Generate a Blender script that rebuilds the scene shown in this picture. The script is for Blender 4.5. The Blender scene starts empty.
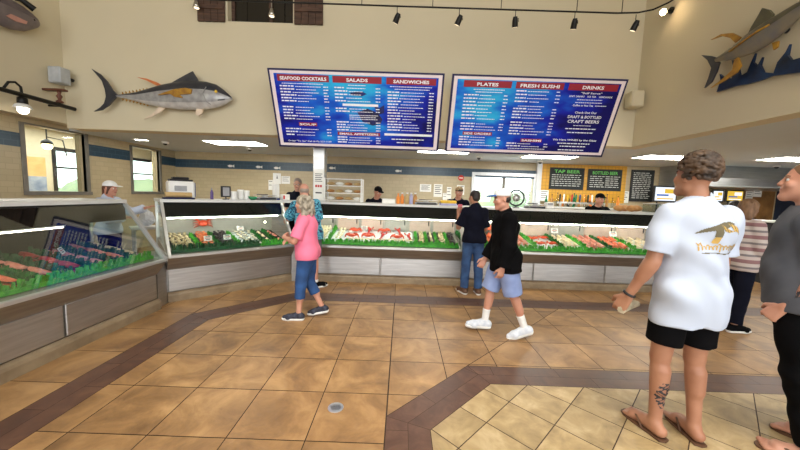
EXPOSURE = 0.3
SKY = 5.5
TUBE_E = 30.0
PANEL_E = 26.0
FILL_E = 320
TRACK = 60
import bpy, math, random
import numpy as np
from mathutils import Vector, Matrix
random.seed(7)
SC = bpy.context.scene
COL = SC.collection
PI = math.pi

# ------------------------------------------------------------------ materials
def lin(c):
    c = c / 255.0
    return c / 12.92 if c <= 0.04045 else ((c + 0.055) / 1.055) ** 2.4
def rgb(r, g, b):
    return (lin(r), lin(g), lin(b), 1.0)
def new_mat(name):
    m = bpy.data.materials.new(name)
    m.use_nodes = True
    nt = m.node_tree
    for n in list(nt.nodes):
        nt.nodes.remove(n)
    out = nt.nodes.new('ShaderNodeOutputMaterial')
    return m, nt, out
def mat(name, c, rough=0.6, metal=0.0, var=0.12, scale=8.0, bump=0.0, spec=0.5, c2=None, detail=3.0, stretch=None, sss=0.0):
    """principled surface whose colour wanders between c and a second tone along a noise"""
    m, nt, out = new_mat(name)
    p = nt.nodes.new('ShaderNodeBsdfPrincipled')
    p.inputs['Roughness'].default_value = rough
    p.inputs['Metallic'].default_value = metal
    p.inputs['Specular IOR Level'].default_value = spec
    tc = nt.nodes.new('ShaderNodeTexCoord')
    nz = nt.nodes.new('ShaderNodeTexNoise')
    nz.inputs['Scale'].default_value = scale
    nz.inputs['Detail'].default_value = detail
    src = tc.outputs['Object']
    if stretch:
        mp = nt.nodes.new('ShaderNodeMapping')
        mp.inputs['Scale'].default_value = stretch
        nt.links.new(src, mp.inputs['Vector'])
        src = mp.outputs['Vector']
    nt.links.new(src, nz.inputs['Vector'])
    cr = nt.nodes.new('ShaderNodeValToRGB')
    a = rgb(*c)
    if c2 is None:
        lo = tuple(max(0, x * (1 - var)) for x in a[:3]) + (1,)
        hi = tuple(min(1, x * (1 + var)) for x in a[:3]) + (1,)
    else:
        lo, hi = a, rgb(*c2)
    cr.color_ramp.elements[0].color = lo
    cr.color_ramp.elements[1].color = hi
    cr.color_ramp.elements[0].position = 0.32
    cr.color_ramp.elements[1].position = 0.68
    nt.links.new(nz.outputs['Fac'], cr.inputs['Fac'])
    nt.links.new(cr.outputs['Color'], p.inputs['Base Color'])
    if bump:
        b = nt.nodes.new('ShaderNodeBump')
        b.inputs['Strength'].default_value = bump
        b.inputs['Distance'].default_value = 0.01
        nt.links.new(nz.outputs['Fac'], b.inputs['Height'])
        nt.links.new(b.outputs['Normal'], p.inputs['Normal'])
    nt.links.new(p.outputs['BSDF'], out.inputs['Surface'])
    return m
def emit(name, c, strength):
    m, nt, out = new_mat(name)
    e = nt.nodes.new('ShaderNodeEmission')
    e.inputs['Color'].default_value = rgb(*c)
    e.inputs['Strength'].default_value = strength
    nt.links.new(e.outputs['Emission'], out.inputs['Surface'])
    return m
def glass(name, tint=(245, 250, 248), refl=1.0, base=0.03):
    m, nt, out = new_mat(name)
    t = nt.nodes.new('ShaderNodeBsdfTransparent'); t.inputs['Color'].default_value = rgb(*tint)
    g = nt.nodes.new('ShaderNodeBsdfGlossy'); g.inputs['Roughness'].default_value = 0.02
    g.inputs['Color'].default_value = (0.9, 0.9, 0.9, 1)
    fr = nt.nodes.new('ShaderNodeFresnel')
    ge = nt.nodes.new('ShaderNodeNewGeometry'); io = nt.nodes.new('ShaderNodeMath'); io.operation = 'MULTIPLY_ADD'
    io.inputs[1].default_value = 1 / 1.5 - 1.5; io.inputs[2].default_value = 1.5     # same reflectance entering and leaving the sheet
    nt.links.new(ge.outputs['Backfacing'], io.inputs[0]); nt.links.new(io.outputs[0], fr.inputs['IOR'])
    mu = nt.nodes.new('ShaderNodeMath'); mu.operation = 'MULTIPLY_ADD'
    mu.inputs[1].default_value = refl; mu.inputs[2].default_value = base; mu.use_clamp = True
    mx = nt.nodes.new('ShaderNodeMixShader')
    nt.links.new(fr.outputs['Fac'], mu.inputs[0]); nt.links.new(mu.outputs[0], mx.inputs['Fac'])
    nt.links.new(t.outputs[0], mx.inputs[1]); nt.links.new(g.outputs[0], mx.inputs[2])
    nt.links.new(mx.outputs[0], out.inputs['Surface'])
    return m

# ------------------------------------------------------------------ tagging
def tag(o, label=None, cat=None, group=None, kind=None):
    if label: o['label'] = label
    if cat: o['category'] = cat
    if group: o['group'] = group
    if kind: o['kind'] = kind
    return o
def thing(name, label, cat, loc=(0, 0, 0), rz=0.0, group=None):
    o = bpy.data.objects.new(name, None)
    o.empty_display_size = 0.1
    COL.objects.link(o)
    o.location = loc
    o.rotation_euler = (0, 0, rz)
    return tag(o, label, cat, group)
def copy_tree(o, loc=None, rot=None, parent=None, label=None, group=None, scale=None):
    c = o.copy()
    COL.objects.link(c)
    c.parent = parent
    if loc is not None: c.location = loc
    if rot is not None: c.rotation_euler = rot
    if scale is not None: c.scale = scale
    if label: c['label'] = label
    if group: c['group'] = group
    for ch in list(o.children):
        copy_tree(ch, parent=c)
    return c

# ------------------------------------------------------------------ mesh builder
def basis_from(d):
    d = Vector(d).normalized()
    a = Vector((0, 0, 1)) if abs(d.z) < 0.9 else Vector((1, 0, 0))
    u = d.cross(a).normalized()
    return u, d.cross(u).normalized(), d
class MB:
    def __init__(s):
        s.v = []; s.f = []; s.m = []
    def add(s, vs, fs, mi=0):
        k = len(s.v)
        s.v += [tuple(p) for p in vs]
        s.f += [tuple(i + k for i in f) for f in fs]
        s.m += [mi] * len(fs)
        return s
    def quad(s, a, b, c, d, mi=0): return s.add([a, b, c, d], [(0, 1, 2, 3)], mi)
    def box(s, lo, hi, mi=0, R=None, o=(0, 0, 0)):
        x0, y0, z0 = lo; x1, y1, z1 = hi
        vs = [Vector(p) for p in ((x0, y0, z0), (x1, y0, z0), (x1, y1, z0), (x0, y1, z0), (x0, y0, z1), (x1, y0, z1), (x1, y1, z1), (x0, y1, z1))]
        if R is not None: vs = [R @ p for p in vs]
        vs = [p + Vector(o) for p in vs]
        return s.add(vs, [(0, 3, 2, 1), (4, 5, 6, 7), (0, 1, 5, 4), (1, 2, 6, 5), (2, 3, 7, 6), (3, 0, 4, 7)], mi)
    def rbox(s, lo, hi, r=0.01, mi=0, R=None, o=(0, 0, 0)):
        """box with chamfered edges"""
        c = [(a + b) / 2 for a, b in zip(lo, hi)]; h = [(b - a) / 2 for a, b in zip(lo, hi)]
        r = min(r, min(h) * 0.9)
        vs = []; idx = {}
        for sx in (-1, 1):
            for sy in (-1, 1):
                for sz in (-1, 1):
                    for ax in range(3):
                        p = [c[0] + sx * h[0], c[1] + sy * h[1], c[2] + sz * h[2]]
                        for k, sg in enumerate((sx, sy, sz)):
                            if k != ax: p[k] -= sg * r
                        idx[(sx, sy, sz, ax)] = len(vs); vs.append(Vector(p))
        fs = []
        def fix(f, n):
            a, b, d = vs[f[0]], vs[f[1]], vs[f[2]]
            if (b - a).cross(d - a).dot(n) < 0: f = f[::-1]
            fs.append(tuple(f))
        for ax in range(3):
            o1, o2 = [k for k in range(3) if k != ax]
            for sg in (-1, 1):
                f = []
                for s1, s2 in ((-1, -1), (1, -1), (1, 1), (-1, 1)):
                    t = [0, 0, 0]; t[ax] = sg; t[o1] = s1; t[o2] = s2
                    f.append(idx[(t[0], t[1], t[2], ax)])
                n = Vector((0, 0, 0)); n[ax] = sg; fix(f, n)
            for s1 in (-1, 1):
                for s2 in (-1, 1):
                    t = [0, 0, 0]; t[o1] = s1; t[o2] = s2; f = []
                    for sg, aa in ((-1, o1), (1, o1), (1, o2), (-1, o2)):
                        t[ax] = sg; f.append(idx[(t[0], t[1], t[2], aa)])
                    n = Vector((0, 0, 0)); n[o1] = s1; n[o2] = s2; fix(f, n)
        for sx in (-1, 1):
            for sy in (-1, 1):
                for sz in (-1, 1):
                    fix([idx[(sx, sy, sz, k)] for k in range(3)], Vector((sx, sy, sz)))
        if R is not None: vs = [R @ p for p in vs]
        vs = [p + Vector(o) for p in vs]
        return s.add(vs, fs, mi)
    def cyl(s, a, b, r0, r1=None, n=16, mi=0, caps=True):
        r1 = r0 if r1 is None else r1
        a, b = Vector(a), Vector(b)
        u, w, _ = basis_from(b - a)
        vs = []
        for p, r in ((a, r0), (b, r1)):
            for i in range(n):
                t = 2 * PI * i / n
                vs.append(p + u * (r * math.cos(t)) + w * (r * math.sin(t)))
        fs = [(i, (i + 1) % n, n + (i + 1) % n, n + i) for i in range(n)]
        if caps: fs += [tuple(range(n))[::-1], tuple(range(n, 2 * n))]
        return s.add(vs, fs, mi)
    def tube(s, pts, r, n=8, mi=0):
        pts = [Vector(p) for p in pts]
        rs = r if isinstance(r, (list, tuple)) else [r] * len(pts)
        vs = []; u = None
        for i, p in enumerate(pts):
            d = (pts[min(i + 1, len(pts) - 1)] - pts[max(i - 1, 0)])
            d.normalize()
            if u is None: u, w, _ = basis_from(d)
            else:
                u = (u - d * u.dot(d))
                u.normalize(); w = d.cross(u)
            for k in range(n):
                t = 2 * PI * k / n
                vs.append(p + u * (rs[i] * math.cos(t)) + w * (rs[i] * math.sin(t)))
        fs = []
        for i in range(len(pts) - 1):
            for k in range(n):
                fs.append((i * n + k, i * n + (k + 1) % n, (i + 1) * n + (k + 1) % n, (i + 1) * n + k))
        fs += [tuple(range(n))[::-1], tuple(range((len(pts) - 1) * n, len(pts) * n))]
        return s.add(vs, fs, mi)
    def lathe(s, prof, c=(0, 0, 0), n=20, mi=0, R=None):
        vs = []; c = Vector(c)
        for r, z in prof:
            for k in range(n):
                t = 2 * PI * k / n
                p = Vector((r * math.cos(t), r * math.sin(t), z))
                if R is not None: p = R @ p
                vs.append(p + c)
        fs = []
        for i in range(len(prof) - 1):
            for k in range(n):
                fs.append((i * n + k, i * n + (k + 1) % n, (i + 1) * n + (k + 1) % n, (i + 1) * n + k))
        fs += [tuple(range(n))[::-1], tuple(range((len(prof) - 1) * n, len(prof) * n))]
        return s.add(vs, fs, mi)
    def ell(s, c, r, R=None, nu=12, nv=8, mi=0, jit=0.0):
        vs = []; c = Vector(c)
        for j in range(nv + 1):
            ph = PI * j / nv
            for i in range(nu):
                t = 2 * PI * i / nu
                q = 1 + random.uniform(-jit, jit)
                p = Vector((r[0] * math.sin(ph) * math.cos(t) * q, r[1] * math.sin(ph) * math.sin(t) * q, r[2] * math.cos(ph) * q))
                if R is not None: p = R @ p
                vs.append(p + c)
        fs = []
        for j in range(nv):
            for i in range(nu):
                fs.append((j * nu + i, (j + 1) * nu + i, (j + 1) * nu + (i + 1) % nu, j * nu + (i + 1) % nu))
        return s.add(vs, fs, mi)
    def prism(s, poly, o, u, v, n, d0, d1, mi=0):
        """flat outline poly in frame (o,u,v) with thickness d0..d1 along n"""
        o, u, v, n = Vector(o), Vector(u), Vector(v), Vector(n)
        k = len(poly)
        ar = sum(poly[i][0] * poly[(i + 1) % k][1] - poly[(i + 1) % k][0] * poly[i][1] for i in range(k))
        if (ar > 0) != (u.cross(v).dot(n) > 0): poly = poly[::-1]
        vs = [o + u * a + v * b + n * d for d in (d0, d1) for a, b in poly]
        fs = [tuple(range(k))[::-1], tuple(range(k, 2 * k))]
        fs += [(i, (i + 1) % k, k + (i + 1) % k, k + i) for i in range(k)]
        return s.add(vs, fs, mi)
    def build(s, name, mats, parent=None, smooth=False, loc=None):
        me = bpy.data.meshes.new(name)
        me.from_pydata([tuple(p) for p in s.v], [], s.f)
        if not isinstance(mats, (list, tuple)): mats = [mats]
        for m in mats: me.materials.append(m)
        if len(mats) > 1: me.polygons.foreach_set('material_index', s.m)
        if smooth: me.polygons.foreach_set('use_smooth', [True] * len(me.polygons))
        me.update()
        o = bpy.data.objects.new(name, me)
        COL.objects.link(o)
        o.parent = parent
        if loc is not None: o.location = loc
        return o
def smooth_by_angle(o, ang=0.6):
    me = o.data
    me.polygons.foreach_set('use_smooth', [True] * len(me.polygons))
    try: me.set_sharp_from_angle(angle=ang)
    except Exception: pass
    return o
def Rz(a): return Matrix.Rotation(a, 3, 'Z')
def Rx(a): return Matrix.Rotation(a, 3, 'X')
def Ry(a): return Matrix.Rotation(a, 3, 'Y')

# ------------------------------------------------------------------ lettering
_tc = {}
def text_geom(t, shear=0.0, bold=0.0):
    k = (t, shear, bold)
    if k not in _tc:
        cu = bpy.data.curves.new('lettering', 'FONT')
        cu.body = t; cu.size = 1.0; cu.shear = shear; cu.offset = bold; cu.resolution_u = 2
        ob = bpy.data.objects.new('lettering', cu)
        COL.objects.link(ob)
        dg = bpy.context.evaluated_depsgraph_get()
        me = bpy.data.meshes.new_from_object(ob.evaluated_get(dg))
        vs = [tuple(v.co[:2]) for v in me.vertices]; fs = [tuple(p.vertices) for p in me.polygons]
        bpy.data.meshes.remove(me); bpy.data.objects.remove(ob); bpy.data.curves.remove(cu)
        xs = [p[0] for p in vs] or [0, 1]
        _tc[k] = (vs, fs, min(xs), max(xs))
    return _tc[k]
def put_text(mb, t, o, u, v, n, h, width=None, align='c', shear=0.0, bold=0.02, mi=0, lift=0.002):
    """letters of cap height h at o (baseline) in the plane u,v; fitted to width when given"""
    vs, fs, x0, x1 = text_geom(t, shear, bold)
    sy = h / 0.72
    sx = sy if width is None else width / (x1 - x0)
    w = (x1 - x0) * sx
    off = {'c': -w / 2, 'l': 0, 'r': -w}[align]
    o, u, v, n = Vector(o), Vector(u), Vector(v), Vector(n)
    mb.add([o + u * ((p[0] - x0) * sx + off) + v * (p[1] * sy) + n * lift for p in vs], fs, mi)
# ------------------------------------------------------------------ bodies and clothes: smooth blended fields turned into one surface
def npv(a): return np.array(a, float)
def unit(a):
    a = npv(a); return a / np.linalg.norm(a)
def cone(a, b, ra, rb=None, k=0.02, sq=None, F=None, op='+', clips=None):
    return dict(t='c', a=npv(a), b=npv(b), ra=ra, rb=ra if rb is None else rb, k=k, sq=sq, F=F, op=op, clips=clips)
def ell(c, r, F=None, k=0.02, op='+', clips=None):
    return dict(t='e', c=npv(c), r=npv(r), F=F, k=k, op=op, clips=clips)
def field_mesh(prims, vox, planes=(), noise=None, smooth=1):
    lo = np.full(3, 1e9); hi = -lo
    def bb(p):
        if p['t'] == 'c':
            r = max(p['ra'], p['rb']); a = np.minimum(p['a'], p['b']) - r; b = np.maximum(p['a'], p['b']) + r
        else:
            r = p['r'].max(); a = p['c'] - r; b = p['c'] + r
        return a, b
    for p in prims:
        if p['op'] == '+':
            a, b = bb(p); lo = np.minimum(lo, a); hi = np.maximum(hi, b)
    lo = lo - 3 * vox; hi = hi + 3 * vox
    n = np.ceil((hi - lo) / vox).astype(int) + 1
    ax = [lo[i] + vox * np.arange(n[i]) for i in range(3)]
    f = np.full(n, 0.25)
    for p in prims:
        a, b = bb(p); pad = p['k'] + 3 * vox
        i0 = np.maximum(0, np.floor((a - pad - lo) / vox).astype(int)); i1 = np.minimum(n, np.ceil((b + pad - lo) / vox).astype(int) + 1)
        if (i1 <= i0).any(): continue
        sl = tuple(slice(i0[i], i1[i]) for i in range(3))
        X, Y, Z = np.meshgrid(ax[0][sl[0]], ax[1][sl[1]], ax[2][sl[2]], indexing='ij')
        P = np.stack([X, Y, Z], -1)
        if p['t'] == 'c':
            A, B = p['a'], p['b']; ms = 1.0; Q = P
            if p['sq'] is not None:
                F = np.eye(3) if p['F'] is None else p['F']; s = npv(p['sq']); c = (A + B) / 2
                Q = ((P - c) @ F.T) / s; A = (F @ (A - c)) / s; B = (F @ (B - c)) / s; ms = s.min()
            ba = B - A; L = max(ba @ ba, 1e-12)
            t = np.clip(((Q - A) @ ba) / L, 0, 1)
            d = (np.linalg.norm(Q - A - t[..., None] * ba, axis=-1) - (p['ra'] + (p['rb'] - p['ra']) * t)) * ms
        else:
            Q = P - p['c']
            if p['F'] is not None: Q = Q @ p['F'].T
            k0 = np.linalg.norm(Q / p['r'], axis=-1); k1 = np.linalg.norm(Q / p['r'] ** 2, axis=-1)
            d = k0 * (k0 - 1) / np.maximum(k1, 1e-9)
        for (c, nn) in (p['clips'] or ()):
            d = np.maximum(d, (P - npv(c)) @ unit(nn))
        g = f[sl]; k = max(p['k'], 1e-5)
        if p['op'] == '+':
            h = np.clip(0.5 + 0.5 * (g - d) / k, 0, 1)
            f[sl] = g * (1 - h) + d * h - k * h * (1 - h)
        else:
            d = -d; h = np.clip(0.5 - 0.5 * (g - d) / k, 0, 1)
            f[sl] = g * (1 - h) + d * h + k * h * (1 - h)
    if planes or noise:
        X, Y, Z = np.meshgrid(*ax, indexing='ij')
        if noise:
            f = f + noise(X, Y, Z)
        for (c, nn) in planes:
            nn = unit(nn); f = np.maximum(f, (X - c[0]) * nn[0] + (Y - c[1]) * nn[1] + (Z - c[2]) * nn[2])
    # surface nets
    s = f < 0
    c8 = [s[i:n[0] - 1 + i, j:n[1] - 1 + j, k:n[2] - 1 + k] for i in (0, 1) for j in (0, 1) for k in (0, 1)]
    cnt = sum(c.astype(np.int8) for c in c8)
    act = (cnt > 0) & (cnt < 8)
    idx = np.full(act.shape, -1); idx[act] = np.arange(act.sum())
    ci = np.argwhere(act)
    acc = np.zeros((len(ci), 3)); num = np.zeros(len(ci))
    cor = [(i, j, k) for i in (0, 1) for j in (0, 1) for k in (0, 1)]
    for e0 in cor:
        for d in range(3):
            if e0[d]: continue
            e1 = list(e0); e1[d] = 1
            f0 = f[tuple((ci + npv(e0).astype(int)).T)]; f1 = f[tuple((ci + npv(e1).astype(int)).T)]
            m = (f0 < 0) != (f1 < 0)
            t = np.where(m, f0 / np.where(m, f0 - f1, 1), 0)
            q = np.tile(npv(e0), (len(ci), 1)); q[:, d] = t
            acc[m] += q[m]; num[m] += 1
    V = lo + vox * (ci + acc / num[:, None])
    Q = []
    for d in range(3):
        u, w = (d + 1) % 3, (d + 2) % 3
        sa = [slice(None)] * 3; sb = [slice(None)] * 3
        sa[d] = slice(0, -1); sb[d] = slice(1, None)
        for q in (sa, sb):
            q[u] = slice(1, -1); q[w] = slice(1, -1)
        A, B = s[tuple(sa)], s[tuple(sb)]
        for flip, m in ((False, A & ~B), (True, ~A & B)):
            e = np.argwhere(m)
            if not len(e): continue
            e[:, u] += 1; e[:, w] += 1
            def cell(du, dw):
                c = e.copy(); c[:, u] -= du; c[:, w] -= dw
                return idx[tuple(c.T)]
            quad = np.stack([cell(1, 1), cell(0, 1), cell(0, 0), cell(1, 0)], 1)
            Q.append(quad[:, ::-1] if flip else quad)
    Q = np.concatenate(Q)
    for _ in range(smooth):
        sm = np.zeros_like(V); cn = np.zeros(len(V))
        for a, b in ((0, 1), (1, 2), (2, 3), (3, 0)):
            np.add.at(sm, Q[:, a], V[Q[:, b]]); np.add.at(cn, Q[:, a], 1)
        V = V * 0.5 + 0.5 * sm / np.maximum(cn, 1)[:, None]
    return V, Q
def field_obj(name, prims, vox, m, parent, planes=(), noise=None, pick=None, smooth=1):
    V, Q = field_mesh(prims, vox, planes, noise, smooth)
    me = bpy.data.meshes.new(name)
    me.from_pydata(V.tolist(), [], Q.tolist())
    ms = m if isinstance(m, (list, tuple)) else [m]
    for x in ms: me.materials.append(x)
    if pick is not None:
        me.polygons.foreach_set('material_index', pick(V[Q].mean(1)).astype(np.int32))
    me.polygons.foreach_set('use_smooth', [True] * len(me.polygons))
    me.update()
    o = bpy.data.objects.new(name, me); COL.objects.link(o); o.parent = parent
    return o
def wrinkle(amp, fx=18, fz=11, ph=0.0):
    def fn(X, Y, Z):
        return amp * (np.sin(fx * X + 6 * np.sin(5 * Z + ph) + ph) * np.sin(fz * Z + 4 * np.sin(7 * X + 5 * Y) + 2 * ph) + 0.6 * np.sin(23 * Z + 9 * X - 13 * Y + ph))
    return fn
def rot_about(v, ax, a):
    v, ax = npv(v), unit(ax)
    return v * math.cos(a) + np.cross(ax, v) * math.sin(a) + ax * (ax @ v) * (1 - math.cos(a))

class Figure:
    """joints and skin of one person; local frame: +Y is where the body faces, +X its right, +Z up"""
    def __init__(s, name, label, pos, rz, H, pose, skin, vox=0.009, wide=1.0, hair_clear=None, bare_feet=False, girth=1.0, group=None):
        s.H = H; s.vox = vox; s.pose = pose; s.wide = wide; s.g = girth
        lean = npv(pose.get('lean', (0, 0))); T = unit((lean[0], lean[1], 1.0))
        tw = pose.get('twist', 0.0)
        R = unit(np.cross(rot_about((0, 1, 0), (0, 0, 1), tw), T)); F = np.cross(T, R)
        s.T, s.R, s.F = T, R, F
        hip = npv((0, 0, 0.53 * H)); s.hip = hip
        s.neck = hip + T * 0.305 * H
        sw = 0.099 * H * wide
        shr = pose.get('shrug', (0, 0))
        s.sh = [s.neck - T * (0.036 - shr[0]) * H - R * sw, s.neck - T * (0.036 - shr[1]) * H + R * sw]
        s.hj = [hip + npv((sg * 0.049 * H * (0.6 + 0.4 * wide), 0, -0.004 * H)) for sg in (-1, 1)]
        s.kn = []; s.an = []; s.ft = []
        for i, sg in enumerate((-1, 1)):
            th, ph, sh_, tw_ = pose['legs'][i][:4]   # thigh swing, splay, shin swing, foot yaw (outward)
            def dr(a, p): return npv((sg * math.sin(p), math.sin(a) * math.cos(p), -math.cos(a) * math.cos(p)))
            k = s.hj[i] + dr(th, ph) * 0.245 * H
            a = k + dr(sh_, ph * 0.6) * 0.245 * H
            pitch = pose['legs'][i][4] if len(pose['legs'][i]) > 4 else 0.0
            fd = npv((sg * math.sin(tw_) * math.cos(pitch), math.cos(tw_) * math.cos(pitch), math.sin(pitch)))
            s.kn.append(k); s.an.append(a); s.ft.append(fd)
        low = min(min(a[2] - 0.040 * H, (a + fd * 0.11 * H)[2] - 0.028 * H) for a, fd in zip(s.an, s.ft))
        dz = npv((0, 0, -low + (0.0 if bare_feet else 0.012)))
        if bare_feet: dz = dz + npv((0, 0, 0.012))
        for L in (s.sh, s.hj, s.kn, s.an):
            for i in range(2): L[i] = L[i] + dz
        s.hip = s.hip + dz; s.neck = s.neck + dz
        s.el = []; s.wr = []; s.hd = []; s.pn = []
        for i in range(2):
            u, w, pn = pose['arms'][i][:3]
            e = s.sh[i] + unit(u) * 0.172 * H; r = e + unit(w) * 0.148 * H
            s.el.append(e); s.wr.append(r)
            hd = pose['arms'][i][4] if len(pose['arms'][i]) > 4 else w
            hd = unit(hd); pn = npv(pn); pn = unit(pn - hd * (pn @ hd))
            s.hd.append(hd); s.pn.append(pn)
        # head frame
        hy, hp = pose.get('head', (0, 0))[:2]
        hf = rot_about(F, (0, 0, 1), hy); hr = unit(np.cross(hf, (0, 0, 1)))
        hf = unit(rot_about(np.cross((0, 0, 1), hr), hr, hp)); hu = np.cross(hr, hf)
        hr2 = pose.get('head', (0, 0, 0))[2:]
        if hr2: hr = rot_about(hr, hf, hr2[0]); hu = np.cross(hr, hf)
        s.hr, s.hf, s.hu = hr, hf, hu
        s.hs = hs = 0.13 * H / 0.234
        nd = unit(T * 0.7 + npv((0, 0, 0.4)) + hf * npv((1, 1, 0)) * 0.28)
        s.hc = s.neck + nd * 0.094 * H
        s.root = thing(name, label, 'person', pos, rz, group)
        s.prims = s._body(bare_feet)
        lip = s.hp(0, 0.094, -0.056)
        def pick(c):
            d = np.abs((c - lip) @ np.stack([hr, hf, hu]).T)
            return ((d[:, 0] < 0.023 * hs) & (d[:, 1] < 0.02 * hs) & (d[:, 2] < 0.009 * hs)).astype(int)
        s.body = field_obj('body', s.prims, vox, [skin, LIP], s.root, pick=pick)
        s._eyes()
    def hp(s, x, y, z):
        """point in head frame; metres for a 1.8 m person"""
        return s.hc + (s.hr * x + s.hf * y + s.hu * z) * s.hs
    def HF(s): return np.stack([s.hr, s.hf, s.hu])
    def TF(s): return np.stack([s.R, s.F, s.T])
    def _body(s, bare):
        H = s.H; g = s.g; P = []
        TF = s.TF(); T, R, F = s.T, s.R, s.F; w = s.wide
        P.append(ell(s.hip + T * 0.012 * H, npv((0.094 * g, 0.064 * g, 0.078)) * H, TF, 0.03))
        P.append(ell(s.hip + T * 0.11 * H + F * 0.004 * H, npv((0.082 * g, 0.058 * g, 0.1)) * H, TF, 0.04))
        P.append(ell(s.hip + T * 0.215 * H, npv((0.092 * w, 0.062 * g, 0.1)) * H, TF, 0.04))
        P += [cone(s.neck - T * 0.022 * H, q - T * 0.008 * H, 0.036 * H, 0.022 * H, k=0.03) for q in s.sh]
        P.append(cone(s.neck - T * 0.02 * H, s.hc - s.hu * 0.03 * H - s.hf * 0.012 * H, 0.036 * H, 0.029 * H, k=0.03))
        for i, sg in enumerate((-1, 1)):
            hj, kn, an, fd = s.hj[i], s.kn[i], s.an[i], s.ft[i]
            P.append(ell(hj - F * 0.026 * H + T * 0.012 * H, npv((0.046, 0.042, 0.052)) * H * g, TF, 0.03))
            P.append(cone(hj, kn, 0.052 * H * g, 0.031 * H, k=0.02))
            P.append(cone(kn, an, 0.029 * H, 0.0195 * H, k=0.015))
            d = unit(an - kn); bk = unit(np.cross(d, s.R if abs(d @ s.R) < 0.9 else s.F)); bk = bk if bk[1] < 0 else -bk
            P.append(cone(kn + d * 0.05 * H + bk * 0.009 * H, kn + d * 0.115 * H + bk * 0.008 * H, 0.028 * H, 0.024 * H, k=0.025))
            up = unit(npv((0, 0, 1)) - fd * fd[2]); sd = np.cross(fd, up)
            heel = an - fd * 0.022 * H - up * 0.018 * H; ball = an + fd * 0.078 * H - up * 0.026 * H
            P.append(cone(heel, ball, 0.0215 * H, 0.0175 * H, k=0.02))
            P.append(cone(an, ball, 0.02 * H, 0.016 * H, k=0.02))
            P.append(cone(ball - sd * 0.012 * H, ball + sd * 0.014 * H, 0.0165 * H, k=0.015))
            if bare:
                for q in range(5):
                    tq = (q - 2) * 0.0115 * H * (-1 if i == 0 else 1)   # q=0 is the big toe side
                    o = ball + sd * (tq if i == 1 else tq) + fd * 0.004 * H - up * 0.004 * H
                    ln = (0.036, 0.034, 0.031, 0.027, 0.022)[q] * H
                    P.append(cone(o, o + fd * ln - up * 0.004 * H, 0.0082 * H, 0.0072 * H if q else 0.009 * H, k=0.004))
            else:
                P.append(cone(ball, ball + fd * 0.032 * H - up * 0.002 * H, 0.016 * H, 0.012 * H, k=0.02, ))
            sh, el_, wr = s.sh[i], s.el[i], s.wr[i]
            P.append(ell(sh + R * sg * 0.002 * H - T * 0.012 * H, npv((0.028, 0.032, 0.036)) * H, TF, 0.03))
            P.append(cone(sh, el_, 0.029 * H, 0.0225 * H, k=0.02))
            fo = unit(wr - el_)
            P.append(cone(el_, wr, 0.0225 * H, 0.0145 * H, k=0.015))
            P.append(cone(el_ + fo * 0.02 * H, el_ + fo * 0.06 * H, 0.0245 * H, 0.021 * H, k=0.02))
            P += s._hand(i)
        c, h = s.hp, s.hs; HFm = s.HF()
        E = lambda p, r, k=0.02, op='+': ell(c(*p), npv(r) * h, HFm, k * h, op)
        C = lambda a, b, ra, rb=None, k=0.015, op='+': cone(c(*a), c(*b), ra * h, (ra if rb is None else rb) * h, k=k * h, op=op)
        P += [E((0, -0.008, 0.03), (0.075, 0.094, 0.088), 0.03), E((0, 0.028, -0.04), (0.06, 0.066, 0.075), 0.03),
              E((0, 0.07, -0.1), (0.024, 0.02, 0.018), 0.025), C((-0.035, 0.075, 0.022), (0.035, 0.075, 0.022), 0.012),
              C((-0.05, -0.0, -0.07), (0, 0.07, -0.1), 0.018, 0.014, 0.03), C((0.05, -0.0, -0.07), (0, 0.07, -0.1), 0.018, 0.014, 0.03),
              E((-0.034, 0.092, 0.004), (0.017, 0.014, 0.011), 0.012, '-'), E((0.034, 0.092, 0.004), (0.017, 0.014, 0.011), 0.012, '-'),
              E((-0.042, 0.066, -0.025), (0.022, 0.02, 0.02), 0.02), E((0.042, 0.066, -0.025), (0.022, 0.02, 0.02), 0.02),
              C((0, 0.087, 0.012), (0, 0.104, -0.024), 0.008, 0.0125, 0.012), E((-0.012, 0.094, -0.028), (0.009, 0.01, 0.008), 0.006), E((0.012, 0.094, -0.028), (0.009, 0.01, 0.008), 0.006),
              C((-0.018, 0.088, -0.053), (0.018, 0.088, -0.053), 0.0085, k=0.006), C((-0.015, 0.085, -0.066), (0.015, 0.085, -0.066), 0.009, k=0.006)]
        for sg in (-1, 1):
            P.append(E((sg * 0.078, -0.006, -0.004), (0.011, 0.02, 0.031), 0.006))
            P.append(E((sg * 0.088, 0.0, 0.0), (0.008, 0.011, 0.017), 0.005, '-'))
        return P
    def _hand(s, i):
        """palm, four unequal bent fingers and a thumb off the side of the palm"""
        H = s.H; wr, d, pn = s.wr[i], s.hd[i], s.pn[i]
        curl = s.pose['arms'][i][3] if len(s.pose['arms'][i]) > 3 else 0.4
        lat = np.cross(d, pn) * (1 if i == 1 else -1)   # towards the thumb for either hand
        P = []
        L = 0.056 * H
        for q, (o, ln) in enumerate(((0.0175, 0.044), (0.006, 0.049), (-0.0055, 0.046), (-0.0165, 0.037))):
            k0 = wr + d * L + lat * o * H; b0 = wr + d * 0.008 * H + lat * o * 0.7 * H
            P.append(cone(b0, k0, 0.0085 * H, 0.0068 * H, k=0.012))
            a = curl * (1 + 0.12 * q); f = unit(d + lat * (1.5 - q) * 0.05)
            f1 = f * math.cos(a) + pn * math.sin(a); f2 = f * math.cos(2.1 * a) + pn * math.sin(2.1 * a)
            m = k0 + f1 * ln * 0.52 * H; e = m + f2 * ln * 0.48 * H
            P.append(cone(k0, m, 0.0062 * H, 0.0055 * H, k=0.0025)); P.append(cone(m, e, 0.0055 * H, 0.0046 * H, k=0.0025))
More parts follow.
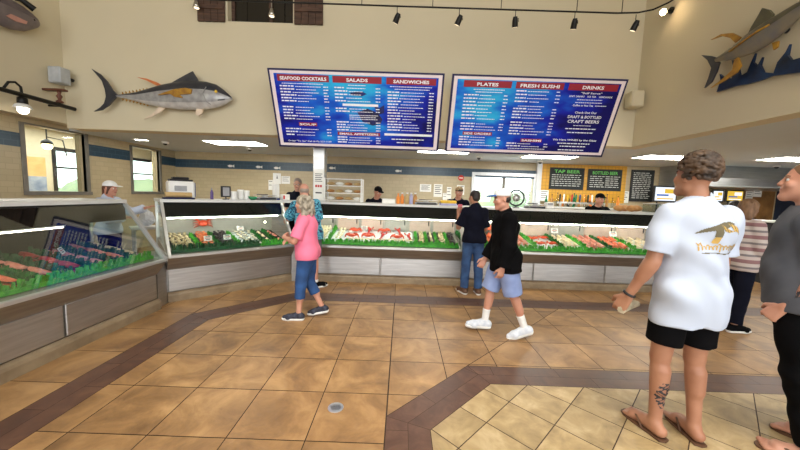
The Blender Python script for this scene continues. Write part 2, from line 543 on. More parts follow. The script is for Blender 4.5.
        t0 = wr + d * 0.014 * H + lat * 0.013 * H; t1 = t0 + unit(d * 0.75 + lat * 0.7 + pn * 0.35) * 0.03 * H
        t2 = t1 + unit(d * 0.95 + lat * 0.1 + pn * (0.3 + 0.5 * curl)) * 0.026 * H
        P.append(cone(t0, t1, 0.0095 * H, 0.007 * H, k=0.01)); P.append(cone(t1, t2, 0.0066 * H, 0.0055 * H, k=0.003))
        return P
    def _eyes(s):
        for sg in (-1, 1):
            mb = MB()
            c = s.hp(sg * 0.033, 0.0755, 0.004); r = 0.0122 * s.hs
            mb.ell(c, (r, r, r), nu=14, nv=10, mi=0)
            mb.ell(c + s.hf * r * 0.5, (r * 0.6,) * 3, nu=10, nv=6, mi=1)
            mb.build('eye', [EYEW, EYED], s.root, smooth=True)
    def brows(s, m):
        for sg in (-1, 1):
            pts = [s.hp(sg * x, y, z) for x, y, z in ((0.014, 0.089, 0.024), (0.03, 0.087, 0.03), (0.048, 0.074, 0.026))]
            MB().tube(pts, 0.0045 * s.hs, 6).build('eyebrow', m, s.root, smooth=True)
    # ---- clothes
    def trousers(s, name, m, frac=1.0, loose=0.012, flare=0.0, top=0.035, vox=None, pick=None, amp=0.003, cuff=0.0):
        """frac: 0.5 ends at the knee, 1.0 at the ankle"""
        H = s.H; P = []; TF = s.TF(); lo = loose
        tp = s.hip + s.T * top * H
        P.append(ell(s.hip + s.T * 0.01 * H, npv((0.096 * s.g, 0.067 * s.g, 0.085)) * H + lo, TF, 0.03, clips=[(tp, s.T)]))
        for i in range(2):
            hj, kn, an = s.hj[i], s.kn[i], s.an[i]
            P.append(ell(hj - s.F * 0.026 * H + s.T * 0.012 * H, npv((0.046, 0.042, 0.052)) * H * s.g + lo, TF, 0.03))
            if frac <= 0.5:
                t = frac / 0.5; e = hj + (kn - hj) * t
                P.append(cone(hj, e + (kn - hj) * 0.06, 0.053 * H * s.g + lo, (0.053 - 0.021 * t) * H + lo + flare, k=0.025, clips=[(e, unit(kn - hj))]))
            else:
                P.append(cone(hj, kn, 0.053 * H * s.g + lo, 0.033 * H + lo + flare * 0.4, k=0.025))
                t = (frac - 0.5) / 0.5; e = kn + (an - kn) * t
                P.append(cone(kn, e + (an - kn) * 0.08, 0.033 * H + lo + flare * 0.4, (0.033 - 0.009 * t) * H + lo + flare, k=0.02, clips=[(e, unit(an - kn))]))
                d = unit(an - kn)
                if t > 0.5: P.append(cone(kn + d * 0.05 * H - s.F * 0.008 * H, kn + d * 0.11 * H - s.F * 0.008 * H, 0.029 * H + lo, 0.026 * H + lo, k=0.02))
        return field_obj(name, P, vox or s.vox, m, s.root, noise=wrinkle(amp, 24, 20, 1.0), pick=pick)
    def top(s, name, m, sleeve=0.55, hem=-0.02, loose=0.014, cuff=0.012, flare=0.01, vox=None, neck=0.036, amp=0.004, belly=0.0, pick=None, collar=0.0, ph=0.3, under=0.014):
        """sleeve: 0.5 = to the elbow, 1.0 = to the wrist; hem: along the torso from the hip joint"""
        H = s.H; TF = s.TF(); P = []; lo = loose; T, R, F = s.T, s.R, s.F; w = s.wide
        hp = s.hip + T * hem * H
        cl = [(hp, -T)]
        P.append(ell(s.hip + T * 0.215 * H, npv((0.092 * w, 0.064 * s.g, 0.1)) * H + lo, TF, 0.04, clips=cl))
        rr = 0.092 * H * s.g + lo
        P.append(cone(s.hip + T * 0.2 * H, hp - T * 0.03 * H, 0.088 * H * w + lo, rr * 0.96 + flare, k=0.05, sq=(1, 0.74, 1), F=TF, clips=cl))
        x = under + 0.008
        P.append(ell(s.hip + T * 0.01 * H, npv((0.096 * s.g, 0.067 * s.g, 0.085)) * H + x, TF, 0.04, clips=cl))
        P += [ell(q - F * 0.026 * H + T * 0.012 * H, npv((0.046, 0.042, 0.056)) * H * s.g + x, TF, 0.04, clips=cl) for q in s.hj]
        P += [cone(q - F * 0.012 * H, q - F * 0.012 * H + (kn - q) * 0.5, 0.053 * H * s.g + x, 0.05 * H + x, k=0.04, clips=cl) for q, kn in zip(s.hj, s.kn)]
        if belly: P.append(ell(s.hip + T * 0.1 * H + F * belly * 0.5, npv((0.085, 0.06, 0.09)) * H + lo + belly * 0.5, TF, 0.04, clips=cl))
        P += [cone(s.neck - T * 0.024 * H, q - T * 0.01 * H, 0.037 * H + lo * 0.4, 0.022 * H + lo * 0.45, k=0.035) for q in s.sh]
        P.append(cone(s.neck - T * 0.02 * H, s.neck + T * 0.012 * H, 0.05 * H, 0.036 * H + 0.006, k=0.04))
        if collar: P.append(cone(s.neck, s.neck + T * collar * H, 0.04 * H, 0.037 * H, k=0.012))
        for i, sg in enumerate((-1, 1)):
            sh, e, wr = s.sh[i], s.el[i], s.wr[i]
            P.append(ell(sh + R * sg * 0.002 * H - T * 0.012 * H, npv((0.029, 0.033, 0.037)) * H + lo * 0.35, TF, 0.03))
            if sleeve <= 0.5:
                t = sleeve / 0.5; q = sh + (e - sh) * t
                P.append(cone(sh, q + (e - sh) * 0.1, 0.029 * H + lo * 0.6, 0.025 * H + lo * 0.8 + cuff, k=0.025, clips=[(q, unit(e - sh))]))
            else:
                t = (sleeve - 0.5) / 0.5; q = e + (wr - e) * t
                P.append(cone(sh, e, 0.032 * H + lo, 0.026 * H + lo, k=0.025))
                P.append(cone(e, q + (wr - e) * 0.06, 0.026 * H + lo, 0.018 * H + lo + cuff, k=0.02, clips=[(q, unit(wr - e))]))
        if not collar:
            P.append(cone(s.neck - T * 0.004 * H + F * 0.01 * H, s.hc, neck * H, neck * H, k=0.006, op='-'))
        else:
            P.append(cone(s.neck + T * (collar - 0.01) * H, s.hc, 0.034 * H, 0.036 * H, k=0.006, op='-'))
        return field_obj(name, P, vox or s.vox, m, s.root, noise=wrinkle(amp, ph=ph), pick=pick)
    def shoes(s, upper, sole, name='shoe', high=0.0, extra=0.006):
        H = s.H
        for i in range(2):
            an, fd = s.an[i], s.ft[i]
            up = unit(npv((0, 0, 1)) - fd * fd[2]); sd = np.cross(fd, up)
            heel = an - fd * 0.022 * H - up * 0.016 * H; ball = an + fd * 0.078 * H - up * 0.022 * H
            bot = an - up * (0.04 * H); x = extra
            P = [cone(heel, ball, 0.0235 * H + x, 0.02 * H + x, k=0.02), cone(an + up * high * H, ball, 0.021 * H + x, 0.017 * H + x, k=0.02),
                 cone(ball - sd * 0.013 * H, ball + sd * 0.015 * H, 0.018 * H + x, k=0.015), cone(ball, ball + fd * 0.036 * H, 0.018 * H + x, 0.013 * H + x, k=0.02),
                 cone(an, an + up * (0.016 + high) * H, 0.024 * H + x * 0.5, k=0.01)]
            cl = [(an + up * (0.018 + high) * H, up)]
            sh = field_obj(name, P, min(s.vox, 0.007), upper, s.root, planes=cl + [(bot + up * 0.006, -up)])
            field_obj('sole', [cone(heel - up * 0.012 * H, ball - up * 0.006 * H, 0.022 * H + x, 0.024 * H + x, k=0.02, sq=(1, 1, 1)),
                               cone(ball - up * 0.006 * H, ball + fd * 0.036 * H - up * 0.006 * H, 0.025 * H + x, 0.018 * H + x, k=0.02)], 0.006, sole, sh,
                      planes=[(bot + up * 0.022, up), (bot - up * 0.012, -up)])
    def sandals(s, m, strap):
        H = s.H
        for i in range(2):
            an, fd = s.an[i], s.ft[i]
            up = npv((0, 0, 1)); fd = unit(npv((fd[0], fd[1], 0))); sd = np.cross(fd, up)
            def pt(a, b, c): return an + fd * a * H + sd * b * H + up * (c * H - an[2] if False else 0) + npv((0, 0, 0))
            z0, z1 = 0.002, an[2] - 0.043 * H + 0.004
            z1 = max(z1, 0.014)
            out = []
            for a, b in ((-0.048, 0.0), (-0.04, 0.02), (0.0, 0.022), (0.06, 0.031), (0.1, 0.031), (0.122, 0.02), (0.13, 0.0), (0.124, -0.02), (0.1, -0.031), (0.06, -0.031), (0.0, -0.022), (-0.04, -0.02)):
                q = an + fd * a * H + sd * b * H; out.append((q[0], q[1]))
            sb = MB().prism(out, (0, 0, 0), (1, 0, 0), (0, 1, 0), (0, 0, 1), z0, z1).build('sandal', m, s.root)
            q0 = an + fd * 0.098 * H; q0[2] = z1 + 0.004
            for sg in (-1, 1):
                top_ = an + fd * 0.055 * H + sd * sg * 0.02 * H; top_[2] = z1 + 0.03 * H * 0.9
                end = an + fd * 0.02 * H + sd * sg * 0.029 * H; end[2] = z1
                mid = (npv(q0) + top_) / 2; mid[2] += 0.012
                MB().tube([q0, mid, top_, end], 0.006, 6).build('strap', strap, sb, smooth=True)
    def socks(s, m, up_=0.09):
        H = s.H
        for i in range(2):
            an, kn = s.an[i], s.kn[i]; d = unit(kn - an)
            field_obj('sock', [cone(an - d * 0.01 * H, an + d * up_ * H, 0.0225 * H, 0.027 * H, k=0.01)], 0.007, m, s.root, planes=[(an + d * up_ * H * 0.98, d)])
# ------------------------------------------------------------------ camera and view
CAMH = 1.59
cam_d = bpy.data.cameras.new('camera'); cam = bpy.data.objects.new('camera', cam_d); COL.objects.link(cam)
cam_d.sensor_width = 36.0; cam_d.lens = 36.0 * 319.0 / 800.0
cam_d.clip_start = 0.05; cam_d.clip_end = 200
_p, _r, _y = 0.095, 0.0335, -0.0037
def _ray_basis():
    cy, sy = math.cos(_y), math.sin(_y)
    R = np.array([[cy, -sy, 0], [sy, cy, 0], [0, 0, 1.]])
    cp, sp = math.cos(_p), math.sin(_p)
    return np.array([[1, 0, 0], [0, cp, -sp], [0, sp, cp]]) @ R
_T = _ray_basis()
_cr, _sr = math.cos(_r), math.sin(_r)
_right = _T[0] * _cr - _T[2] * -_sr * -1 if False else _T[0] * _cr + _T[2] * _sr
_up = _T[2] * _cr - _T[0] * _sr
_fw = _T[1]
cam.matrix_world = Matrix(((_right[0], _up[0], -_fw[0], 0), (_right[1], _up[1], -_fw[1], 0), (_right[2], _up[2], -_fw[2], CAMH), (0, 0, 0, 1)))
SC.camera = cam
SC.view_settings.view_transform = 'Standard'; SC.view_settings.look = 'None'
SC.view_settings.gamma = 1.0; SC.view_settings.use_curve_mapping = False
SC.view_settings.exposure = EXPOSURE

# ------------------------------------------------------------------ materials of the place
WALLP = mat('cream_wall_paint', (206, 195, 166), 0.75, var=0.035, scale=0.6)
CEILP = mat('lower_ceiling_paint', (194, 202, 206), 0.8, var=0.03, scale=0.7)
UPCEIL = mat('upper_ceiling_paint', (200, 196, 184), 0.8, var=0.02, scale=0.5)
STEEL = mat('brushed_stainless', (196, 196, 194), 0.4, 1.0, var=0.1, scale=3.0, stretch=(1, 1, 14))
STEELD = mat('dull_stainless', (170, 168, 164), 0.5, 1.0, var=0.12, scale=3.0, stretch=(1, 1, 10))
ALU = mat('aluminium_trim', (205, 207, 206), 0.3, 0.7, var=0.04, scale=6)
WHITEP = mat('white_enamel', (226, 226, 222), 0.35, var=0.03)
LEDGE = mat('pale_laminate', (206, 207, 204), 0.3, var=0.05, scale=5)
BLACK = mat('black_panel', (5, 5, 6), 0.6, var=0.1, spec=0.1)
BLACKM = mat('black_metal', (20, 19, 18), 0.45, 0.4, var=0.2)
DARK = mat('dark_plastic', (30, 30, 33), 0.5)
STRIPE = mat('teal_blue_tile', (44, 76, 100), 0.3, var=0.2, scale=7)
PAPER = mat('white_paper', (236, 236, 230), 0.7, var=0.02)
INKM = mat('dark_ink', (40, 42, 50), 0.7)
REDI = mat('red_ink', (190, 50, 44), 0.6)
WOODD = mat('weathered_plank', (92, 66, 50), 0.75, c2=(58, 41, 32), scale=4, stretch=(1, 1, 12), bump=0.3)
BROWNW = mat('turned_wood', (112, 62, 40), 0.5, c2=(80, 42, 28), scale=9)
GLASSL = glass('aisle_case_glass', refl=1.5, base=0.0)
GLASS = glass('case_glass', refl=0.6, base=0.0)
PANE = glass('window_glass')
SKIN = None
LIP = mat('lips', (168, 96, 86), 0.5, var=0.05)
EYEW = mat('eye_white', (225, 222, 215), 0.3, var=0.02)
EYED = mat('iris_dark', (50, 36, 28), 0.25)

def tile_wall(name, c, grout, w, h, offset=0.5, rough=0.35, var=0.05):
    m, nt, out = new_mat(name)
    p = nt.nodes.new('ShaderNodeBsdfPrincipled'); p.inputs['Roughness'].default_value = rough
    tc = nt.nodes.new('ShaderNodeTexCoord'); sp = nt.nodes.new('ShaderNodeSeparateXYZ'); cb = nt.nodes.new('ShaderNodeCombineXYZ')
    ad = nt.nodes.new('ShaderNodeMath'); ad.operation = 'ADD'
    nt.links.new(tc.outputs['Object'], sp.inputs[0]); nt.links.new(sp.outputs[0], ad.inputs[0]); nt.links.new(sp.outputs[1], ad.inputs[1])
    nt.links.new(ad.outputs[0], cb.inputs[0]); nt.links.new(sp.outputs[2], cb.inputs[1])
    b = nt.nodes.new('ShaderNodeTexBrick'); b.offset = offset
    b.inputs['Scale'].default_value = 1.0; b.inputs['Brick Width'].default_value = w; b.inputs['Row Height'].default_value = h
    b.inputs['Mortar Size'].default_value = 0.006; b.inputs['Mortar Smooth'].default_value = 0.2
    a = rgb(*c)
    b.inputs['Color1'].default_value = tuple(x * (1 - var) for x in a[:3]) + (1,)
    b.inputs['Color2'].default_value = tuple(min(1, x * (1 + var)) for x in a[:3]) + (1,)
    b.inputs['Mortar'].default_value = rgb(*grout)
    nt.links.new(cb.outputs[0], b.inputs['Vector']); nt.links.new(b.outputs['Color'], p.inputs['Base Color'])
    nt.links.new(p.outputs[0], out.inputs['Surface'])
    return m
KTILE = tile_wall('beige_wall_tile', (180, 165, 132), (170, 156, 124), 0.2, 0.1)
YTILE = tile_wall('amber_wall_tile', (214, 160, 40), (176, 130, 44), 0.1, 0.1, 0.0)
STTILE = tile_wall('teal_stripe_tile', (40, 66, 84), (58, 84, 100), 0.2, 0.1)

def floor_tile_mat(name, lo, hi, lo2, scale, rough, stretch=None):
    """mottled ceramic; every tile takes its own tone from the face attribute 'tone'"""
    m, nt, out = new_mat(name)
    p = nt.nodes.new('ShaderNodeBsdfPrincipled')
    tc = nt.nodes.new('ShaderNodeTexCoord'); at = nt.nodes.new('ShaderNodeAttribute'); at.attribute_name = 'tone'
    off = nt.nodes.new('ShaderNodeVectorMath'); off.operation = 'MULTIPLY_ADD'
    nt.links.new(at.outputs['Fac'], off.inputs[0]); off.inputs[1].default_value = (31, 17, 9)
    mp = nt.nodes.new('ShaderNodeMapping'); mp.inputs['Scale'].default_value = stretch or (1, 1, 1)
    nt.links.new(tc.outputs['Object'], mp.inputs['Vector']); nt.links.new(mp.outputs[0], off.inputs[2])
    n1 = nt.nodes.new('ShaderNodeTexNoise'); n1.inputs['Scale'].default_value = scale; n1.inputs['Detail'].default_value = 6; n1.inputs['Roughness'].default_value = 0.62
    n1.inputs['Distortion'].default_value = 0.6
    nt.links.new(off.outputs[0], n1.inputs['Vector'])
    cr = nt.nodes.new('ShaderNodeValToRGB')
    for i, (ps, c) in enumerate(((0.3, lo), (0.5, lo2), (0.72, hi))):
        if i < 2: e = cr.color_ramp.elements[i]
        else: e = cr.color_ramp.elements.new(ps)
        e.position = ps; e.color = rgb(*c)
    nt.links.new(n1.outputs['Fac'], cr.inputs['Fac'])
    hsv = nt.nodes.new('ShaderNodeHueSaturation'); ma = nt.nodes.new('ShaderNodeMath'); ma.operation = 'MULTIPLY_ADD'
    nt.links.new(at.outputs['Fac'], ma.inputs[0]); ma.inputs[1].default_value = 0.16; ma.inputs[2].default_value = 0.92
    nt.links.new(ma.outputs[0], hsv.inputs['Value']); nt.links.new(cr.outputs['Color'], hsv.inputs['Color'])
    nt.links.new(hsv.outputs[0], p.inputs['Base Color'])
    r = nt.nodes.new('ShaderNodeMath'); r.operation = 'MULTIPLY_ADD'; nt.links.new(n1.outputs['Fac'], r.inputs[0]); r.inputs[1].default_value = 0.25; r.inputs[2].default_value = rough - 0.1
    nt.links.new(r.outputs[0], p.inputs['Roughness'])
    bp = nt.nodes.new('ShaderNodeBump'); bp.inputs['Strength'].default_value = 0.12; bp.inputs['Distance'].default_value = 0.01
    nt.links.new(n1.outputs['Fac'], bp.inputs['Height']); nt.links.new(bp.outputs[0], p.inputs['Normal'])
    nt.links.new(p.outputs[0], out.inputs['Surface'])
    return m
FT = floor_tile_mat('tan_floor_tile', (116, 86, 54), (184, 146, 98), (152, 116, 74), 3.0, 0.42)
FD = floor_tile_mat('pale_diagonal_tile', (138, 118, 84), (198, 176, 136), (172, 148, 106), 5.0, 0.42)
FP = floor_tile_mat('brown_plank_tile', (74, 50, 38), (108, 78, 60), (90, 62, 48), 6.0, 0.4)
GROUT = mat('dark_grout', (62, 45, 32), 0.8)

# ------------------------------------------------------------------ floor: tiles, plank strips and the octagon, each cut to its neighbours
def clip(poly, n, d):
    """keep the part of the polygon with n.x <= d"""
    out = []
    for i in range(len(poly)):
        a, b = poly[i], poly[(i + 1) % len(poly)]
        da = a[0] * n[0] + a[1] * n[1] - d; db = b[0] * n[0] + b[1] * n[1] - d
        if da <= 0: out.append(a)
        if (da < 0 < db) or (db < 0 < da):
            t = da / (da - db); out.append((a[0] + (b[0] - a[0]) * t, a[1] + (b[1] - a[1]) * t))
    return out
def shrink(poly, g):
    ar = sum(poly[i][0] * poly[(i + 1) % len(poly)][1] - poly[(i + 1) % len(poly)][0] * poly[i][1] for i in range(len(poly)))
    if ar < 0: poly = poly[::-1]
    res = list(poly)
    for i in range(len(poly)):
        a, b = poly[i], poly[(i + 1) % len(poly)]
        ex, ey = b[0] - a[0], b[1] - a[1]; L = math.hypot(ex, ey)
        if L < 1e-6: continue
        n = (ey / L, -ex / L)
        res = clip(res, n, n[0] * a[0] + n[1] * a[1] - g)
        if len(res) < 3: return []
    return res
S2 = math.sqrt(0.5)
pieces = []   # (poly, slot)
def lay(cells, regions, slot, gap):
    for c in cells:
        for reg in regions:
            q = c
            for n, d in reg:
                q = clip(q, n, d)
                if len(q) < 3: break
            if len(q) >= 3:
                q = shrink(q, gap)
                if len(q) >= 3: pieces.append((q, slot))
TS = 0.508; TX0, TY0 = -0.5697, 1.8986
grid = [[(TX0 + i * TS, TY0 + j * TS), (TX0 + (i + 1) * TS, TY0 + j * TS), (TX0 + (i + 1) * TS, TY0 + (j + 1) * TS), (TX0 + i * TS, TY0 + (j + 1) * TS)]
        for i in range(-13, 27) for j in range(-19, 17)]
# outer strip (two octagon-like lines) : O = outside edge, I = inside edge
SO = [((-1, 0), 2.617), ((-S2, S2), (2.617 + 3.885) * S2), ((0, 1), 4.905)]
SI = [((-1, 0), 2.300), ((-S2, S2), (2.300 + 3.73) * S2), ((0, 1), 4.560)]
# inner octagon: outside edge and inside edge (points inside satisfy all)
OO = [((-1, 0), 0.058), ((-S2, S2), (2.157 + 0.055) * S2), ((0, 1), 2.882)]
OI = [((-1, 0), -0.245), ((-S2, S2), (2.035 - 0.245) * S2), ((0, 1), 2.600)]
neg = lambda h: ((-h[0][0], -h[0][1]), -h[1])
ring = lambda o, i: [o + [neg(i[0])], o + [i[0], neg(i[1])], o + [i[0], i[1], neg(i[2])]]
lay(grid, ring(SI, OO), 0, 0.0035)                                   # main field, outside the octagon
lay(grid, [[neg(SO[0])], [SO[0], neg(SO[1])], [SO[0], SO[1], neg(SO[2])]], 0, 0.0035)   # between the strip and the cases
dg = 0.3415; du0, dv0 = 3.262 * S2, 0.990 * S2
def dpt(u, v): return ((u - v) * S2, (u + v) * S2)
dcell = [[dpt(du0 + i * dg, dv0 + j * dg), dpt(du0 + (i + 1) * dg, dv0 + j * dg), dpt(du0 + (i + 1) * dg, dv0 + (j + 1) * dg), dpt(du0 + i * dg, dv0 + (j + 1) * dg)]
         for i in range(-26, 24) for j in range(-30, 26)]
lay(dcell, [OI], 1, 0.0035)
# plank strips: two courses, laid along each leg, mitred at the corners
def planks(o, i, lo, hi, L, k):
    """o,i outside and inside half planes of one leg; lo/hi: extra half planes of the mitres"""
    n = o[0]; t = (-n[1], n[0]); w = (o[1] - i[1]) / 2
    for c in range(2):
        d0 = i[1] + c * w
        for q in range(-16, 34):
            a0 = q * L + c * L * 0.45 + k; a1 = a0 + L
            poly = [(n[0] * d + t[0] * a, n[1] * d + t[1] * a) for d, a in ((d0, a0), (d0 + w, a0), (d0 + w, a1), (d0, a1))]
            for h in (lo, hi):
                if h is not None and len(poly) >= 3: poly = clip(poly, *h)
            if len(poly) >= 3:
                poly = shrink(poly, 0.0016)
                if len(poly) >= 3: pieces.append((poly, 2))
def mitre(h1o, h1i, h2o, h2i):
    """half plane whose edge joins the outside and the inside corner; keeps the leg of h1"""
    def cross(a, b):
        det = a[0][0] * b[0][1] - a[0][1] * b[0][0]
        return ((a[1] * b[0][1] - b[1] * a[0][1]) / det, (a[0][0] * b[1] - b[0][0] * a[1]) / det)
    p, q = cross(h1o, h2o), cross(h1i, h2i)
    e = (q[0] - p[0], q[1] - p[1]); n = (e[1], -e[0]); L = math.hypot(*n); n = (n[0] / L, n[1] / L)
    d = n[0] * p[0] + n[1] * p[1]
    if n[0] * h2o[0][0] + n[1] * h2o[0][1] < n[0] * h1o[0][0] + n[1] * h1o[0][1]: n = (-n[0], -n[1]); d = -d
    return (n, d)
for O_, I_, LL in ((SO, SI, 0.62), (OO, OI, 0.6)):
    m01 = mitre(O_[0], I_[0], O_[1], I_[1]); m12 = mitre(O_[1], I_[1], O_[2], I_[2])
    planks(O_[0], I_[0], m01, ((0, -1), 7.6), LL, 0.11)
    planks(O_[1], I_[1], neg(m01), m12, LL, 0.27)
    planks(O_[2], I_[2], neg(m12), ((1, 0), 12.6), LL, 0.05)
fb = MB(); tones = []
for poly, sl in pieces:
    k = len(fb.v); fb.v += [(x, y, 0.0) for x, y in poly]; fb.f.append(tuple(range(k, k + len(poly)))); fb.m.append(sl); tones.append(random.random())
k = len(fb.v)
fb.add([(-7.2, -7.8, -0.003), (12.8, -7.8, -0.003), (12.8, 10.2, -0.003), (-7.2, 10.2, -0.003)], [(0, 1, 2, 3)], 3); tones.append(0.5)
fb.add([(-7.2, -7.8, -0.15), (12.8, -7.8, -0.15), (12.8, 10.2, -0.15), (-7.2, 10.2, -0.15)], [(3, 2, 1, 0)], 3); tones.append(0.5)
fl = fb.build('floor', [FT, FD, FP, GROUT])
at_ = fl.data.attributes.new('tone', 'FLOAT', 'FACE'); at_.data.foreach_set('value', tones)
tag(fl, kind='structure')
# drain
dr = thing('floor_drain', 'round steel floor drain set in the tan tiles beside the brown octagon strip', 'drain', (-0.44, 2.226, 0.0))
MB().lathe([(0.038, 0.0005), (0.058, 0.0005), (0.058, 0.003), (0.04, 0.004), (0.038, 0.003)], n=28).build('rim', ALU, dr, smooth=False)
g_ = MB()
g_.lathe([(0.0005, 0.0006), (0.04, 0.0006), (0.04, 0.0016), (0.0005, 0.0016)], n=24, mi=1)
for i in range(-3, 4):
    hw = math.sqrt(0.038 ** 2 - (i * 0.01) ** 2); g_.box((-hw, i * 0.01 - 0.0028, 0.0016), (hw, i * 0.01 + 0.0028, 0.003))
g_.build('grate', [STEELD, DARK], dr)

# ------------------------------------------------------------------ shell
XL, XR, YS, ZL, ZU = -6.44, 4.33, 6.2, 2.64, 6.6
KX, KY, RX = -6.72, 9.5, 12.4
def struct(name, mb, m, parent=None, smooth=False):
    o = mb.build(name, m, parent, smooth)
    if parent is None: tag(o, kind='structure')
    return o
# upper back wall with the opening of the loft window
wz0, wx0, wx1 = 4.67, -3.33, -2.12
ub = MB()
ub.box((XL, YS, ZL), (XR, YS + 0.3, wz0)); ub.box((XL, YS, wz0), (wx0, YS + 0.3, ZU)); ub.box((wx1, YS, wz0), (XR, YS + 0.3, ZU)); ub.box((wx0, YS, 6.1), (wx1, YS + 0.3, ZU))
struct('wall_back_upper', ub, WALLP)
struct('wall_left_upper', MB().box((XL - 0.28, -7.6, ZL + 0.08), (XL, YS + 0.3, ZU)), WALLP)
rw_ = MB().box((XR, 0.6, ZL), (XR + 0.28, YS + 0.3, ZU)).box((XR, -7.6, ZL), (XR + 0.28, 0.6, ZL + 0.5)).box((XR, -7.6, ZU - 0.5), (XR + 0.28, 0.6, ZU))  # opening behind the viewer is added to bring daylight onto the left wall
for y in (-7.5, -4.8, -2.1): rw_.box((XR, y, ZL + 0.5), (XR + 0.28, y + 0.25, ZU - 0.5))
struct('wall_right_upper', rw_, WALLP)
struct('ceiling_upper', MB().box((XL - 0.28, -7.6, ZU), (XR + 0.28, YS + 0.3, ZU + 0.15)), UPCEIL)
lc = MB().box((KX - 0.2, YS + 0.3, ZL), (XR + 0.28, KY + 0.2, ZL + 0.12)).box((XR + 0.28, -7.6, ZL), (RX + 0.2, KY + 0.2, ZL + 0.12))
struct('ceiling_lower', lc, CEILP)
# left kitchen wall with two openings to the dining room beyond
w1 = (5.72, 6.80, 1.43, 2.62); w2 = (7.98, 8.86, 1.45, 2.56)
lw = MB()
ys = [-7.6, w1[0], w1[1], w2[0], w2[1], KY + 0.2]
for i, (a, b) in enumerate(zip(ys[:-1], ys[1:])):
    w = {1: w1, 3: w2}.get(i)
    if w is None: lw.box((KX - 0.2, a, 0), (KX, b, ZL + 0.1))
    else: lw.box((KX - 0.2, a, 0), (KX, b, w[2])); lw.box((KX - 0.2, a, w[3]), (KX, b, ZL + 0.1))
struct('wall_left_lower', lw, KTILE)
st = MB()
for a, b in ((-7.6, w1[0] - 0.03), (w1[1] + 0.03, w2[0] - 0.03), (w2[1] + 0.03, KY)):
    st.box((KX, a, 2.20), (KX + 0.008, b, 2.44))
struct('trim_1', st, STTILE)
# kitchen back wall; opening for the framed window
wb = (2.12, 3.86, 1.1, 2.23)
kb = MB()
kb.box((KX, KY, 0), (wb[0], KY + 0.2, ZL)); kb.box((wb[0], KY, 0), (wb[1], KY + 0.2, wb[2])); kb.box((wb[0], KY, wb[3]), (wb[1], KY + 0.2, ZL)); kb.box((wb[1], KY, 0), (RX, KY + 0.2, ZL))
struct('wall_back_lower', kb, KTILE)
st = MB().box((KX, KY - 0.008, 2.18), (3.95, KY, 2.42))
struct('trim_2', st, STTILE)
struct('trim_3', MB().box((4.05, KY - 0.012, 1.55), (6.55, KY, 2.63)), YTILE)
BLUEW = mat('dark_blue_paint', (30, 38, 56), 0.6)
BRICKB = mat('brown_panel', (150, 108, 58), 0.6, c2=(120, 84, 44), scale=5)
struct('trim_4', MB().box((11.0, KY - 0.012, 0.0), (RX, KY, 2.63)), BLUEW)
struct('trim_5', MB().box((9.7, KY - 0.012, 1.2), (10.95, KY, 2.1)), BRICKB)
struct('wall_right_lower', MB().box((RX, -7.6, 0), (RX + 0.2, KY + 0.2, ZL)), BLUEW)
# post between the kitchen wall and the amber tiles
struct('column_1', MB().box((3.9, KY - 0.1, 0), (4.04, KY, ZL)), ALU)
# window frames
def frame_x(name, w, m, d=0.1):
    b = MB(); t = 0.07; y0, y1, z0, z1 = w; x0, x1 = KX - 0.06, KX + 0.02
    b.box((x0, y0 - t, z1), (x1, y1 + t, z1 + 0.02)); b.box((x0, y0 - t, z0 - t), (x1 + 0.03, y1 + t, z0)); b.box((x0, y0 - t, z0), (x1, y0, z1)); b.box((x0, y1, z0), (x1, y1 + t, z1))
    o = b.build(name, m); tag(o, kind='structure')
    MB().box((KX - 0.12, y0, z0), (KX - 0.112, y1, z1)).build('pane', PANE, o)
    return o
GREYF = mat('grey_window_frame', (120, 116, 108), 0.5, 0.2)
frame_x('window_1', w1, GREYF); frame_x('window_2', w2, GREYF)
b = MB(); t = 0.09
b.box((wb[0] - t, KY - 0.06, wb[3]), (wb[1] + t, KY + 0.02, wb[3] + t)); b.box((wb[0] - t, KY - 0.06, wb[2]), (wb[0], KY + 0.02, wb[3])); b.box((wb[1], KY - 0.06, wb[2]), (wb[1] + t, KY + 0.02, wb[3]))
b.box((wb[0] - t, KY - 0.08, wb[2] - t), (wb[1] + t, KY + 0.02, wb[2]))
o = b.build('window_3', ALU); tag(o, kind='structure')
MB().box((wb[0], KY + 0.1, wb[2]), (wb[1], KY + 0.108, wb[3])).build('pane', PANE, o)
b2 = MB().box((2.96, KY + 0.04, wb[2]), (3.04, KY + 0.09, wb[3])); b2.build('mullion', GREYF, o)
# loft window with plank shutters, high on the back wall
lo_ = MB()
lo_.box((wx0, YS + 0.14, wz0), (wx1, YS + 0.2, wz0 + 0.06)); lo_.box((wx0, YS + 0.14, 6.04), (wx1, YS + 0.2, 6.1)); lo_.box((wx0, YS + 0.14, wz0), (wx0 + 0.06, YS + 0.2, 6.1)); lo_.box((wx1 - 0.06, YS + 0.14, wz0), (wx1, YS + 0.2, 6.1)); lo_.box((-2.62, YS + 0.14, wz0), (-2.56, YS + 0.2, 6.1))
o = lo_.build('window_4', WOODD); tag(o, kind='structure')
LOFT = mat('dim_loft_wall', (60, 48, 30), 0.7)
MB().box((wx0, YS + 0.165, wz0 + 0.05), (wx1, YS + 0.172, 6.05)).build('pane', glass('dark_window_glass', (150, 140, 110), 1.0, 0.05), o)
struct('wall_loft', MB().box((wx0 - 0.3, YS + 1.0, 4.5), (wx1 + 0.3, YS + 1.1, 6.6)).box((wx0 - 0.3, YS + 0.3, 4.5), (wx0 - 0.2, YS + 1.0, 6.6)).box((wx1 + 0.2, YS + 0.3, 4.5), (wx1 + 0.3, YS + 1.0, 6.6)).box((wx0 - 0.3, YS + 0.3, 4.4), (wx1 + 0.3, YS + 1.1, 4.5)).box((wx0 - 0.3, YS + 0.3, 6.6), (wx1 + 0.3, YS + 1.1, 6.7)), LOFT)
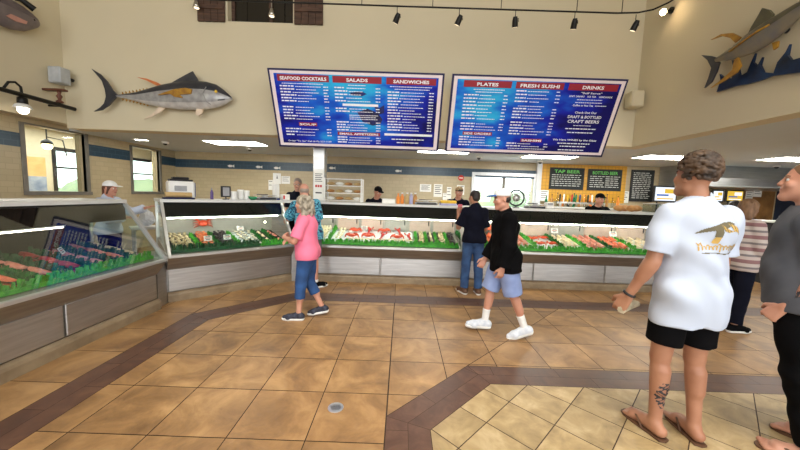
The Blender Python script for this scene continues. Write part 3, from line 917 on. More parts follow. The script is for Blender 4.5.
for sx, x0, x1 in (('left', -3.87, -3.36), ('right', -2.09, -1.56)):
    s_ = MB()
    n_ = 4; w_ = (x1 - x0) / n_
    for i in range(n_): s_.rbox((x0 + i * w_ + 0.003, YS - 0.045, wz0 - 0.03), (x0 + (i + 1) * w_ - 0.003, YS - 0.012, 6.15), 0.005)
    q = s_.build('window_shutter', WOODD); tag(q, 'brown plank shutter open against the wall on the %s side of the loft window' % sx, 'shutter')
    MB().rbox((x0 + 0.01, YS - 0.07, wz0 + 0.18), (x1 - 0.01, YS - 0.045, wz0 + 0.25), 0.004).build('batten', WOODD, q)
    MB().rbox((x0 + 0.01, YS - 0.07, wz0 + 0.8), (x1 - 0.01, YS - 0.045, wz0 + 0.87), 0.004).build('batten', WOODD, q)
# storefront behind the viewer: tall daylight opening with posts
sf = MB()
for x in (XL, -4.2, -2.1, 0.0, 2.1, XR): sf.box((x - 0.06, -7.6, 0), (x + 0.06, -7.48, ZU))
for z in (0.0, 2.3, 4.4, ZU - 0.1): sf.box((XL, -7.6, z), (XR, -7.5, z + 0.1))
struct('wall_front', sf, GREYF)
# dining room seen through the openings on the left
DX, DY0, DY1, DZ = -10.0, 4.6, 14.2, 3.1
struct('floor_dining', MB().box((DX - 0.1, DY0, -0.1), (KX - 0.2, DY1, 0.0)), FT)
struct('ceiling_dining', MB().box((DX - 0.1, DY0, DZ), (KX - 0.2, DY1, DZ + 0.1)), UPCEIL)
dw = MB(); DW = ((9.15, 10.5, 0.9, 2.62), (11.7, 13.1, 0.9, 2.62))
ysd = [DY0 - 0.1, DW[0][0], DW[0][1], DW[1][0], DW[1][1], DY1]
for i, (a, b_) in enumerate(zip(ysd[:-1], ysd[1:])):
    if i in (1, 3): dw.box((DX - 0.1, a, 0), (DX, b_, 0.9)); dw.box((DX - 0.1, a, 2.62), (DX, b_, DZ))
    else: dw.box((DX - 0.1, a, 0), (DX, b_, DZ))
dw.box((DX, DY0 - 0.1, 0), (KX - 0.2, DY0, DZ)); dw.box((DX, DY1, 0), (KX - 0.2, DY1 + 0.1, DZ)); dw.box((KX - 0.2, KY + 0.2, 0), (KX - 0.1, DY1, DZ))
struct('wall_dining', dw, mat('dining_wall_paint', (196, 186, 160), 0.8, var=0.04))
for k, (a, b_, z0, z1) in enumerate(DW):
    fr = MB(); x0, x1 = DX - 0.08, DX + 0.03
    fr.box((x0, a, z0), (x1, b_, z0 + 0.07)); fr.box((x0, a, z1 - 0.1), (x1, b_, z1)); fr.box((x0, a, z0 + 0.07), (x1, a + 0.09, z1 - 0.1)); fr.box((x0, b_ - 0.09, z0 + 0.07), (x1, b_, z1 - 0.1)); fr.box((x0 + 0.02, a + 0.09, 2.02), (x1 - 0.02, b_ - 0.09, 2.07))
    o = fr.build('window_%d' % (5 + k), BLACKM); tag(o, kind='structure')
    MB().box((DX - 0.05, a + 0.09, z0 + 0.07), (DX - 0.045, b_ - 0.09, z1 - 0.1)).build('pane', PANE, o)
# hill and water outside
HILL = mat('dry_hillside', (150, 160, 120), 0.9, c2=(110, 130, 100), scale=0.4)
hm = MB(); nx = 24
for i in range(nx + 1):
    x = -40 + 80 * i / nx
    h = 1.6 + 1.2 * math.sin(i * 0.9) + 0.6 * math.sin(i * 2.3)
    hm.v += [(x, 34, -2), (x, 38, h), (x, 44, -2)]
    if i: 
        k = 3 * i; hm.f += [(k - 3, k, k + 1, k - 2), (k - 2, k + 1, k + 2, k - 1)]; hm.m += [0, 0]
kk = len(hm.v)
for i in range(nx + 1):
    y = -10 + 60 * i / nx; h = 1.3 + 0.8 * math.sin(i * 1.1)
    hm.v += [(-40, y, -2), (-44, y, h), (-50, y, -2)]
    if i:
        k = kk + 3 * i; hm.f += [(k - 3, k, k + 1, k - 2), (k - 2, k + 1, k + 2, k - 1)]; hm.m += [0, 0]
tag(hm.build('hills', HILL, smooth=True), kind='structure')
tag(MB().box((-60, 14.4, -0.4), (60, 34.2, -0.3)).box((-60, -10, -0.4), (DX - 0.2, 14.4, -0.3)).build('ground_outside', mat('pale_pavement', (190, 186, 176), 0.9)), kind='structure')
# ------------------------------------------------------------------ refrigerated seafood cases
TUBE = emit('case_tube_light', (255, 250, 238), TUBE_E)
CURB = mat('beige_stone_curb', (150, 132, 104), 0.55, c2=(118, 100, 76), scale=5)
INNER = mat('case_liner', (176, 170, 160), 0.4, 0.3, var=0.06)
PINKD = mat('sliding_door_panel', (214, 186, 170), 0.35, var=0.05)
TRAYB = mat('black_tray', (26, 26, 28), 0.4)
def deck_z(v): return 0.645 + (v - 0.05) * 0.2
def sl(mb, prof, x0, x1, mi=0):
    """prism along local x with outline (v,z)"""
    return mb.prism(prof, (0, 0, 0), (0, 1, 0), (0, 0, 1), (1, 0, 0), x0, x1, mi)
def make_case(name, label, A, rz, L, ends=(False, False), panels=2, curb_v=0.1, doors=0, tube_gap=0.06, gm=None, tube_end=None, tm=None):
    t = thing(name, label, 'display case', (A[0], A[1], 0), rz)
    sl(MB(), [(-0.012, 0.64), (0.032, 0.64), (0.032, 0.668), (0.022, 0.678), (-0.004, 0.678), (-0.012, 0.67)], 0, L).build('rail', ALU, t)
    sl(MB(), [(0.0, 0.64), (0.03, 0.64), (0.15, 0.47), (0.135, 0.455)], 0, L).build('apron', STEELD, t)
    sl(MB(), [(0.15, 0.14), (0.9, 0.14), (0.9, 0.62), (0.15, 0.62)], 0.0, L).build('cabinet', STEELD, t)
    w = L / panels
    for i in range(panels):
        pb = MB(); pb.rbox((i * w + 0.012, 0.128, 0.15), ((i + 1) * w - 0.012, 0.149, 0.455), 0.006)
        pb.build('front_panel', STEEL, t)
    sl(MB(), [(curb_v, 0.0), (0.92, 0.0), (0.92, 0.14), (0.125, 0.14), (curb_v + 0.008, 0.115), (curb_v, 0.09)], 0, L).build('base_curb', CURB, t)
    dk = [(0.034, 0.622), (0.93, 0.622), (0.93, deck_z(0.93)), (0.034, deck_z(0.034))]
    sl(MB(), dk, 0.01, L - 0.01).build('deck', INNER, t)
    bp = MB(); bp.box((0, 0.94, 0.14), (L, 0.97, 1.366)); bp.build('back_panel', BLACKM if gm else INNER, t)
    for i in range(doors):
        w_ = L / doors
        d = MB().rbox((i * w_ + 0.03, 0.915, 0.86), ((i + 1) * w_ - 0.03, 0.938, 1.3), 0.008).build('sliding_door', PINKD if i % 3 else INNER, t)
        MB().rbox(((i + 1) * w_ - 0.075, 0.905, 0.98), ((i + 1) * w_ - 0.055, 0.915, 1.18), 0.003).build('handle', DARK, d)
    sl(MB(), [(0.487, 1.16), (0.52, 1.16), (0.6, 1.368), (0.497, 1.368)], 0.012, L - 0.012).build('canopy', BLACK, t)
    h = MB(); h.box((tube_gap, 0.5, 1.146), ((tube_end or L) - tube_gap, 0.545, 1.162)); hs = h.build('lamp_housing', WHITEP, t)
    MB().cyl((tube_gap + 0.02, 0.512, 1.141), ((tube_end or L) - tube_gap - 0.02, 0.512, 1.141), 0.0125, n=10).build('light_tube', tm or TUBE, hs, smooth=True)
    sl(MB(), [(0.016, 0.679), (0.022, 0.676), (0.500, 1.366), (0.494, 1.368)], 0.03, L - 0.03).build('front_glass', gm or GLASS, t)
    for k, x in enumerate((0.0, L)):
        e = MB(); a, b = (x, x + 0.035) if k == 0 else (x - 0.035, x)
        sl(e, [(-0.012, 0.672), (0.03, 0.662), (0.515, 1.366), (0.475, 1.372)], a, b)
        if ends[k]:
            sl(e, [(0.0, 0.65), (0.94, 0.65), (0.94, 0.68), (0.0, 0.68)], a, b); e.box((a, 0.925, 0.66), (b, 0.96, 1.37))
        o = e.build('end_frame', ALU, t)
        if ends[k]:
            m = (a + b) / 2
            sl(MB(), [(0.03, 0.68), (0.93, 0.68), (0.93, 1.366), (0.5, 1.366)], m - 0.003, m + 0.003).build('end_glass', GLASS, o)
    sl(MB(), [(0.476, 1.37), (1.05, 1.37), (1.05, 1.412), (0.482, 1.412), (0.476, 1.406)], 0.001, L - 0.001).build('countertop', LEDGE, t)
    return t
CL = ((-3.0, 0.6), PI / 2, 3.42); CD = ((-3.085, 4.165), PI / 4, 1.79); C1 = ((-1.785, 5.45), 0.0, 2.88); C2 = ((1.10, 5.45), 0.0, 3.8)
make_case('display_case', 'long steel and glass seafood case running along the left aisle, glass end panel', *CL, ends=(True, True), panels=3, curb_v=0.09, gm=GLASSL, tube_end=2.75, tm=emit('dim_case_tube', (255, 236, 224), TUBE_E * 0.3))
make_case('display_case', 'short angled seafood case joining the left aisle case to the back cases', *CD, ends=(True, False), panels=1, curb_v=0.12)
make_case('display_case', 'back seafood case with pink door panels, between the teal shirt and the jeans', *C1, panels=2, curb_v=0.13, doors=6)
make_case('display_case', 'back seafood case under the amber tile wall, behind the black jacket', *C2, panels=3, curb_v=0.13, doors=6)
def W(case, u, v, z):
    (ax, ay), r, L = case
    c, s = math.cos(r), math.sin(r)
    return Vector((ax + c * u - s * v, ay + s * u + c * v, z))
# corner cabinet pieces closing the angles between the cases
def corner(label, ca, cb, m, top):
    t = thing('corner_cabinet', label, 'cabinet', (0, 0, 0))
    def wedge(v0, v1, z0, z1, name, mm):
        a, b, c, d = W(ca, ca[2], v0, 0), W(cb, 0, v0, 0), W(cb, 0, v1, 0), W(ca, ca[2], v1, 0)
        da, db = Vector((math.cos(ca[1]), math.sin(ca[1]), 0)) * 0.002, Vector((math.cos(cb[1]), math.sin(cb[1]), 0)) * -0.002
        pts = [a + da, b + db, c + db, d + da]
        MB().prism([(p.x, p.y) for p in pts], (0, 0, 0), (1, 0, 0), (0, 1, 0), (0, 0, 1), z0, z1).build(name, mm, t)
    wedge(0.13, 0.92, 0.0, 0.615, 'body', m)
    wedge(-0.008, 0.036, 0.62, 0.676, 'rail', ALU)
    if top: wedge(0.5, 1.045, 1.372, 1.412, 'countertop', LEDGE)
corner('pale steel corner panel below the gap between the left and angled cases', CL, CD, STEEL, False)
corner('steel corner wedge joining the angled case and the back cases behind the woman in pink', CD, C1, STEEL, True)

# ------------------------------------------------------------------ what lies in the cases
GRN = mat('green_plastic_leaf', (34, 122, 40), 0.45, c2=(18, 84, 34), scale=22)
GRNL = mat('bright_green_leaf', (92, 186, 56), 0.5, c2=(44, 142, 42), scale=22)
GRND = mat('dark_green_fringe', (22, 92, 46), 0.5, c2=(12, 62, 34), scale=22)
SALM = mat('salmon_flesh', (236, 122, 84), 0.35, c2=(224, 96, 62), scale=30, stretch=(1, 6, 1))
PINKF = mat('pink_fillet', (226, 150, 130), 0.35, c2=(206, 116, 100), scale=20, stretch=(1, 5, 1))
WHITF = mat('white_fillet', (236, 218, 186), 0.35, c2=(220, 190, 152), scale=20, stretch=(1, 5, 1))
REDT = mat('red_tuna', (176, 60, 58), 0.35, c2=(142, 40, 46), scale=20)
CRABM = mat('cooked_crab', (226, 84, 40), 0.4, c2=(200, 54, 30), scale=30)
LOBM = mat('cooked_lobster_red', (216, 44, 30), 0.35, c2=(180, 30, 24), scale=25)
SHRM = mat('orange_shrimp', (240, 140, 84), 0.35, c2=(228, 104, 58), scale=60)
CLAMM = mat('pale_clam_shell', (226, 208, 170), 0.5, c2=(190, 160, 118), scale=40)
MUSM = mat('dark_mussel_shell', (40, 36, 46), 0.3, c2=(70, 56, 58), scale=40)
SCAM = mat('cream_scallop', (242, 226, 190), 0.4, var=0.06)
OYSM = mat('grey_oyster_shell', (196, 190, 176), 0.5, c2=(140, 134, 124), scale=40)
ICEM = mat('crushed_ice', (232, 238, 242), 0.25, var=0.05, scale=40)
SQUM = mat('purple_squid', (176, 108, 116), 0.35, c2=(214, 160, 150), scale=18)
CARD = mat('white_price_card', (240, 238, 232), 0.6, var=0.02)
def fillet(L, Wd, T, m, name):
    b = MB(); nu, nv = 12, 6
    for i in range(nu + 1):
        s_ = i / nu; w = Wd * (0.35 + 0.65 * math.sin(PI * min(1, 0.15 + s_ * 0.8)) ** 0.8) * (1 if s_ < 0.99 else 0.6)
        for j in range(nv + 1):
            q = j / nv * 2 - 1
            b.v.append(((s_ - 0.5) * L, q * w / 2 + 0.01 * math.sin(4 * s_), T * (1 - abs(q) ** 2.2) * (0.6 + 0.4 * math.sin(PI * s_)) + 0.003))
    for i in range(nu):
        for j in range(nv):
            k = i * (nv + 1) + j
            b.f.append((k, k + nv + 1, k + nv + 2, k + 1)); b.m.append(0)
    n0 = len(b.v); e = list(range(0, nv + 1)) + [i * (nv + 1) + nv for i in range(1, nu + 1)] + [nu * (nv + 1) + j for j in range(nv - 1, -1, -1)] + [i * (nv + 1) for i in range(nu - 1, 0, -1)]
    b.v += [(b.v[i][0], b.v[i][1], 0.0) for i in e]
    for i in range(len(e)):
        j = (i + 1) % len(e)
        b.f.append((e[i], e[j], n0 + j, n0 + i)); b.m.append(0)
    b.f.append(tuple(range(n0, n0 + len(e)))[::-1]); b.m.append(0)
    return b.build(name, m, smooth=True)
def crab():
    t = thing('crab', '', 'crab')
    b = MB(); b.ell((0, 0, 0.035), (0.075, 0.055, 0.03), nu=16, nv=8); b.build('shell', CRABM, t, smooth=True)
    for sg in (-1, 1):
        for i in range(4):
            y = -0.035 + i * 0.022
            MB().tube([(sg * 0.06, y, 0.035), (sg * 0.105, y * 1.5, 0.055), (sg * 0.14, y * 2.0, 0.008)], [0.009, 0.008, 0.004], 6).build('leg', CRABM, t, smooth=True)
        c = MB(); c.tube([(sg * 0.055, 0.04, 0.035), (sg * 0.09, 0.075, 0.045), (sg * 0.07, 0.1, 0.035)], [0.011, 0.013, 0.012], 7)
        c.tube([(sg * 0.07, 0.1, 0.035), (sg * 0.045, 0.125, 0.035), (sg * 0.03, 0.14, 0.03)], [0.016, 0.013, 0.003], 7); c.tube([(sg * 0.07, 0.105, 0.035), (sg * 0.06, 0.14, 0.04)], [0.01, 0.003], 6)
        c.build('claw', CRABM, t, smooth=True)
    return t
def lobster():
    t = thing('lobster', '', 'lobster')
    b = MB(); 
    for i in range(6): b.ell((0, -0.03 - i * 0.024, 0.03 - i * 0.002), (0.03 - i * 0.002, 0.018, 0.024 - i * 0.002), nu=10, nv=6)
    b.build('tail', LOBM, t, smooth=True)
    MB().ell((0, 0.03, 0.034), (0.034, 0.06, 0.03), nu=12, nv=8).build('shell', LOBM, t, smooth=True)
    for sg in (-1, 1):
        c = MB(); c.tube([(sg * 0.025, 0.07, 0.03), (sg * 0.06, 0.1, 0.035), (sg * 0.055, 0.14, 0.035)], [0.009, 0.01, 0.012], 7)
        c.tube([(sg * 0.055, 0.13, 0.035), (sg * 0.05, 0.17, 0.035), (sg * 0.035, 0.2, 0.03)], [0.014, 0.02, 0.003], 8)
        c.build('claw', LOBM, t, smooth=True)
    MB().prism([(-0.03, 0), (0.03, 0), (0.045, -0.04), (0, -0.05), (-0.045, -0.04)], (0, -0.16, 0), (1, 0, 0), (0, 1, 0), (0, 0, 1), 0.005, 0.018).build('tail_fan', LOBM, t)
    return t
def shrimp():
    b = MB(); pts = []
    for i in range(8):
        a = -0.3 + i * 0.5; r = 0.024
        pts.append((r * math.cos(a), r * math.sin(a), 0.011))
    b.tube(pts, [0.006, 0.01, 0.0105, 0.0105, 0.0095, 0.008, 0.006, 0.008], 7)
    return b.build('shrimp', SHRM, smooth=True)
def shell(m, name, r):
    b = MB(); b.ell((0, 0, r[2] * 0.8), r, nu=12, nv=8); 
    b.v = [(x, y * (1 - 0.25 * x / r[0]), z + 0.0015 * math.cos(14 * x / r[0])) for x, y, z in b.v]
    return b.build(name, m, smooth=True)
def oyster():
    b = MB(); b.ell((0, 0, 0.012), (0.05, 0.034, 0.014), nu=14, nv=6, jit=0.07); o = b.build('oyster', OYSM, smooth=True)
    MB().ell((0.002, 0, 0.021), (0.036, 0.022, 0.008), nu=12, nv=6).build('meat', SCAM, o, smooth=True)
    return o
def card():
    t = thing('price_card', '', 'sign')
    b = MB(); b.box((-0.05, -0.0015, 0.045), (0.05, 0.0015, 0.115)); c = b.build('card', CARD, t)
    k = MB()
    for i, w in enumerate((0.06, 0.075, 0.05)):
        k.box((-w / 2, -0.0024, 0.097 - i * 0.019), (w / 2, -0.0016, 0.106 - i * 0.019), mi=1 if i == 1 else 0)
    k.build('print', [INKM, REDI], c)
    MB().cyl((0, 0, 0), (0, 0, 0.046), 0.002, n=6).build('stick', WHITEP, t)
    return t
def leafy(L, wd, h, m, name, dens=30):
    """strip of moulded plastic leaves: ragged upstanding fringe on a bar"""
    b = MB(); n = max(8, int(L * dens))
    b.box((0, -wd / 2, 0), (L, wd / 2, h * 0.4))
    for i in range(n):
        for k in range(3):
            x = (i + random.random()) * L / n; y = random.uniform(-wd * 0.36, wd * 0.36); a = random.uniform(0, PI); r = random.uniform(0.5, 1.0) * wd * 0.45; hh = h * random.uniform(0.7, 1.1)
            tx, ty = random.uniform(-0.3, 0.3) * wd, random.uniform(-0.2, 0.2) * wd
            c, s_ = math.cos(a) * r, math.sin(a) * r
            x = min(max(x, r), L - r)
            b.add([(x - c, y - s_, h * 0.2), (x + c, y + s_, h * 0.2), (x + c * 0.6 + tx, y + s_ * 0.6 + ty, hh), (x - c * 0.6 + tx, y - s_ * 0.6 + ty, hh), (x - s_ * 0.35, y + c * 0.35, h * 0.2)],
                  [(0, 1, 2, 3), (1, 4, 2), (4, 0, 3), (4, 3, 2), (0, 4, 1)])
    return b.build(name, m)
def divider_proto(m, L=0.78, name='leaf_divider'):
    return leafy(L, 0.05, 0.075, m, name)
def wide_divider(m, L): return leafy(L, 0.075, 0.1, m, 'leaf_divider', 34)
PROTO = dict(crab=crab, lobster=lobster, shrimp=shrimp, clam=lambda: shell(CLAMM, 'clam', (0.03, 0.024, 0.014)), mussel=lambda: shell(MUSM, 'mussel', (0.036, 0.019, 0.013)),
             scallop=lambda: shell(SCAM, 'scallop', (0.026, 0.026, 0.015)), oyster=oyster, card=card,
             salmon=lambda: fillet(0.26, 0.1, 0.032, SALM, 'salmon_fillet'), pink=lambda: fillet(0.22, 0.085, 0.03, PINKF, 'pink_fillet'), white=lambda: fillet(0.2, 0.075, 0.026, WHITF, 'white_fillet'),
             tuna=lambda: fillet(0.2, 0.11, 0.036, REDT, 'tuna_steak'), squid=lambda: fillet(0.13, 0.05, 0.026, SQUM, 'squid'))
CATS = dict(crab='crab', lobster='lobster', shrimp='shrimp', clam='clam', mussel='mussel', scallop='scallop', oyster='oyster', salmon='fish fillet', pink='fish fillet', white='fish fillet', tuna='fish fillet', squid='squid', card='sign')
_first = {}
def place(kind, loc, rot, label, group=None, scale=1.0):
    if kind not in _first:
        _first[kind] = PROTO[kind](); o = _first[kind]
        o.location = loc; o.rotation_euler = rot
    else:
        o = copy_tree(_first[kind], loc, rot)
        if 'group' in o: del o['group']
    o.scale = (scale,) * 3
    o['label'] = label; o['category'] = CATS[kind]
    if group: o['group'] = group
    return o
_divs = {}
def divider(case, u, v0, v1, m, label, skew=0.0, group=None, lift=0.006):
    k = (m.name, round(v1 - v0, 2), case is CL)
    r = case[1] + PI / 2 + skew
    a = W(case, u, v0, deck_z(v0) + lift)
    tilt = -math.atan(0.2)
    if k not in _divs:
        o = wide_divider(m, v1 - v0) if case is CL else divider_proto(m, v1 - v0); _divs[k] = o; o.location = a
    else: o = copy_tree(_divs[k], a)
    o.rotation_euler = (0, tilt, r)
    return tag(o, label, 'leaf divider', group)
def fringe(case, u0, u1, m, label, v=0.165, h=0.1):
    o = leafy(u1 - u0, 0.06, h, m, 'leaf_fringe', 34); o.location = W(case, u0, v, deck_z(v + 0.03) + 0.002); o.rotation_euler = (0, 0, case[1])
    return tag(o, label, 'leaf border')
def tray(case, u0, u1, v0, v1, label, m=None, fill=None):
    """shallow tray following the deck slope"""
    t = thing('tray', label, 'tray', W(case, 0, 0, 0), case[1])
    b = MB(); w = 0.012; z = lambda v: deck_z(v) + 0.003
    for (a0, a1, b0, b1, h) in ((u0, u1, v0, v1, 0.008), (u0, u0 + w, v0, v1, 0.03), (u1 - w, u1, v0, v1, 0.03), (u0 + w, u1 - w, v0, v0 + w, 0.03), (u0 + w, u1 - w, v1 - w, v1, 0.03)):
        b.add([(a0, b0, z(b0)), (a1, b0, z(b0)), (a1, b1, z(b1)), (a0, b1, z(b1)), (a0, b0, z(b0) + h), (a1, b0, z(b0) + h), (a1, b1, z(b1) + h), (a0, b1, z(b1) + h)],
              [(0, 3, 2, 1), (4, 5, 6, 7), (0, 1, 5, 4), (1, 2, 6, 5), (2, 3, 7, 6), (3, 0, 4, 7)])
    b.build('pan', m or TRAYB, t)
    return t
def ice(case, u0, u1, v0, v1, label, h=0.035):
    b = MB(); nu, nv = int((u1 - u0) * 34), int((v1 - v0) * 34)
    for j in range(nv + 1):
        for i in range(nu + 1):
            v = v0 + (v1 - v0) * j / nv; e = min(1, 4 * min(i, nu - i, j, nv - j) / 4)
            b.v.append(tuple(W(case, u0 + (u1 - u0) * i / nu, v, deck_z(v) + 0.002 + e * h * random.uniform(0.6, 1.15))))
    for j in range(nv):
        for i in range(nu):
            k = j * (nu + 1) + i; b.f.append((k, k + 1, k + nu + 2, k + nu + 1)); b.m.append(0)
    o = b.build('crushed_ice', ICEM, smooth=True)
    return tag(o, label, 'ice', kind='stuff')
def heap(case, kind, u0, u1, v0, v1, nu, nv, label, group, lift=0.012, along=True, jit=0.3, layers=1, spin=0.25, scale=1.0, step=0.018):
    for l in range(layers):
        for j in range(nv):
            for i in range(nu):
                u = u0 + (u1 - u0) * (i + 0.5 + random.uniform(-jit, jit)) / nu
                v = v0 + (v1 - v0) * (j + 0.5 + random.uniform(-jit, jit)) / nv
                a = (case[1] + (PI / 2 if along else 0)) + random.uniform(-spin, spin)
                tl = 0.197 if not along else 0.0
                rot = (0.197 * (0 if along else 1), -0.197 * (1 if along else 0), a)
                place(kind, W(case, u, v, deck_z(v) + lift + l * step), rot, label, group, scale * random.uniform(0.92, 1.06))
# left aisle case: u = distance from the viewer's end; only 1.4 .. 3.4 shows
u_ = [1.0, 1.3, 1.6, 1.88, 2.15, 2.42, 2.68, 2.93, 3.17]
names = ['salmon', 'squid', 'salmon', 'squid', 'salmon', 'pink', 'tuna', 'squid', 'pink', 'white']
ords = ['first', 'second', 'third', 'fourth', 'fifth', 'sixth', 'seventh', 'eighth', 'ninth', 'tenth']
for i, u in enumerate(u_):
    divider(CL, u, 0.22, 0.90, GRN if i < 5 else GRND, 'green leaf divider in the left case, %s counted from the glass end' % ords[len(u_) - 1 - i])
ub_ = [0.7] + u_ + [3.36]
for i in range(len(ub_) - 1):
    k = names[i]; a, b_ = ub_[i] + 0.068, ub_[i + 1] - 0.068
    nm = {'salmon': 'orange salmon fillets', 'squid': 'purplish squid pieces', 'pink': 'pale pink fillets', 'tuna': 'dark red tuna steaks', 'white': 'white fish fillets'}[k]
    nxt = '%s bin from the glass end' % ords[len(u_) - i] if 0 < i < len(u_) else ('bin beside the glass end' if i else 'bin at the near end')
    tray(CL, a - 0.004, b_ + 0.004, 0.22, 0.88, 'black tray of %s, left case, %s' % (nm, nxt))
    n = {'salmon': (1, 3), 'squid': (2, 4), 'pink': (1, 3), 'tuna': (1, 3), 'white': (1, 3)}[k]
    heap(CL, k, a, b_, 0.24, 0.87, n[0], n[1], '%s in the left case, %s' % (nm[:-1] if k != 'squid' else 'purplish squid piece', nxt), '%s in left case bin %s' % (nm, ords[i]), jit=0.04 if k != 'squid' else 0.2, layers=2, step=0.034 if k == 'squid' else 0.05, spin=0.3 if k == 'squid' else 0.05, lift=0.016, scale=0.8 if k == 'salmon' else 0.9)
fringe(CL, 0.1, 3.38, GRNL, 'green leaf border along the front of the left case')
for u, v, ya, lb in ((2.02, 0.6, 0.35, 'large white price card standing askew in the middle of the left case'), (2.8, 0.62, 0.3, 'small price card near the far end of the left case'), (1.42, 0.82, 0.1, 'pale price card at the back of the salmon in the left case'), (1.72, 0.82, 0.1, 'pale price card at the back of the squid in the left case')):
    place('card', W(CL, u, v, deck_z(v) + 0.03), (-0.5, 0, CL[1] + ya + 0.25), lb, scale=2.0 if v < 0.61 else 1.1)
# angled case
fringe(CD, 0.06, 1.26, GRND, 'dark green leaf border along the front of the angled case', h=0.115)
fringe(CD, 1.28, 1.74, GRNL, 'green leaf border end piece behind the woman in pink')
bins = [(0.08, 0.4, 'clam', 'pale clams'), (0.46, 0.66, 'shrimp', 'orange shrimp'), (0.72, 0.94, 'mussel', 'dark mussels'), (1.0, 1.34, 'oyster', 'open oysters'), (1.41, 1.53, 'white', 'white fillets'), (1.6, 1.74, 'pink', 'pink fillets')]
for i, (a, b_, k, nm) in enumerate(bins):
    if i: divider(CD, a - 0.03, 0.22, 0.88, GRNL if i in (1, 3) else GRN, 'green leaf divider in the angled case, before the %s' % nm)
    if k == 'oyster': ice(CD, a + 0.01, b_ - 0.01, 0.22, 0.88, 'crushed ice under the oysters in the angled case')
    else: tray(CD, a + 0.01, b_ - 0.01, 0.22, 0.88, 'black tray of %s in the angled case' % nm)
    n = {'clam': (4, 9), 'shrimp': (3, 9), 'mussel': (3, 9), 'oyster': (3, 7), 'white': (1, 3), 'pink': (1, 3)}[k]
    heap(CD, k, a + 0.028, b_ - 0.028, 0.26, 0.86, n[0], n[1], 'one of the %s in the angled case' % nm, '%s in the angled case' % nm, layers=2 if k in ('clam', 'mussel', 'shrimp') else 1, spin=0.05 if k in ('white', 'pink') else 3, lift=0.058 if k == 'oyster' else 0.032, scale=0.72 if k in ('white', 'pink') else 0.92, step=0.032, jit=0.2)
for u, v, lb in ((0.56, 0.34, 'price card in front of the orange shrimp'), (0.83, 0.34, 'price card in front of the dark mussels'), (1.16, 0.75, 'large price card standing in the oyster ice')):
    place('card', W(CD, u, v, deck_z(v) + 0.04), (-0.3, 0, CD[1]), 'white ' + lb + ' in the angled case', scale=1.1)
place('crab', W(CD, 0.62, 0.9, 1.0), (1.2, 0, CD[1]), 'orange crab propped upright at the back of the angled case')
# back case with crabs on ice
fringe(C1, 0.05, 2.82, GRNL, 'bright green leaf border along the front of the back case with the crabs')
ice(C1, 0.04, 2.02, 0.22, 0.9, 'crushed ice under the crabs and scallops in the back case', 0.05)
heap(C1, 'scallop', 0.08, 0.42, 0.25, 0.87, 6, 9, 'one of the cream scallops in the back case with the crabs', 'scallops in the back case', layers=2, spin=3, lift=0.074, step=0.034, jit=0.15)
divider(C1, 0.5, 0.24, 0.88, GRNL, 'bright green leaf divider beside the scallops', lift=0.07)
heap(C1, 'scallop', 0.57, 0.72, 0.25, 0.87, 2, 8, 'one of the cream scallops between the leaf divider and the crabs', 'scallops by the crabs', spin=3, lift=0.074, jit=0.15)
cr_ = [(0.88, 0.4), (0.9, 0.72), (1.18, 0.42), (1.72, 0.4), (1.46, 0.74)]
for (u, v), lb in zip(cr_, ('nearest the scallops', 'behind the crab nearest the scallops', 'just before the middle lobster', 'first past the middle lobster', 'behind the middle lobster')):
    place('crab', W(C1, u, v, deck_z(v) + 0.07), (0.2, 0, random.uniform(-0.3, 0.3)), 'cooked orange crab on ice, ' + lb, scale=0.92)
lb_ = [(1.45, 0.42), (1.18, 0.72), (1.93, 0.42), (1.74, 0.72)]
for (u, v), lb in zip(lb_, ('in the middle of the ice', 'behind the crab before the middle lobster', 'near the dark trays', 'at the back beside the dark trays')):
    place('lobster', W(C1, u, v, deck_z(v) + 0.085), (0.2, 0, random.uniform(-0.35, 0.35)), 'cooked red lobster on ice, ' + lb, scale=0.85)
heap(C1, 'scallop', 0.8, 2.0, 0.23, 0.28, 18, 2, 'one of the pale scallops strewn at the front of the crab ice', 'scallops at the front of the crab ice', spin=3, lift=0.074, jit=0.15)
for i, (a, k, nm) in enumerate(((2.1, 'clam', 'tan clams'), (2.29, 'white', 'white fillets'), (2.48, 'clam', 'pale clams'), (2.67, 'mussel', 'mussels'))):
    divider(C1, a - 0.03, 0.22, 0.9, GRNL, 'green leaf divider before the %s beside the jeans' % nm, skew=0.0)
    tray(C1, a + 0.01, a + 0.13, 0.22, 0.9, 'black tray of %s beside the jeans' % nm)
    heap(C1, k, a + 0.028, a + 0.112, 0.26, 0.86, 1 if k == 'white' else 2, 3 if k == 'white' else 10, 'one of the %s in the black tray beside the jeans' % nm, '%s beside the jeans' % nm, layers=2, spin=0.1 if k == 'white' else 3, scale=0.66 if k == 'white' else 0.88, lift=0.03, step=0.04 if k == 'white' else 0.032, jit=0.05 if k == 'white' else 0.3)
place('card', W(C1, 1.05, 0.86, deck_z(0.86)), (-0.3, 0, 0), 'white price card at the back of the crab ice', scale=1.2)
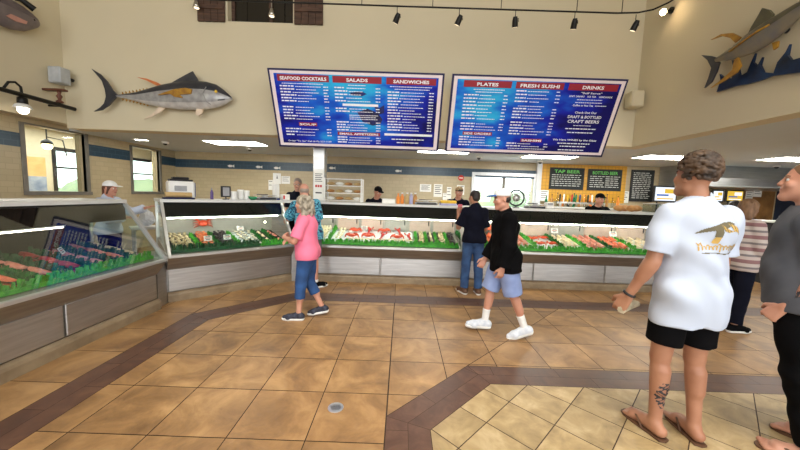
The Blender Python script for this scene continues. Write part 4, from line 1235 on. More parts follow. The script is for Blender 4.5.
# back case under the amber wall
fringe(C2, 0.05, 3.74, GRNL, 'bright green leaf border along the front of the back case under the amber wall')
seq = [(0.10, 0.42, 'white', 'white fillets'), (0.50, 0.82, 'salmon', 'orange fillets'), (0.90, 1.3, 'pink', 'pink fillets'), (1.38, 1.78, 'crab', 'crab claws'), (1.86, 2.2, 'white', 'pale fillets'), (2.28, 2.66, 'pink', 'rosy fillets'), (2.74, 3.1, 'salmon', 'salmon fillets'), (3.18, 3.68, 'white', 'cod fillets')]
ice(C2, 0.05, 3.74, 0.22, 0.9, 'crushed ice under the fillets in the back case below the amber wall', 0.03)
for i, (a, b_, k, nm) in enumerate(seq):
    divider(C2, a - 0.04, 0.24, 0.88, GRNL if i % 2 else GRN, 'green leaf divider before the %s under the amber wall' % nm, skew=0.1, lift=0.05)
    if k == 'crab':
        for q, (u, v) in enumerate(((a + 0.08, 0.38), (a + 0.30, 0.4), (a + 0.06, 0.66), (a + 0.28, 0.72))):
            place('crab', W(C2, u, v, deck_z(v) + 0.05), (0.2, 0, random.uniform(-0.3, 0.3)), 'orange crab under the amber wall, ' + ('front one next to the pink fillets', 'front one next to the pale fillets', 'rear one next to the pink fillets', 'rear one next to the pale fillets')[q], scale=0.75)
    else:
        heap(C2, k, a - 0.02, b_ - 0.05, 0.25, 0.88, 3, 3 if k != 'salmon' else 2, 'one of the %s on ice under the amber wall' % nm, nm + ' under the amber wall', jit=0.04, spin=0.06, lift=0.046, layers=2, step=0.042, scale=0.9)
for q, (u, v) in enumerate(((0.62, 0.8), (0.88, 0.84))):
    place('salmon', W(C2, u, v, 1.0), (0.9, 0.1, 0.1), 'orange salmon side propped up at the back of the case, ' + ('nearer the white fillets', 'nearer the pink fillets')[q], scale=1.25)
for u, v, lb in ((0.3, 0.62, 'white fillets'), (3.02, 0.7, 'salmon fillets'), (1.92, 0.78, 'pale fillets')):
    place('card', W(C2, u, v, deck_z(v) + 0.09), (-0.3, 0, 0), 'white price card standing in the %s under the amber wall' % lb, scale=1.35)
# ------------------------------------------------------------------ helper: where a sight line of the photograph meets a plane of the room
def _dir(x, y):
    a, b = x - 400.0, y - 225.0
    xs = a * _cr + b * _sr; ys = -a * _sr + b * _cr
    return _T.T @ np.array([xs / 319.0, 1.0, -ys / 319.0])
def atY(x, y, Y): d = _dir(x, y); return Vector(np.array([0, 0, CAMH]) + d * (Y / d[1]))
def atX(x, y, X): d = _dir(x, y); return Vector(np.array([0, 0, CAMH]) + d * (X / d[0]))
def atZ(x, y, Z): d = _dir(x, y); return Vector(np.array([0, 0, CAMH]) + d * ((Z - CAMH) / d[2]))

# ------------------------------------------------------------------ hanging menu boards
NAVY = mat('navy_frame', (22, 20, 74), 0.45, var=0.1)
PINKB = mat('pale_border', (236, 222, 224), 0.5, var=0.03)
MWHITE = mat('menu_white', (242, 244, 250), 0.6, var=0.02)
MRED = mat('menu_red', (150, 22, 44), 0.5, var=0.06)
MCYAN = mat('menu_cyan', (60, 190, 226), 0.5, c2=(36, 150, 214), scale=3)
FISHB = mat('menu_fish_blue', (20, 32, 110), 0.5, c2=(16, 20, 60), scale=9)
def board_mat(name, k):
    m, nt, out = new_mat(name)
    p = nt.nodes.new('ShaderNodeBsdfPrincipled'); p.inputs['Roughness'].default_value = 0.6; p.inputs['Specular IOR Level'].default_value = 0.2
    tc = nt.nodes.new('ShaderNodeTexCoord'); sp = nt.nodes.new('ShaderNodeSeparateXYZ'); nt.links.new(tc.outputs['Object'], sp.inputs[0])
    nz = nt.nodes.new('ShaderNodeTexNoise'); nz.inputs['Scale'].default_value = 1.6; nz.inputs['Detail'].default_value = 3
    mp = nt.nodes.new('ShaderNodeMapping'); mp.inputs['Scale'].default_value = (1.0, 1, 2.6); mp.inputs['Rotation'].default_value = (0, 0.35, 0); nt.links.new(tc.outputs['Object'], mp.inputs[0]); nt.links.new(mp.outputs[0], nz.inputs['Vector'])
    # brightness of the printed sea: high in the middle of the sheet, deep towards the edges named by k
    def ma(op, a, b):
        n = nt.nodes.new('ShaderNodeMath'); n.operation = op
        for i, v in enumerate((a, b)):
            if isinstance(v, (int, float)): n.inputs[i].default_value = v
            else: nt.links.new(v, n.inputs[i])
        return n.outputs[0]
    x = ma('SUBTRACT', sp.outputs[0], k[0]); x = ma('ABSOLUTE', x, 0); x = ma('MULTIPLY', x, k[1])
    z = ma('SUBTRACT', sp.outputs[2], k[2]); z = ma('ABSOLUTE', z, 0); z = ma('MULTIPLY', z, k[3])
    s = ma('ADD', x, z); s = ma('SUBTRACT', 1.0, s); n = ma('SUBTRACT', nz.outputs['Fac'], 0.5); n = ma('MULTIPLY', n, 1.5); s = ma('ADD', s, n)
    cr = nt.nodes.new('ShaderNodeValToRGB')
    for i, (ps, c) in enumerate(((0.0, (14, 10, 96)), (0.3, (20, 34, 168)), (0.6, (24, 96, 212)), (0.9, (46, 178, 232)))):
        e = cr.color_ramp.elements[i] if i < 2 else cr.color_ramp.elements.new(ps)
        e.position = ps; e.color = rgb(*c)
    nt.links.new(s, cr.inputs['Fac']); nt.links.new(cr.outputs['Color'], p.inputs['Base Color']); nt.links.new(p.outputs[0], out.inputs['Surface'])
    return m
BV = Vector((0, 5.45 - 5.98, 3.59 - 2.40)); BH = BV.length; BV.normalize(); BU = Vector((1, 0, 0)); BN = BU.cross(BV)   # faces down to the room
rb = random.Random(3)
def bars(mb, o, w, h, fill=1.0, mi=0, bold=1.0):
    """a line of small print: words as little strokes"""
    x = 0
    while x < w * fill - h * 0.6:
        L = min(rb.uniform(1.2, 3.6) * h, w * fill - x)
        y0 = rb.uniform(0, 0.08) * h
        mb.add([o + BU * x + BV * y0 + BN * 0.002, o + BU * (x + L) + BV * y0 + BN * 0.002, o + BU * (x + L) + BV * (h * 0.8 * bold) + BN * 0.002, o + BU * x + BV * (h * 0.8 * bold) + BN * 0.002], [(0, 1, 2, 3)], mi)
        x += L + h * rb.uniform(0.35, 0.6)
def menu(name, label, x0, x1, k, cols, extra):
    Wd = x1 - x0
    t = thing(name, label, 'menu board', (x0, 5.98, 2.40))
    P = lambda a, b, d=0.0: BU * (a * Wd) + BV * (b * BH) + BN * d      # a from the left, b from the bottom
    def plate(mb, a0, b0, a1, b1, d0, d1, mi=0):
        mb.prism([(a0 * Wd, b0 * BH), (a1 * Wd, b0 * BH), (a1 * Wd, b1 * BH), (a0 * Wd, b1 * BH)], (0, 0, 0), BU, BV, BN, d0, d1, mi)
    f = MB(); plate(f, 0, 0, 1, 1, -0.05, 0.0); f.build('frame', NAVY, t)
    f = MB(); plate(f, 0.011, 0.024, 0.989, 0.979, 0.0, 0.004); f.build('border', PINKB, t)
    sh_ = MB(); plate(sh_, 0.032, 0.06, 0.968, 0.945, 0.004, 0.007)
    D = 0.0072
    hd = MB(); tx = MB(); red = MB()
    for (a0, a1, title, rows) in cols:
        tx = MB()
        plate(hd, a0, 0.855, a1, 0.935, 0.007, 0.0085)
        put_text(tx, title, P((a0 + a1) / 2, 0.873, 0.0086), BU, BV, BN, 0.05, width=min((a1 - a0) * 0.9, 0.033 * len(title) * 0.62) * Wd, bold=0.03)
        for r in rows:
            b = r[1]; o = P(a0 + 0.008, b, D)
            w = (a1 - a0 - 0.016) * Wd
            if r[0] == 'item':
                n = rb.uniform(0.2, 0.34); bars(tx, o, w * n, 0.023, 1.0, 0, 1.15); bars(tx, o + BU * (w * (n + 0.03)), w * (0.82 - n), 0.014, rb.uniform(0.45, 1.0))
                bars(tx, o + BU * (w * 0.9), w * 0.1, 0.018, 1, 0, 1.1)
            elif r[0] == 'line': bars(tx, o + BU * (w * r[2]), w * r[3], r[4] if len(r) > 4 else 0.014)
            elif r[0] == 'head':
                m_ = (a0 + a1) / 2 + r[3]; hw = r[4]
                plate(red, m_ - hw, b - 0.006, m_ + hw, b + 0.04, 0.007, 0.008)
                put_text(tx, r[2], P(m_, b + 0.003, 0.0082), BU, BV, BN, 0.034, width=hw * 1.85 * Wd, bold=0.03)
            elif r[0] == 'text': put_text(tx, r[2], P((a0 + a1) / 2 + (r[5] if len(r) > 5 else 0), b, D + 0.001), BU, BV, BN, r[3], width=r[4] * Wd, bold=0.02)
            elif r[0] == 'bar': plate(tx, a0 + r[2], b, a1 - r[3], b + 0.03, 0.007, 0.0082)
        sh_.add(tx.v, tx.f, 1)
    sh_.add(hd.v, hd.f, 2); sh_.add(red.v, red.f, 2)
    fx = MB()
    for poly in extra: fx.prism([(a * Wd, b * BH) for a, b in poly], (0, 0, 0), BU, BV, BN, 0.007, 0.0074)
    sh_.add(fx.v, fx.f, 3); sh_.build('printed_sheet', [board_mat(name + '_print', k), MWHITE, MRED, FISHB], t)
    # hanging brackets to the wall
    for a in (0.15, 0.85):
        b = MB(); p = P(a, 0.28, -0.05); b.cyl(p, (p.x, YS - 5.98 - 0.002, p.z), 0.014, n=8); b.build('bracket', BLACKM, t)
    return t
it = lambda *bs: [('item', b) for b in bs]
def rows(b0, n, st): return it(*[b0 - i * st for i in range(n)])
menu('menu_board', 'blue menu board with seafood cocktails, salads and sandwiches, above the steel post', -2.292, 0.632, (1.35, 0.42, 0.95, 0.5), [
    (0.05, 0.345, 'SEAFOOD COCKTAILS', [('line', 0.825, 0.05, 0.85)] + rows(0.79, 6, 0.036) + rows(0.535, 5, 0.038) + [('head', 0.305, 'SOUP', 0.0, 0.055)] + rows(0.25, 3, 0.04) + [('text', 0.082, 'Order "To Go" Call (619) 223-1109', 0.026, 0.27)]),
    (0.365, 0.645, 'SALADS', [('line', 0.825, 0.3, 0.4)] + rows(0.79, 5, 0.04) + [('bar', 0.575, 0.05, 0.02)] + rows(0.535, 2, 0.035) + [('line', 0.455, 0.3, 0.65), ('line', 0.43, 0.3, 0.6), ('line', 0.405, 0.3, 0.65)] + rows(0.36, 4, 0.035) + [('head', 0.195, 'SMALL APPETIZERS', 0.0, 0.13)] + rows(0.155, 3, 0.034)),
    (0.672, 0.955, 'SANDWICHES', [('line', 0.825, 0.05, 0.9), ('line', 0.795, 0.15, 0.75)] + rows(0.755, 14, 0.037) + [('bar', 0.205, -0.01, 0.0), ('line', 0.15, 0.1, 0.75, 0.022), ('line', 0.105, 0.22, 0.5, 0.022)])],
    [[(0.5, 0.5), (0.56, 0.55), (0.62, 0.5), (0.65, 0.42), (0.64, 0.36), (0.59, 0.33), (0.53, 0.38)], [(0.60, 0.6), (0.63, 0.56), (0.66, 0.6), (0.66, 0.5), (0.62, 0.47)], [(0.46, 0.74), (0.53, 0.76), (0.56, 0.73), (0.53, 0.7), (0.47, 0.71)]])
menu('menu_board', 'blue menu board with plates, fresh sushi and drinks, above the framed window and amber tiles', 0.76, 3.645, (0.55, 0.4, 0.85, 0.6), [
    (0.07, 0.345, 'PLATES', [('line', 0.825, 0.2, 0.7), ('line', 0.795, 0.25, 0.6)] + rows(0.755, 8, 0.042) + rows(0.395, 3, 0.038) + [('head', 0.255, 'SIDE ORDERS', -0.02, 0.09)] + rows(0.215, 4, 0.036)),
    (0.37, 0.645, 'FRESH SUSHI', rows(0.82, 4, 0.042) + [('line', 0.64, 0.1, 0.6)] + rows(0.605, 4, 0.038) + rows(0.43, 5, 0.038) + [('head', 0.185, 'SASHIMI', 0.02, 0.065)] + rows(0.148, 2, 0.036) + [('line', 0.08, 0.05, 0.9)]),
    (0.672, 0.955, 'DRINKS', [('text', 0.815, '"Self Serve"', 0.028, 0.12), ('text', 0.775, 'SOFT DRINKS    ICE TEA    LEMONADE', 0.026, 0.25), ('line', 0.74, 0.22, 0.55), ('line', 0.705, 0.2, 0.6), ('text', 0.665, 'Coffee or Hot Tea', 0.03, 0.12, -0.03), ('line', 0.67, 0.65, 0.25),
        ('text', 0.575, 'Check Out Our', 0.034, 0.13), ('text', 0.515, 'DRAFT & BOTTLED', 0.045, 0.2), ('text', 0.455, 'CRAFT BEERS', 0.05, 0.19), ('line', 0.415, 0.3, 0.4), ('line', 0.37, 0.14, 0.7, 0.022), ('line', 0.32, 0.2, 0.6, 0.022),
        ('text', 0.215, 'We Have WINES by the Glass', 0.03, 0.27, -0.02), ('line', 0.17, 0.05, 0.75, 0.022), ('line', 0.13, 0.12, 0.6, 0.022), ('line', 0.08, 0.1, 0.6, 0.022)])], [])

# ------------------------------------------------------------------ mounted fish
FBACK = mat('tuna_dark_back', (40, 42, 50), 0.35, c2=(62, 62, 66), scale=6)
FSIDE = mat('tuna_silver_side', (172, 172, 170), 0.3, 0.2, c2=(140, 138, 138), scale=9)
FBELLY = mat('tuna_pale_belly', (206, 204, 200), 0.35, 0.1, c2=(176, 172, 168), scale=9)
FYEL = mat('yellow_fin', (186, 140, 40), 0.4, c2=(140, 96, 30), scale=10)
FORG = mat('orange_fin', (214, 132, 70), 0.45, c2=(190, 100, 60), scale=8)
FCREAM = mat('cream_fin', (220, 200, 176), 0.5)
EYEG = mat('fish_eye_gold', (220, 180, 60), 0.2)
def fish_body(st, mats, name, parent, R, o, nseg=20, back=0.32, belly=0.8):
    """st: stations (x, zc, half height, half thickness); colour slots follow the height on the body"""
    b = MB()
    for x, zc, hh, ht in st:
        for k in range(nseg):
            a = 2 * PI * k / nseg
            b.v.append(tuple(R @ Vector((x, ht * math.sin(a), zc + hh * math.cos(a))) + Vector(o)))
    n = len(st)
    for i in range(n - 1):
        for k in range(nseg):
            k2 = (k + 1) % nseg
            h = (1 - math.cos(2 * PI * (k + 0.5) / nseg)) / 2
            b.f.append((i * nseg + k, (i + 1) * nseg + k, (i + 1) * nseg + k2, i * nseg + k2)); b.m.append(0 if h < back else (1 if h < belly else 2))
    b.f.append(tuple(range(nseg))); b.m.append(1); b.f.append(tuple(range((n - 1) * nseg, n * nseg))[::-1]); b.m.append(1)
    return b.build(name, mats, parent, smooth=True)
def fin(poly, R, o, th, m, parent, name, y=0.0):
    b = MB(); b.prism(poly, o, R @ Vector((1, 0, 0)), R @ Vector((0, 0, 1)), R @ Vector((0, 1, 0)), y - th / 2, y + th / 2)
    return b.build(name, m, parent)
I3 = Matrix.Identity(3)
# tuna on the back wall: nose to the right
tn = thing('mounted_tuna', 'large mounted yellowfin tuna on the cream wall left of the menu boards', 'mounted fish', (-4.44, 6.03, 3.2))
st = [(-0.88, 0.02, 0.02, 0.015), (-0.82, 0.02, 0.026, 0.02), (-0.7, 0.022, 0.04, 0.03), (-0.5, 0.015, 0.085, 0.055), (-0.3, 0.02, 0.14, 0.085), (-0.05, 0.04, 0.2, 0.11), (0.25, 0.06, 0.245, 0.13), (0.55, 0.075, 0.262, 0.135), (0.8, 0.08, 0.245, 0.13), (0.98, 0.075, 0.205, 0.11), (1.1, 0.06, 0.14, 0.085), (1.19, 0.05, 0.075, 0.055), (1.255, 0.04, 0.02, 0.02)]
fish_body(st, [FBACK, FSIDE, FBELLY], 'body', tn, I3, (0, 0, 0), back=0.3)
fin([(-0.84, 0.03), (-0.93, 0.12), (-1.03, 0.28), (-1.15, 0.4), (-1.3, 0.485), (-1.25, 0.43), (-1.12, 0.28), (-1.07, 0.12), (-1.06, 0.0), (-1.1, -0.12), (-1.18, -0.2), (-1.3, -0.27), (-1.15, -0.24), (-1.0, -0.14), (-0.9, -0.03)], I3, (0, 0, 0), 0.03, FBACK, tn, 'tail_fin')
fin([(0.08, 0.24), (0.25, 0.34), (0.45, 0.45), (0.55, 0.5), (0.6, 0.42), (0.66, 0.32)], I3, (0, 0, 0), 0.02, FBACK, tn, 'dorsal_fin')
fin([(0.02, 0.215), (-0.1, 0.28), (-0.3, 0.345), (-0.48, 0.365), (-0.3, 0.31), (-0.15, 0.24), (-0.06, 0.2)], I3, (0, 0, 0), 0.016, FORG, tn, 'second_dorsal_fin')
fin([(-0.1, -0.15), (-0.2, -0.26), (-0.38, -0.38), (-0.25, -0.34), (-0.06, -0.24), (0.02, -0.17)], I3, (0, 0, 0), 0.016, FCREAM, tn, 'anal_fin')
fin([(0.62, -0.17), (0.6, -0.27), (0.66, -0.3), (0.72, -0.25), (0.74, -0.17)], I3, (0, 0, 0), 0.03, FCREAM, tn, 'pelvic_fin', y=-0.03)
fin([(0.62, 0.14), (0.5, 0.16), (0.3, 0.13), (0.12, 0.07), (0.0, 0.02), (0.1, 0.03), (0.22, 0.05), (0.3, 0.0), (0.45, -0.02), (0.4, 0.04), (0.6, 0.06)], I3, (0, 0, 0), 0.02, FYEL, tn, 'pectoral_fin', y=-0.145)
for i in range(8):
    b = MB(); x = -0.28 - i * 0.065; z = 0.15 - i * 0.012
    b.prism([(x, z), (x - 0.03, z + 0.035), (x - 0.035, z - 0.01)], (0, 0, 0), (1, 0, 0), (0, 0, 1), (0, 1, 0), -0.006, 0.006); b.build('finlet', FYEL, tn); b = MB()
    b.prism([(x, -z + 0.04), (x - 0.03, -z + 0.005), (x - 0.035, -z + 0.045)], (0, 0, 0), (1, 0, 0), (0, 0, 1), (0, 1, 0), -0.006, 0.006); b.build('finlet', FYEL, tn)
MB().ell((1.02, -0.1, 0.13), (0.028, 0.018, 0.028)).build('eye', [EYEG], tn, smooth=True)
MB().tube([(1.21, -0.02, 0.04), (1.13, -0.07, 0.0), (1.05, -0.1, -0.02)], 0.008, 6).build('mouth', DARK, tn, smooth=True)
MB().tube([(0.86, -0.122, 0.2), (0.8, -0.14, 0.08), (0.84, -0.125, -0.05), (0.92, -0.1, -0.1)], 0.007, 6).build('gill_edge', FSIDE, tn, smooth=True)
MB().box((0.2, 0.1, 0.0), (0.4, 0.168, 0.14)).build('mount', DARK, tn)
# grey fish high on the left wall, nose towards the back wall
Rl = Rz(PI / 2)
gf = thing('mounted_fish', 'grey mounted fish high on the left wall, cut by the picture edge', 'mounted fish', (-6.28, 5.06, 4.2))
GB = mat('grey_fish_back', (74, 64, 70), 0.4, c2=(96, 84, 90), scale=7); GS = mat('grey_fish_side', (120, 108, 108), 0.4, c2=(96, 88, 90), scale=7)
st = [(-0.85, 0, 0.03, 0.02), (-0.7, 0, 0.05, 0.04), (-0.45, 0, 0.13, 0.07), (-0.1, 0.01, 0.19, 0.1), (0.2, 0.015, 0.185, 0.105), (0.4, 0.03, 0.15, 0.09), (0.52, 0.05, 0.1, 0.07), (0.6, 0.06, 0.06, 0.04), (0.63, 0.06, 0.03, 0.02)]
st = [(x, z * 1.25, h_ * 1.3, t_) for x, z, h_, t_ in st]
fish_body(st, [GB, GS, GS], 'body', gf, Rl, (0, 0, 0), back=0.35)
fin([(-0.8, 0.02), (-1.05, 0.26), (-0.98, 0), (-1.05, -0.26), (-0.8, -0.02)], Rl, (0, 0, 0), 0.025, GB, gf, 'tail_fin')
fin([(-0.3, 0.15), (-0.2, 0.29), (0.1, 0.26), (0.3, 0.17)], Rl, (0, 0, 0), 0.018, GB, gf, 'dorsal_fin')
fin([(0.36, -0.02), (0.14, -0.02), (0.08, -0.08), (0.2, -0.1), (0.34, -0.07)], Rl, (0, 0, 0), 0.018, mat('pinkish_fin', (190, 140, 126), 0.5), gf, 'pectoral_fin', y=-0.108)
MB().ell(Rl @ Vector((0.5, -0.066, 0.075)), (0.012, 0.018, 0.018)).build('eye', EYED, gf, smooth=True)
MB().box((-0.14, -0.1, -0.05), (-0.08, 0.1, 0.06)).build('mount', DARK, gf)
# yellowfin and blue wave sculpture on the right wall: outlines on that wall
FX = 4.19
def tr(pts, X=FX): return [(-atX(x, y, X).y, atX(x, y, X).z) for x, y in pts]
yf = thing('mounted_yellowfin', 'grey green yellowfin with raised fins mounted on the right wall above the man in white', 'mounted fish', (FX, 0, 0))
FY_B = mat('yellowfin_back', (70, 68, 58), 0.4, c2=(96, 92, 66), scale=6); FY_S = mat('yellowfin_side', (104, 100, 98), 0.4, c2=(128, 118, 92), scale=6)
top_ = tr([(717, 59), (726, 53), (738, 44), (752, 33), (768, 22), (785, 12), (800, 3), (815, -5), (830, -12)])
bot_ = tr([(718, 62), (729, 61), (742, 58), (757, 53), (772, 44), (787, 32), (800, 20), (815, 8), (832, -6)])
b = MB(); ns = 18
for (ta, tz), (ba, bz) in zip(top_, bot_):
    hh = math.hypot(ta - ba, tz - bz) / 2; ca, cz = (ta + ba) / 2, (tz + bz) / 2
    for k in range(ns):
        a = 2 * PI * k / ns
        b.v.append((-0.03 - min(hh * 0.5, 0.07) * math.sin(a), -(ca + (ta - ca) * math.cos(a)), cz + (tz - cz) * math.cos(a)))
n = len(top_)
for i in range(n - 1):
    for k in range(ns):
        k2 = (k + 1) % ns; h = (1 - math.cos(2 * PI * (k + 0.5) / ns)) / 2
        b.f.append((i * ns + k, i * ns + k2, (i + 1) * ns + k2, (i + 1) * ns + k)); b.m.append(0 if h < 0.4 else 1)
b.f += [tuple(range(ns))[::-1], tuple(range((n - 1) * ns, n * ns))]; b.m += [1, 1]
b.build('body', [FY_B, FY_S], yf, smooth=True)
def wallfin(pts, m, parent, name, d0=-0.012, d1=0.012):
    return MB().prism(tr(pts), (0, 0, 0), (0, -1, 0), (0, 0, 1), (-1, 0, 0), d0, d1).build(name, m, parent)
wallfin([(718, 58), (712, 56), (702, 55), (708, 60), (712, 68), (709, 78), (705, 88), (712, 82), (717, 72), (720, 63)], FBACK, yf, 'tail_fin')
wallfin([(747, 37), (752, 27), (758, 17), (763, 8), (770, 10), (774, 14), (772, 21), (760, 31)], FY_B, yf, 'dorsal_fin')
wallfin([(738, 44), (741, 37), (733, 33), (722, 34), (711, 40), (722, 36), (731, 38), (735, 42)], FYEL, yf, 'second_dorsal_fin')
wallfin([(742, 57), (745, 66), (740, 73), (726, 82), (714, 88), (726, 79), (736, 70), (738, 60)], FYEL, yf, 'anal_fin', 0.03, 0.05)
wallfin([(773, 43), (774, 50), (778, 47), (779, 41)], FYEL, yf, 'pelvic_fin')
MB().tube([(-0.1, -a, z) for a, z in tr([(737, 52), (752, 41), (765, 32), (778, 25)])], 0.012, 6).build('flank_stripe', FYEL, yf, smooth=True)
MB().cyl((-0.05, -tr([(775, 30)])[0][0], tr([(775, 30)])[0][1]), (XR - FX - 0.002, -tr([(775, 30)])[0][0], tr([(775, 30)])[0][1]), 0.03, n=10).build('mount', DARK, yf)
WAVE = mat('deep_blue_metal_wave', (10, 20, 42), 0.35, 0.3, c2=(22, 60, 104), scale=4)
wv = thing('wave_sculpture', 'dark blue metal wave sculpture under the yellowfin on the right wall', 'wall sculpture', (FX, 0, 0))
wallfin([(712, 92), (716, 80), (715, 74), (720, 78), (727, 78), (729, 70), (727, 60), (733, 66), (735, 76), (742, 72), (746, 62), (750, 53), (748, 62), (752, 66), (757, 57), (755, 65), (758, 72), (768, 73), (772, 62), (780, 52), (784, 44), (782, 55), (786, 60), (796, 57), (812, 48), (822, 40), (824, 54), (810, 64), (796, 72), (780, 74), (766, 76), (756, 80), (742, 84), (730, 86)], WAVE, wv, 'wave', -0.09, -0.06)
for q in ((740, 79), (776, 69)):
    a, z = tr([q])[0]; MB().cyl((0.09, -a, z), (XR - FX - 0.002, -a, z), 0.015, n=8).build('mount', DARK, wv)

# ------------------------------------------------------------------ track lights
TY, TZ = 5.2, 4.47
def head(loc, aim, label, lit=False):
    t = thing('spotlight', label, 'spotlight', loc)
    d = (Vector(aim) - Vector(loc)).normalized()
    MB().cyl((0, 0, 0), (0, 0, -0.1), 0.006, n=8).build('stem', BLACKM, t, smooth=True)
    c = Vector((0, 0, -0.16)); b = MB()
    b.cyl(c - d * 0.07, c - d * 0.02, 0.03, 0.042, n=14); b.cyl(c - d * 0.02, c + d * 0.07, 0.042, 0.046, n=14)
    h = b.build('lamp_head', BLACKM, t); smooth_by_angle(h)
    MB().tube([(0, 0, -0.1), (0.05, 0, -0.11), (0.055, 0, -0.16)], 0.005, 6).build('yoke', BLACKM, t, smooth=True)
    MB().cyl(c + d * 0.066, c + d * 0.073, 0.036, n=14).build('lens', LENSLIT if lit else LENS, h)
    return t, Vector(loc) + c + d * 0.09, d
LENS = emit('lamp_lens', (255, 232, 196), 2.0); LENSLIT = emit('lit_lamp_lens', (255, 224, 176), 60.0)
rail = thing('light_rail', 'thin black suspended light rail running across the cream wall and curving forward at the right', 'light rail', (0, TY, TZ))
pts = [(-3.9, 0, 0.012), (-2.0, 0, 0.006), (0, 0, 0), (2.0, 0, 0), (3.2, 0, 0), (3.5, -0.03, 0), (3.66, -0.12, 0), (3.74, -0.3, 0), (3.78, -0.7, 0), (3.8, -1.6, 0), (3.8, -3.0, 0)]
MB().tube(pts, 0.012, 6).build('rail', BLACKM, rail, smooth=True)
for x, y in ((-3.6, 0), (-0.72, 0), (0.37, 0), (1.42, 0), (2.58, 0), (3.27, 0), (3.8, -2.4)):
    MB().cyl((x, y, 0.01), (x, y, ZU - TZ - 0.002), 0.006, n=6).build('hanger', BLACKM, rail)
heads = []
for x, aim, lb in ((-0.173, (-0.8, 5.9, 3.1), 'leftmost of the five over the menu boards'), (0.784, (0.2, 5.9, 3.1), 'above the gap between the menu boards'), (1.647, (1.9, 5.9, 3.1), 'above the plates heading'), (2.557, (2.7, 5.9, 3.1), 'above the fresh sushi heading'), (3.493, (3.2, 5.9, 3.0), 'in the right corner above the drinks heading')):
    heads.append(head((x, TY, TZ - 0.013), aim, 'small black track spotlight ' + lb))
heads.append(head((3.8, TY - 1.2, TZ - 0.013), (4.3, 4.4, 3.6), 'track spotlight on the rail curving toward the viewer at right'))
# lit spot on the right wall and lamps at the loft window
t = thing('wall_spotlight', 'glaring lit spotlight on the right wall near the end of the rail', 'spotlight', (XR, 5.58, 4.75))
MB().cyl((-0.002, 0, 0), (-0.03, 0, 0), 0.05, n=16).build('plate', BLACKM, t)
MB().cyl((-0.03, 0, 0), (-0.12, 0, -0.02), 0.014, n=8).build('arm', BLACKM, t)
dL = Vector((-0.5, -0.75, -0.42)).normalized(); c = Vector((-0.15, 0, -0.03))
hh_ = MB().cyl(c - dL * 0.06, c + dL * 0.06, 0.04, 0.05, n=14).build('lamp_head', BLACKM, t)
MB().ell(c + dL * 0.06, (0.045, 0.045, 0.045), nu=12, nv=8).build('bulb', LENSLIT, hh_, smooth=True)
CHR = mat('chrome_lamp', (190, 186, 176), 0.2, 0.9)
for x, z, lb in ((-2.45, 4.7, 'hanging in front of the dark loft window'), (-3.80, 4.8, 'on the left plank shutter')):
    t = thing('spotlight', 'silver spotlight ' + lb, 'spotlight', (x, YS - 0.16, 0))
    MB().cyl((0, 0, z + 0.12), (0, 0, 5.7), 0.01, n=8).build('stem', CHR, t)
    h = MB().lathe([(0.01, 0.14), (0.035, 0.12), (0.05, 0.05), (0.062, 0.0)], (0, 0, z), n=18).build('shade', CHR, t, smooth=True)
    MB().ell((0, 0, z + 0.004), (0.045, 0.045, 0.02)).build('bulb', LENS, h, smooth=True)
    MB().tube([(0, 0, 5.66), (0, 0.06, 5.68), (0, 0.11 if x < -3 else 0.158, 5.66)], 0.012, 6).build('bracket', CHR, t)
t = thing('spotlight', 'black spotlight at the top left above the grey fish', 'spotlight', (-6.44, 5.5, 4.5))
MB().cyl((0.002, 0, 0.05), (0.12, 0, 0.03), 0.012, n=8).build('arm', BLACKM, t)
MB().cyl((0.12, -0.05, 0.06), (0.2, 0.1, -0.04), 0.04, 0.05, n=14).build('lamp_head', BLACKM, t)
# lamp bar on the left wall
t = thing('lamp_bar', 'black pipe lamp bar along the left wall with one lit bulb under a gooseneck', 'lamp', (-6.15, 0, 0))
MB().cyl((0, 3.6, 3.0), (0, 6.08, 2.97), 0.035, n=10).build('pipe', BLACKM, t, smooth=True)
MB().tube([(0, 5.02, 3.02), (0, 5.08, 3.12), (0, 5.17, 3.15), (0, 5.24, 3.1), (0, 5.25, 2.98), (0, 5.25, 2.9)], 0.018, 8).build('gooseneck', BLACKM, t, smooth=True)
MB().lathe([(0.03, 0.15), (0.06, 0.13), (0.065, 0.04), (0.05, 0.03)], (0, 5.25, 2.8), n=16).build('socket', BLACKM, t, smooth=True)
s_ = MB().lathe([(0.06, 0.04), (0.09, 0.02), (0.11, -0.02), (0.11, -0.03), (0.085, 0.0)], (0, 5.25, 2.8), n=20).build('lamp_shade', WHITEP, t, smooth=True)
MB().ell((0, 5.25, 2.75), (0.07, 0.07, 0.075), nu=16, nv=10).build('bulb', emit('lit_globe_bulb', (255, 240, 214), 6.0), t, smooth=True)
for y in (4.2, 5.9): MB().cyl((-0.288, y, 2.98), (0, y, 2.98), 0.02, n=8).build('bracket', BLACKM, t)
SPKG = mat('light_grey_speaker', (176, 180, 182), 0.6)
for x, y, z, lb in ((-6.27, 5.96, 3.52, 'white speaker box in the left wall corner above the turned wood post'), (4.17, 6.03, 3.45, 'cream speaker box in the right wall corner beside the drinks menu')):
    t = thing('speaker', lb, 'speaker', (x, y, z))
    MB().rbox((-0.11, -0.1, -0.14), (0.11, 0.1, 0.14), 0.015).build('cabinet', SPKG if x < 0 else WALLP, t)
    MB().rbox((-0.095, -0.108, -0.12), (0.095, -0.1, 0.12), 0.005).build('grille', SPKG if x < 0 else WALLP, t)
    MB().cyl((0, 0.1, 0), (0, YS - y - 0.002, 0), 0.03, n=8).build('bracket', DARK, t)
t = thing('wood_bracket', 'turned brown wood post standing on the lamp bar under the white speaker', 'bracket', (-6.15, 5.82, 3.015))
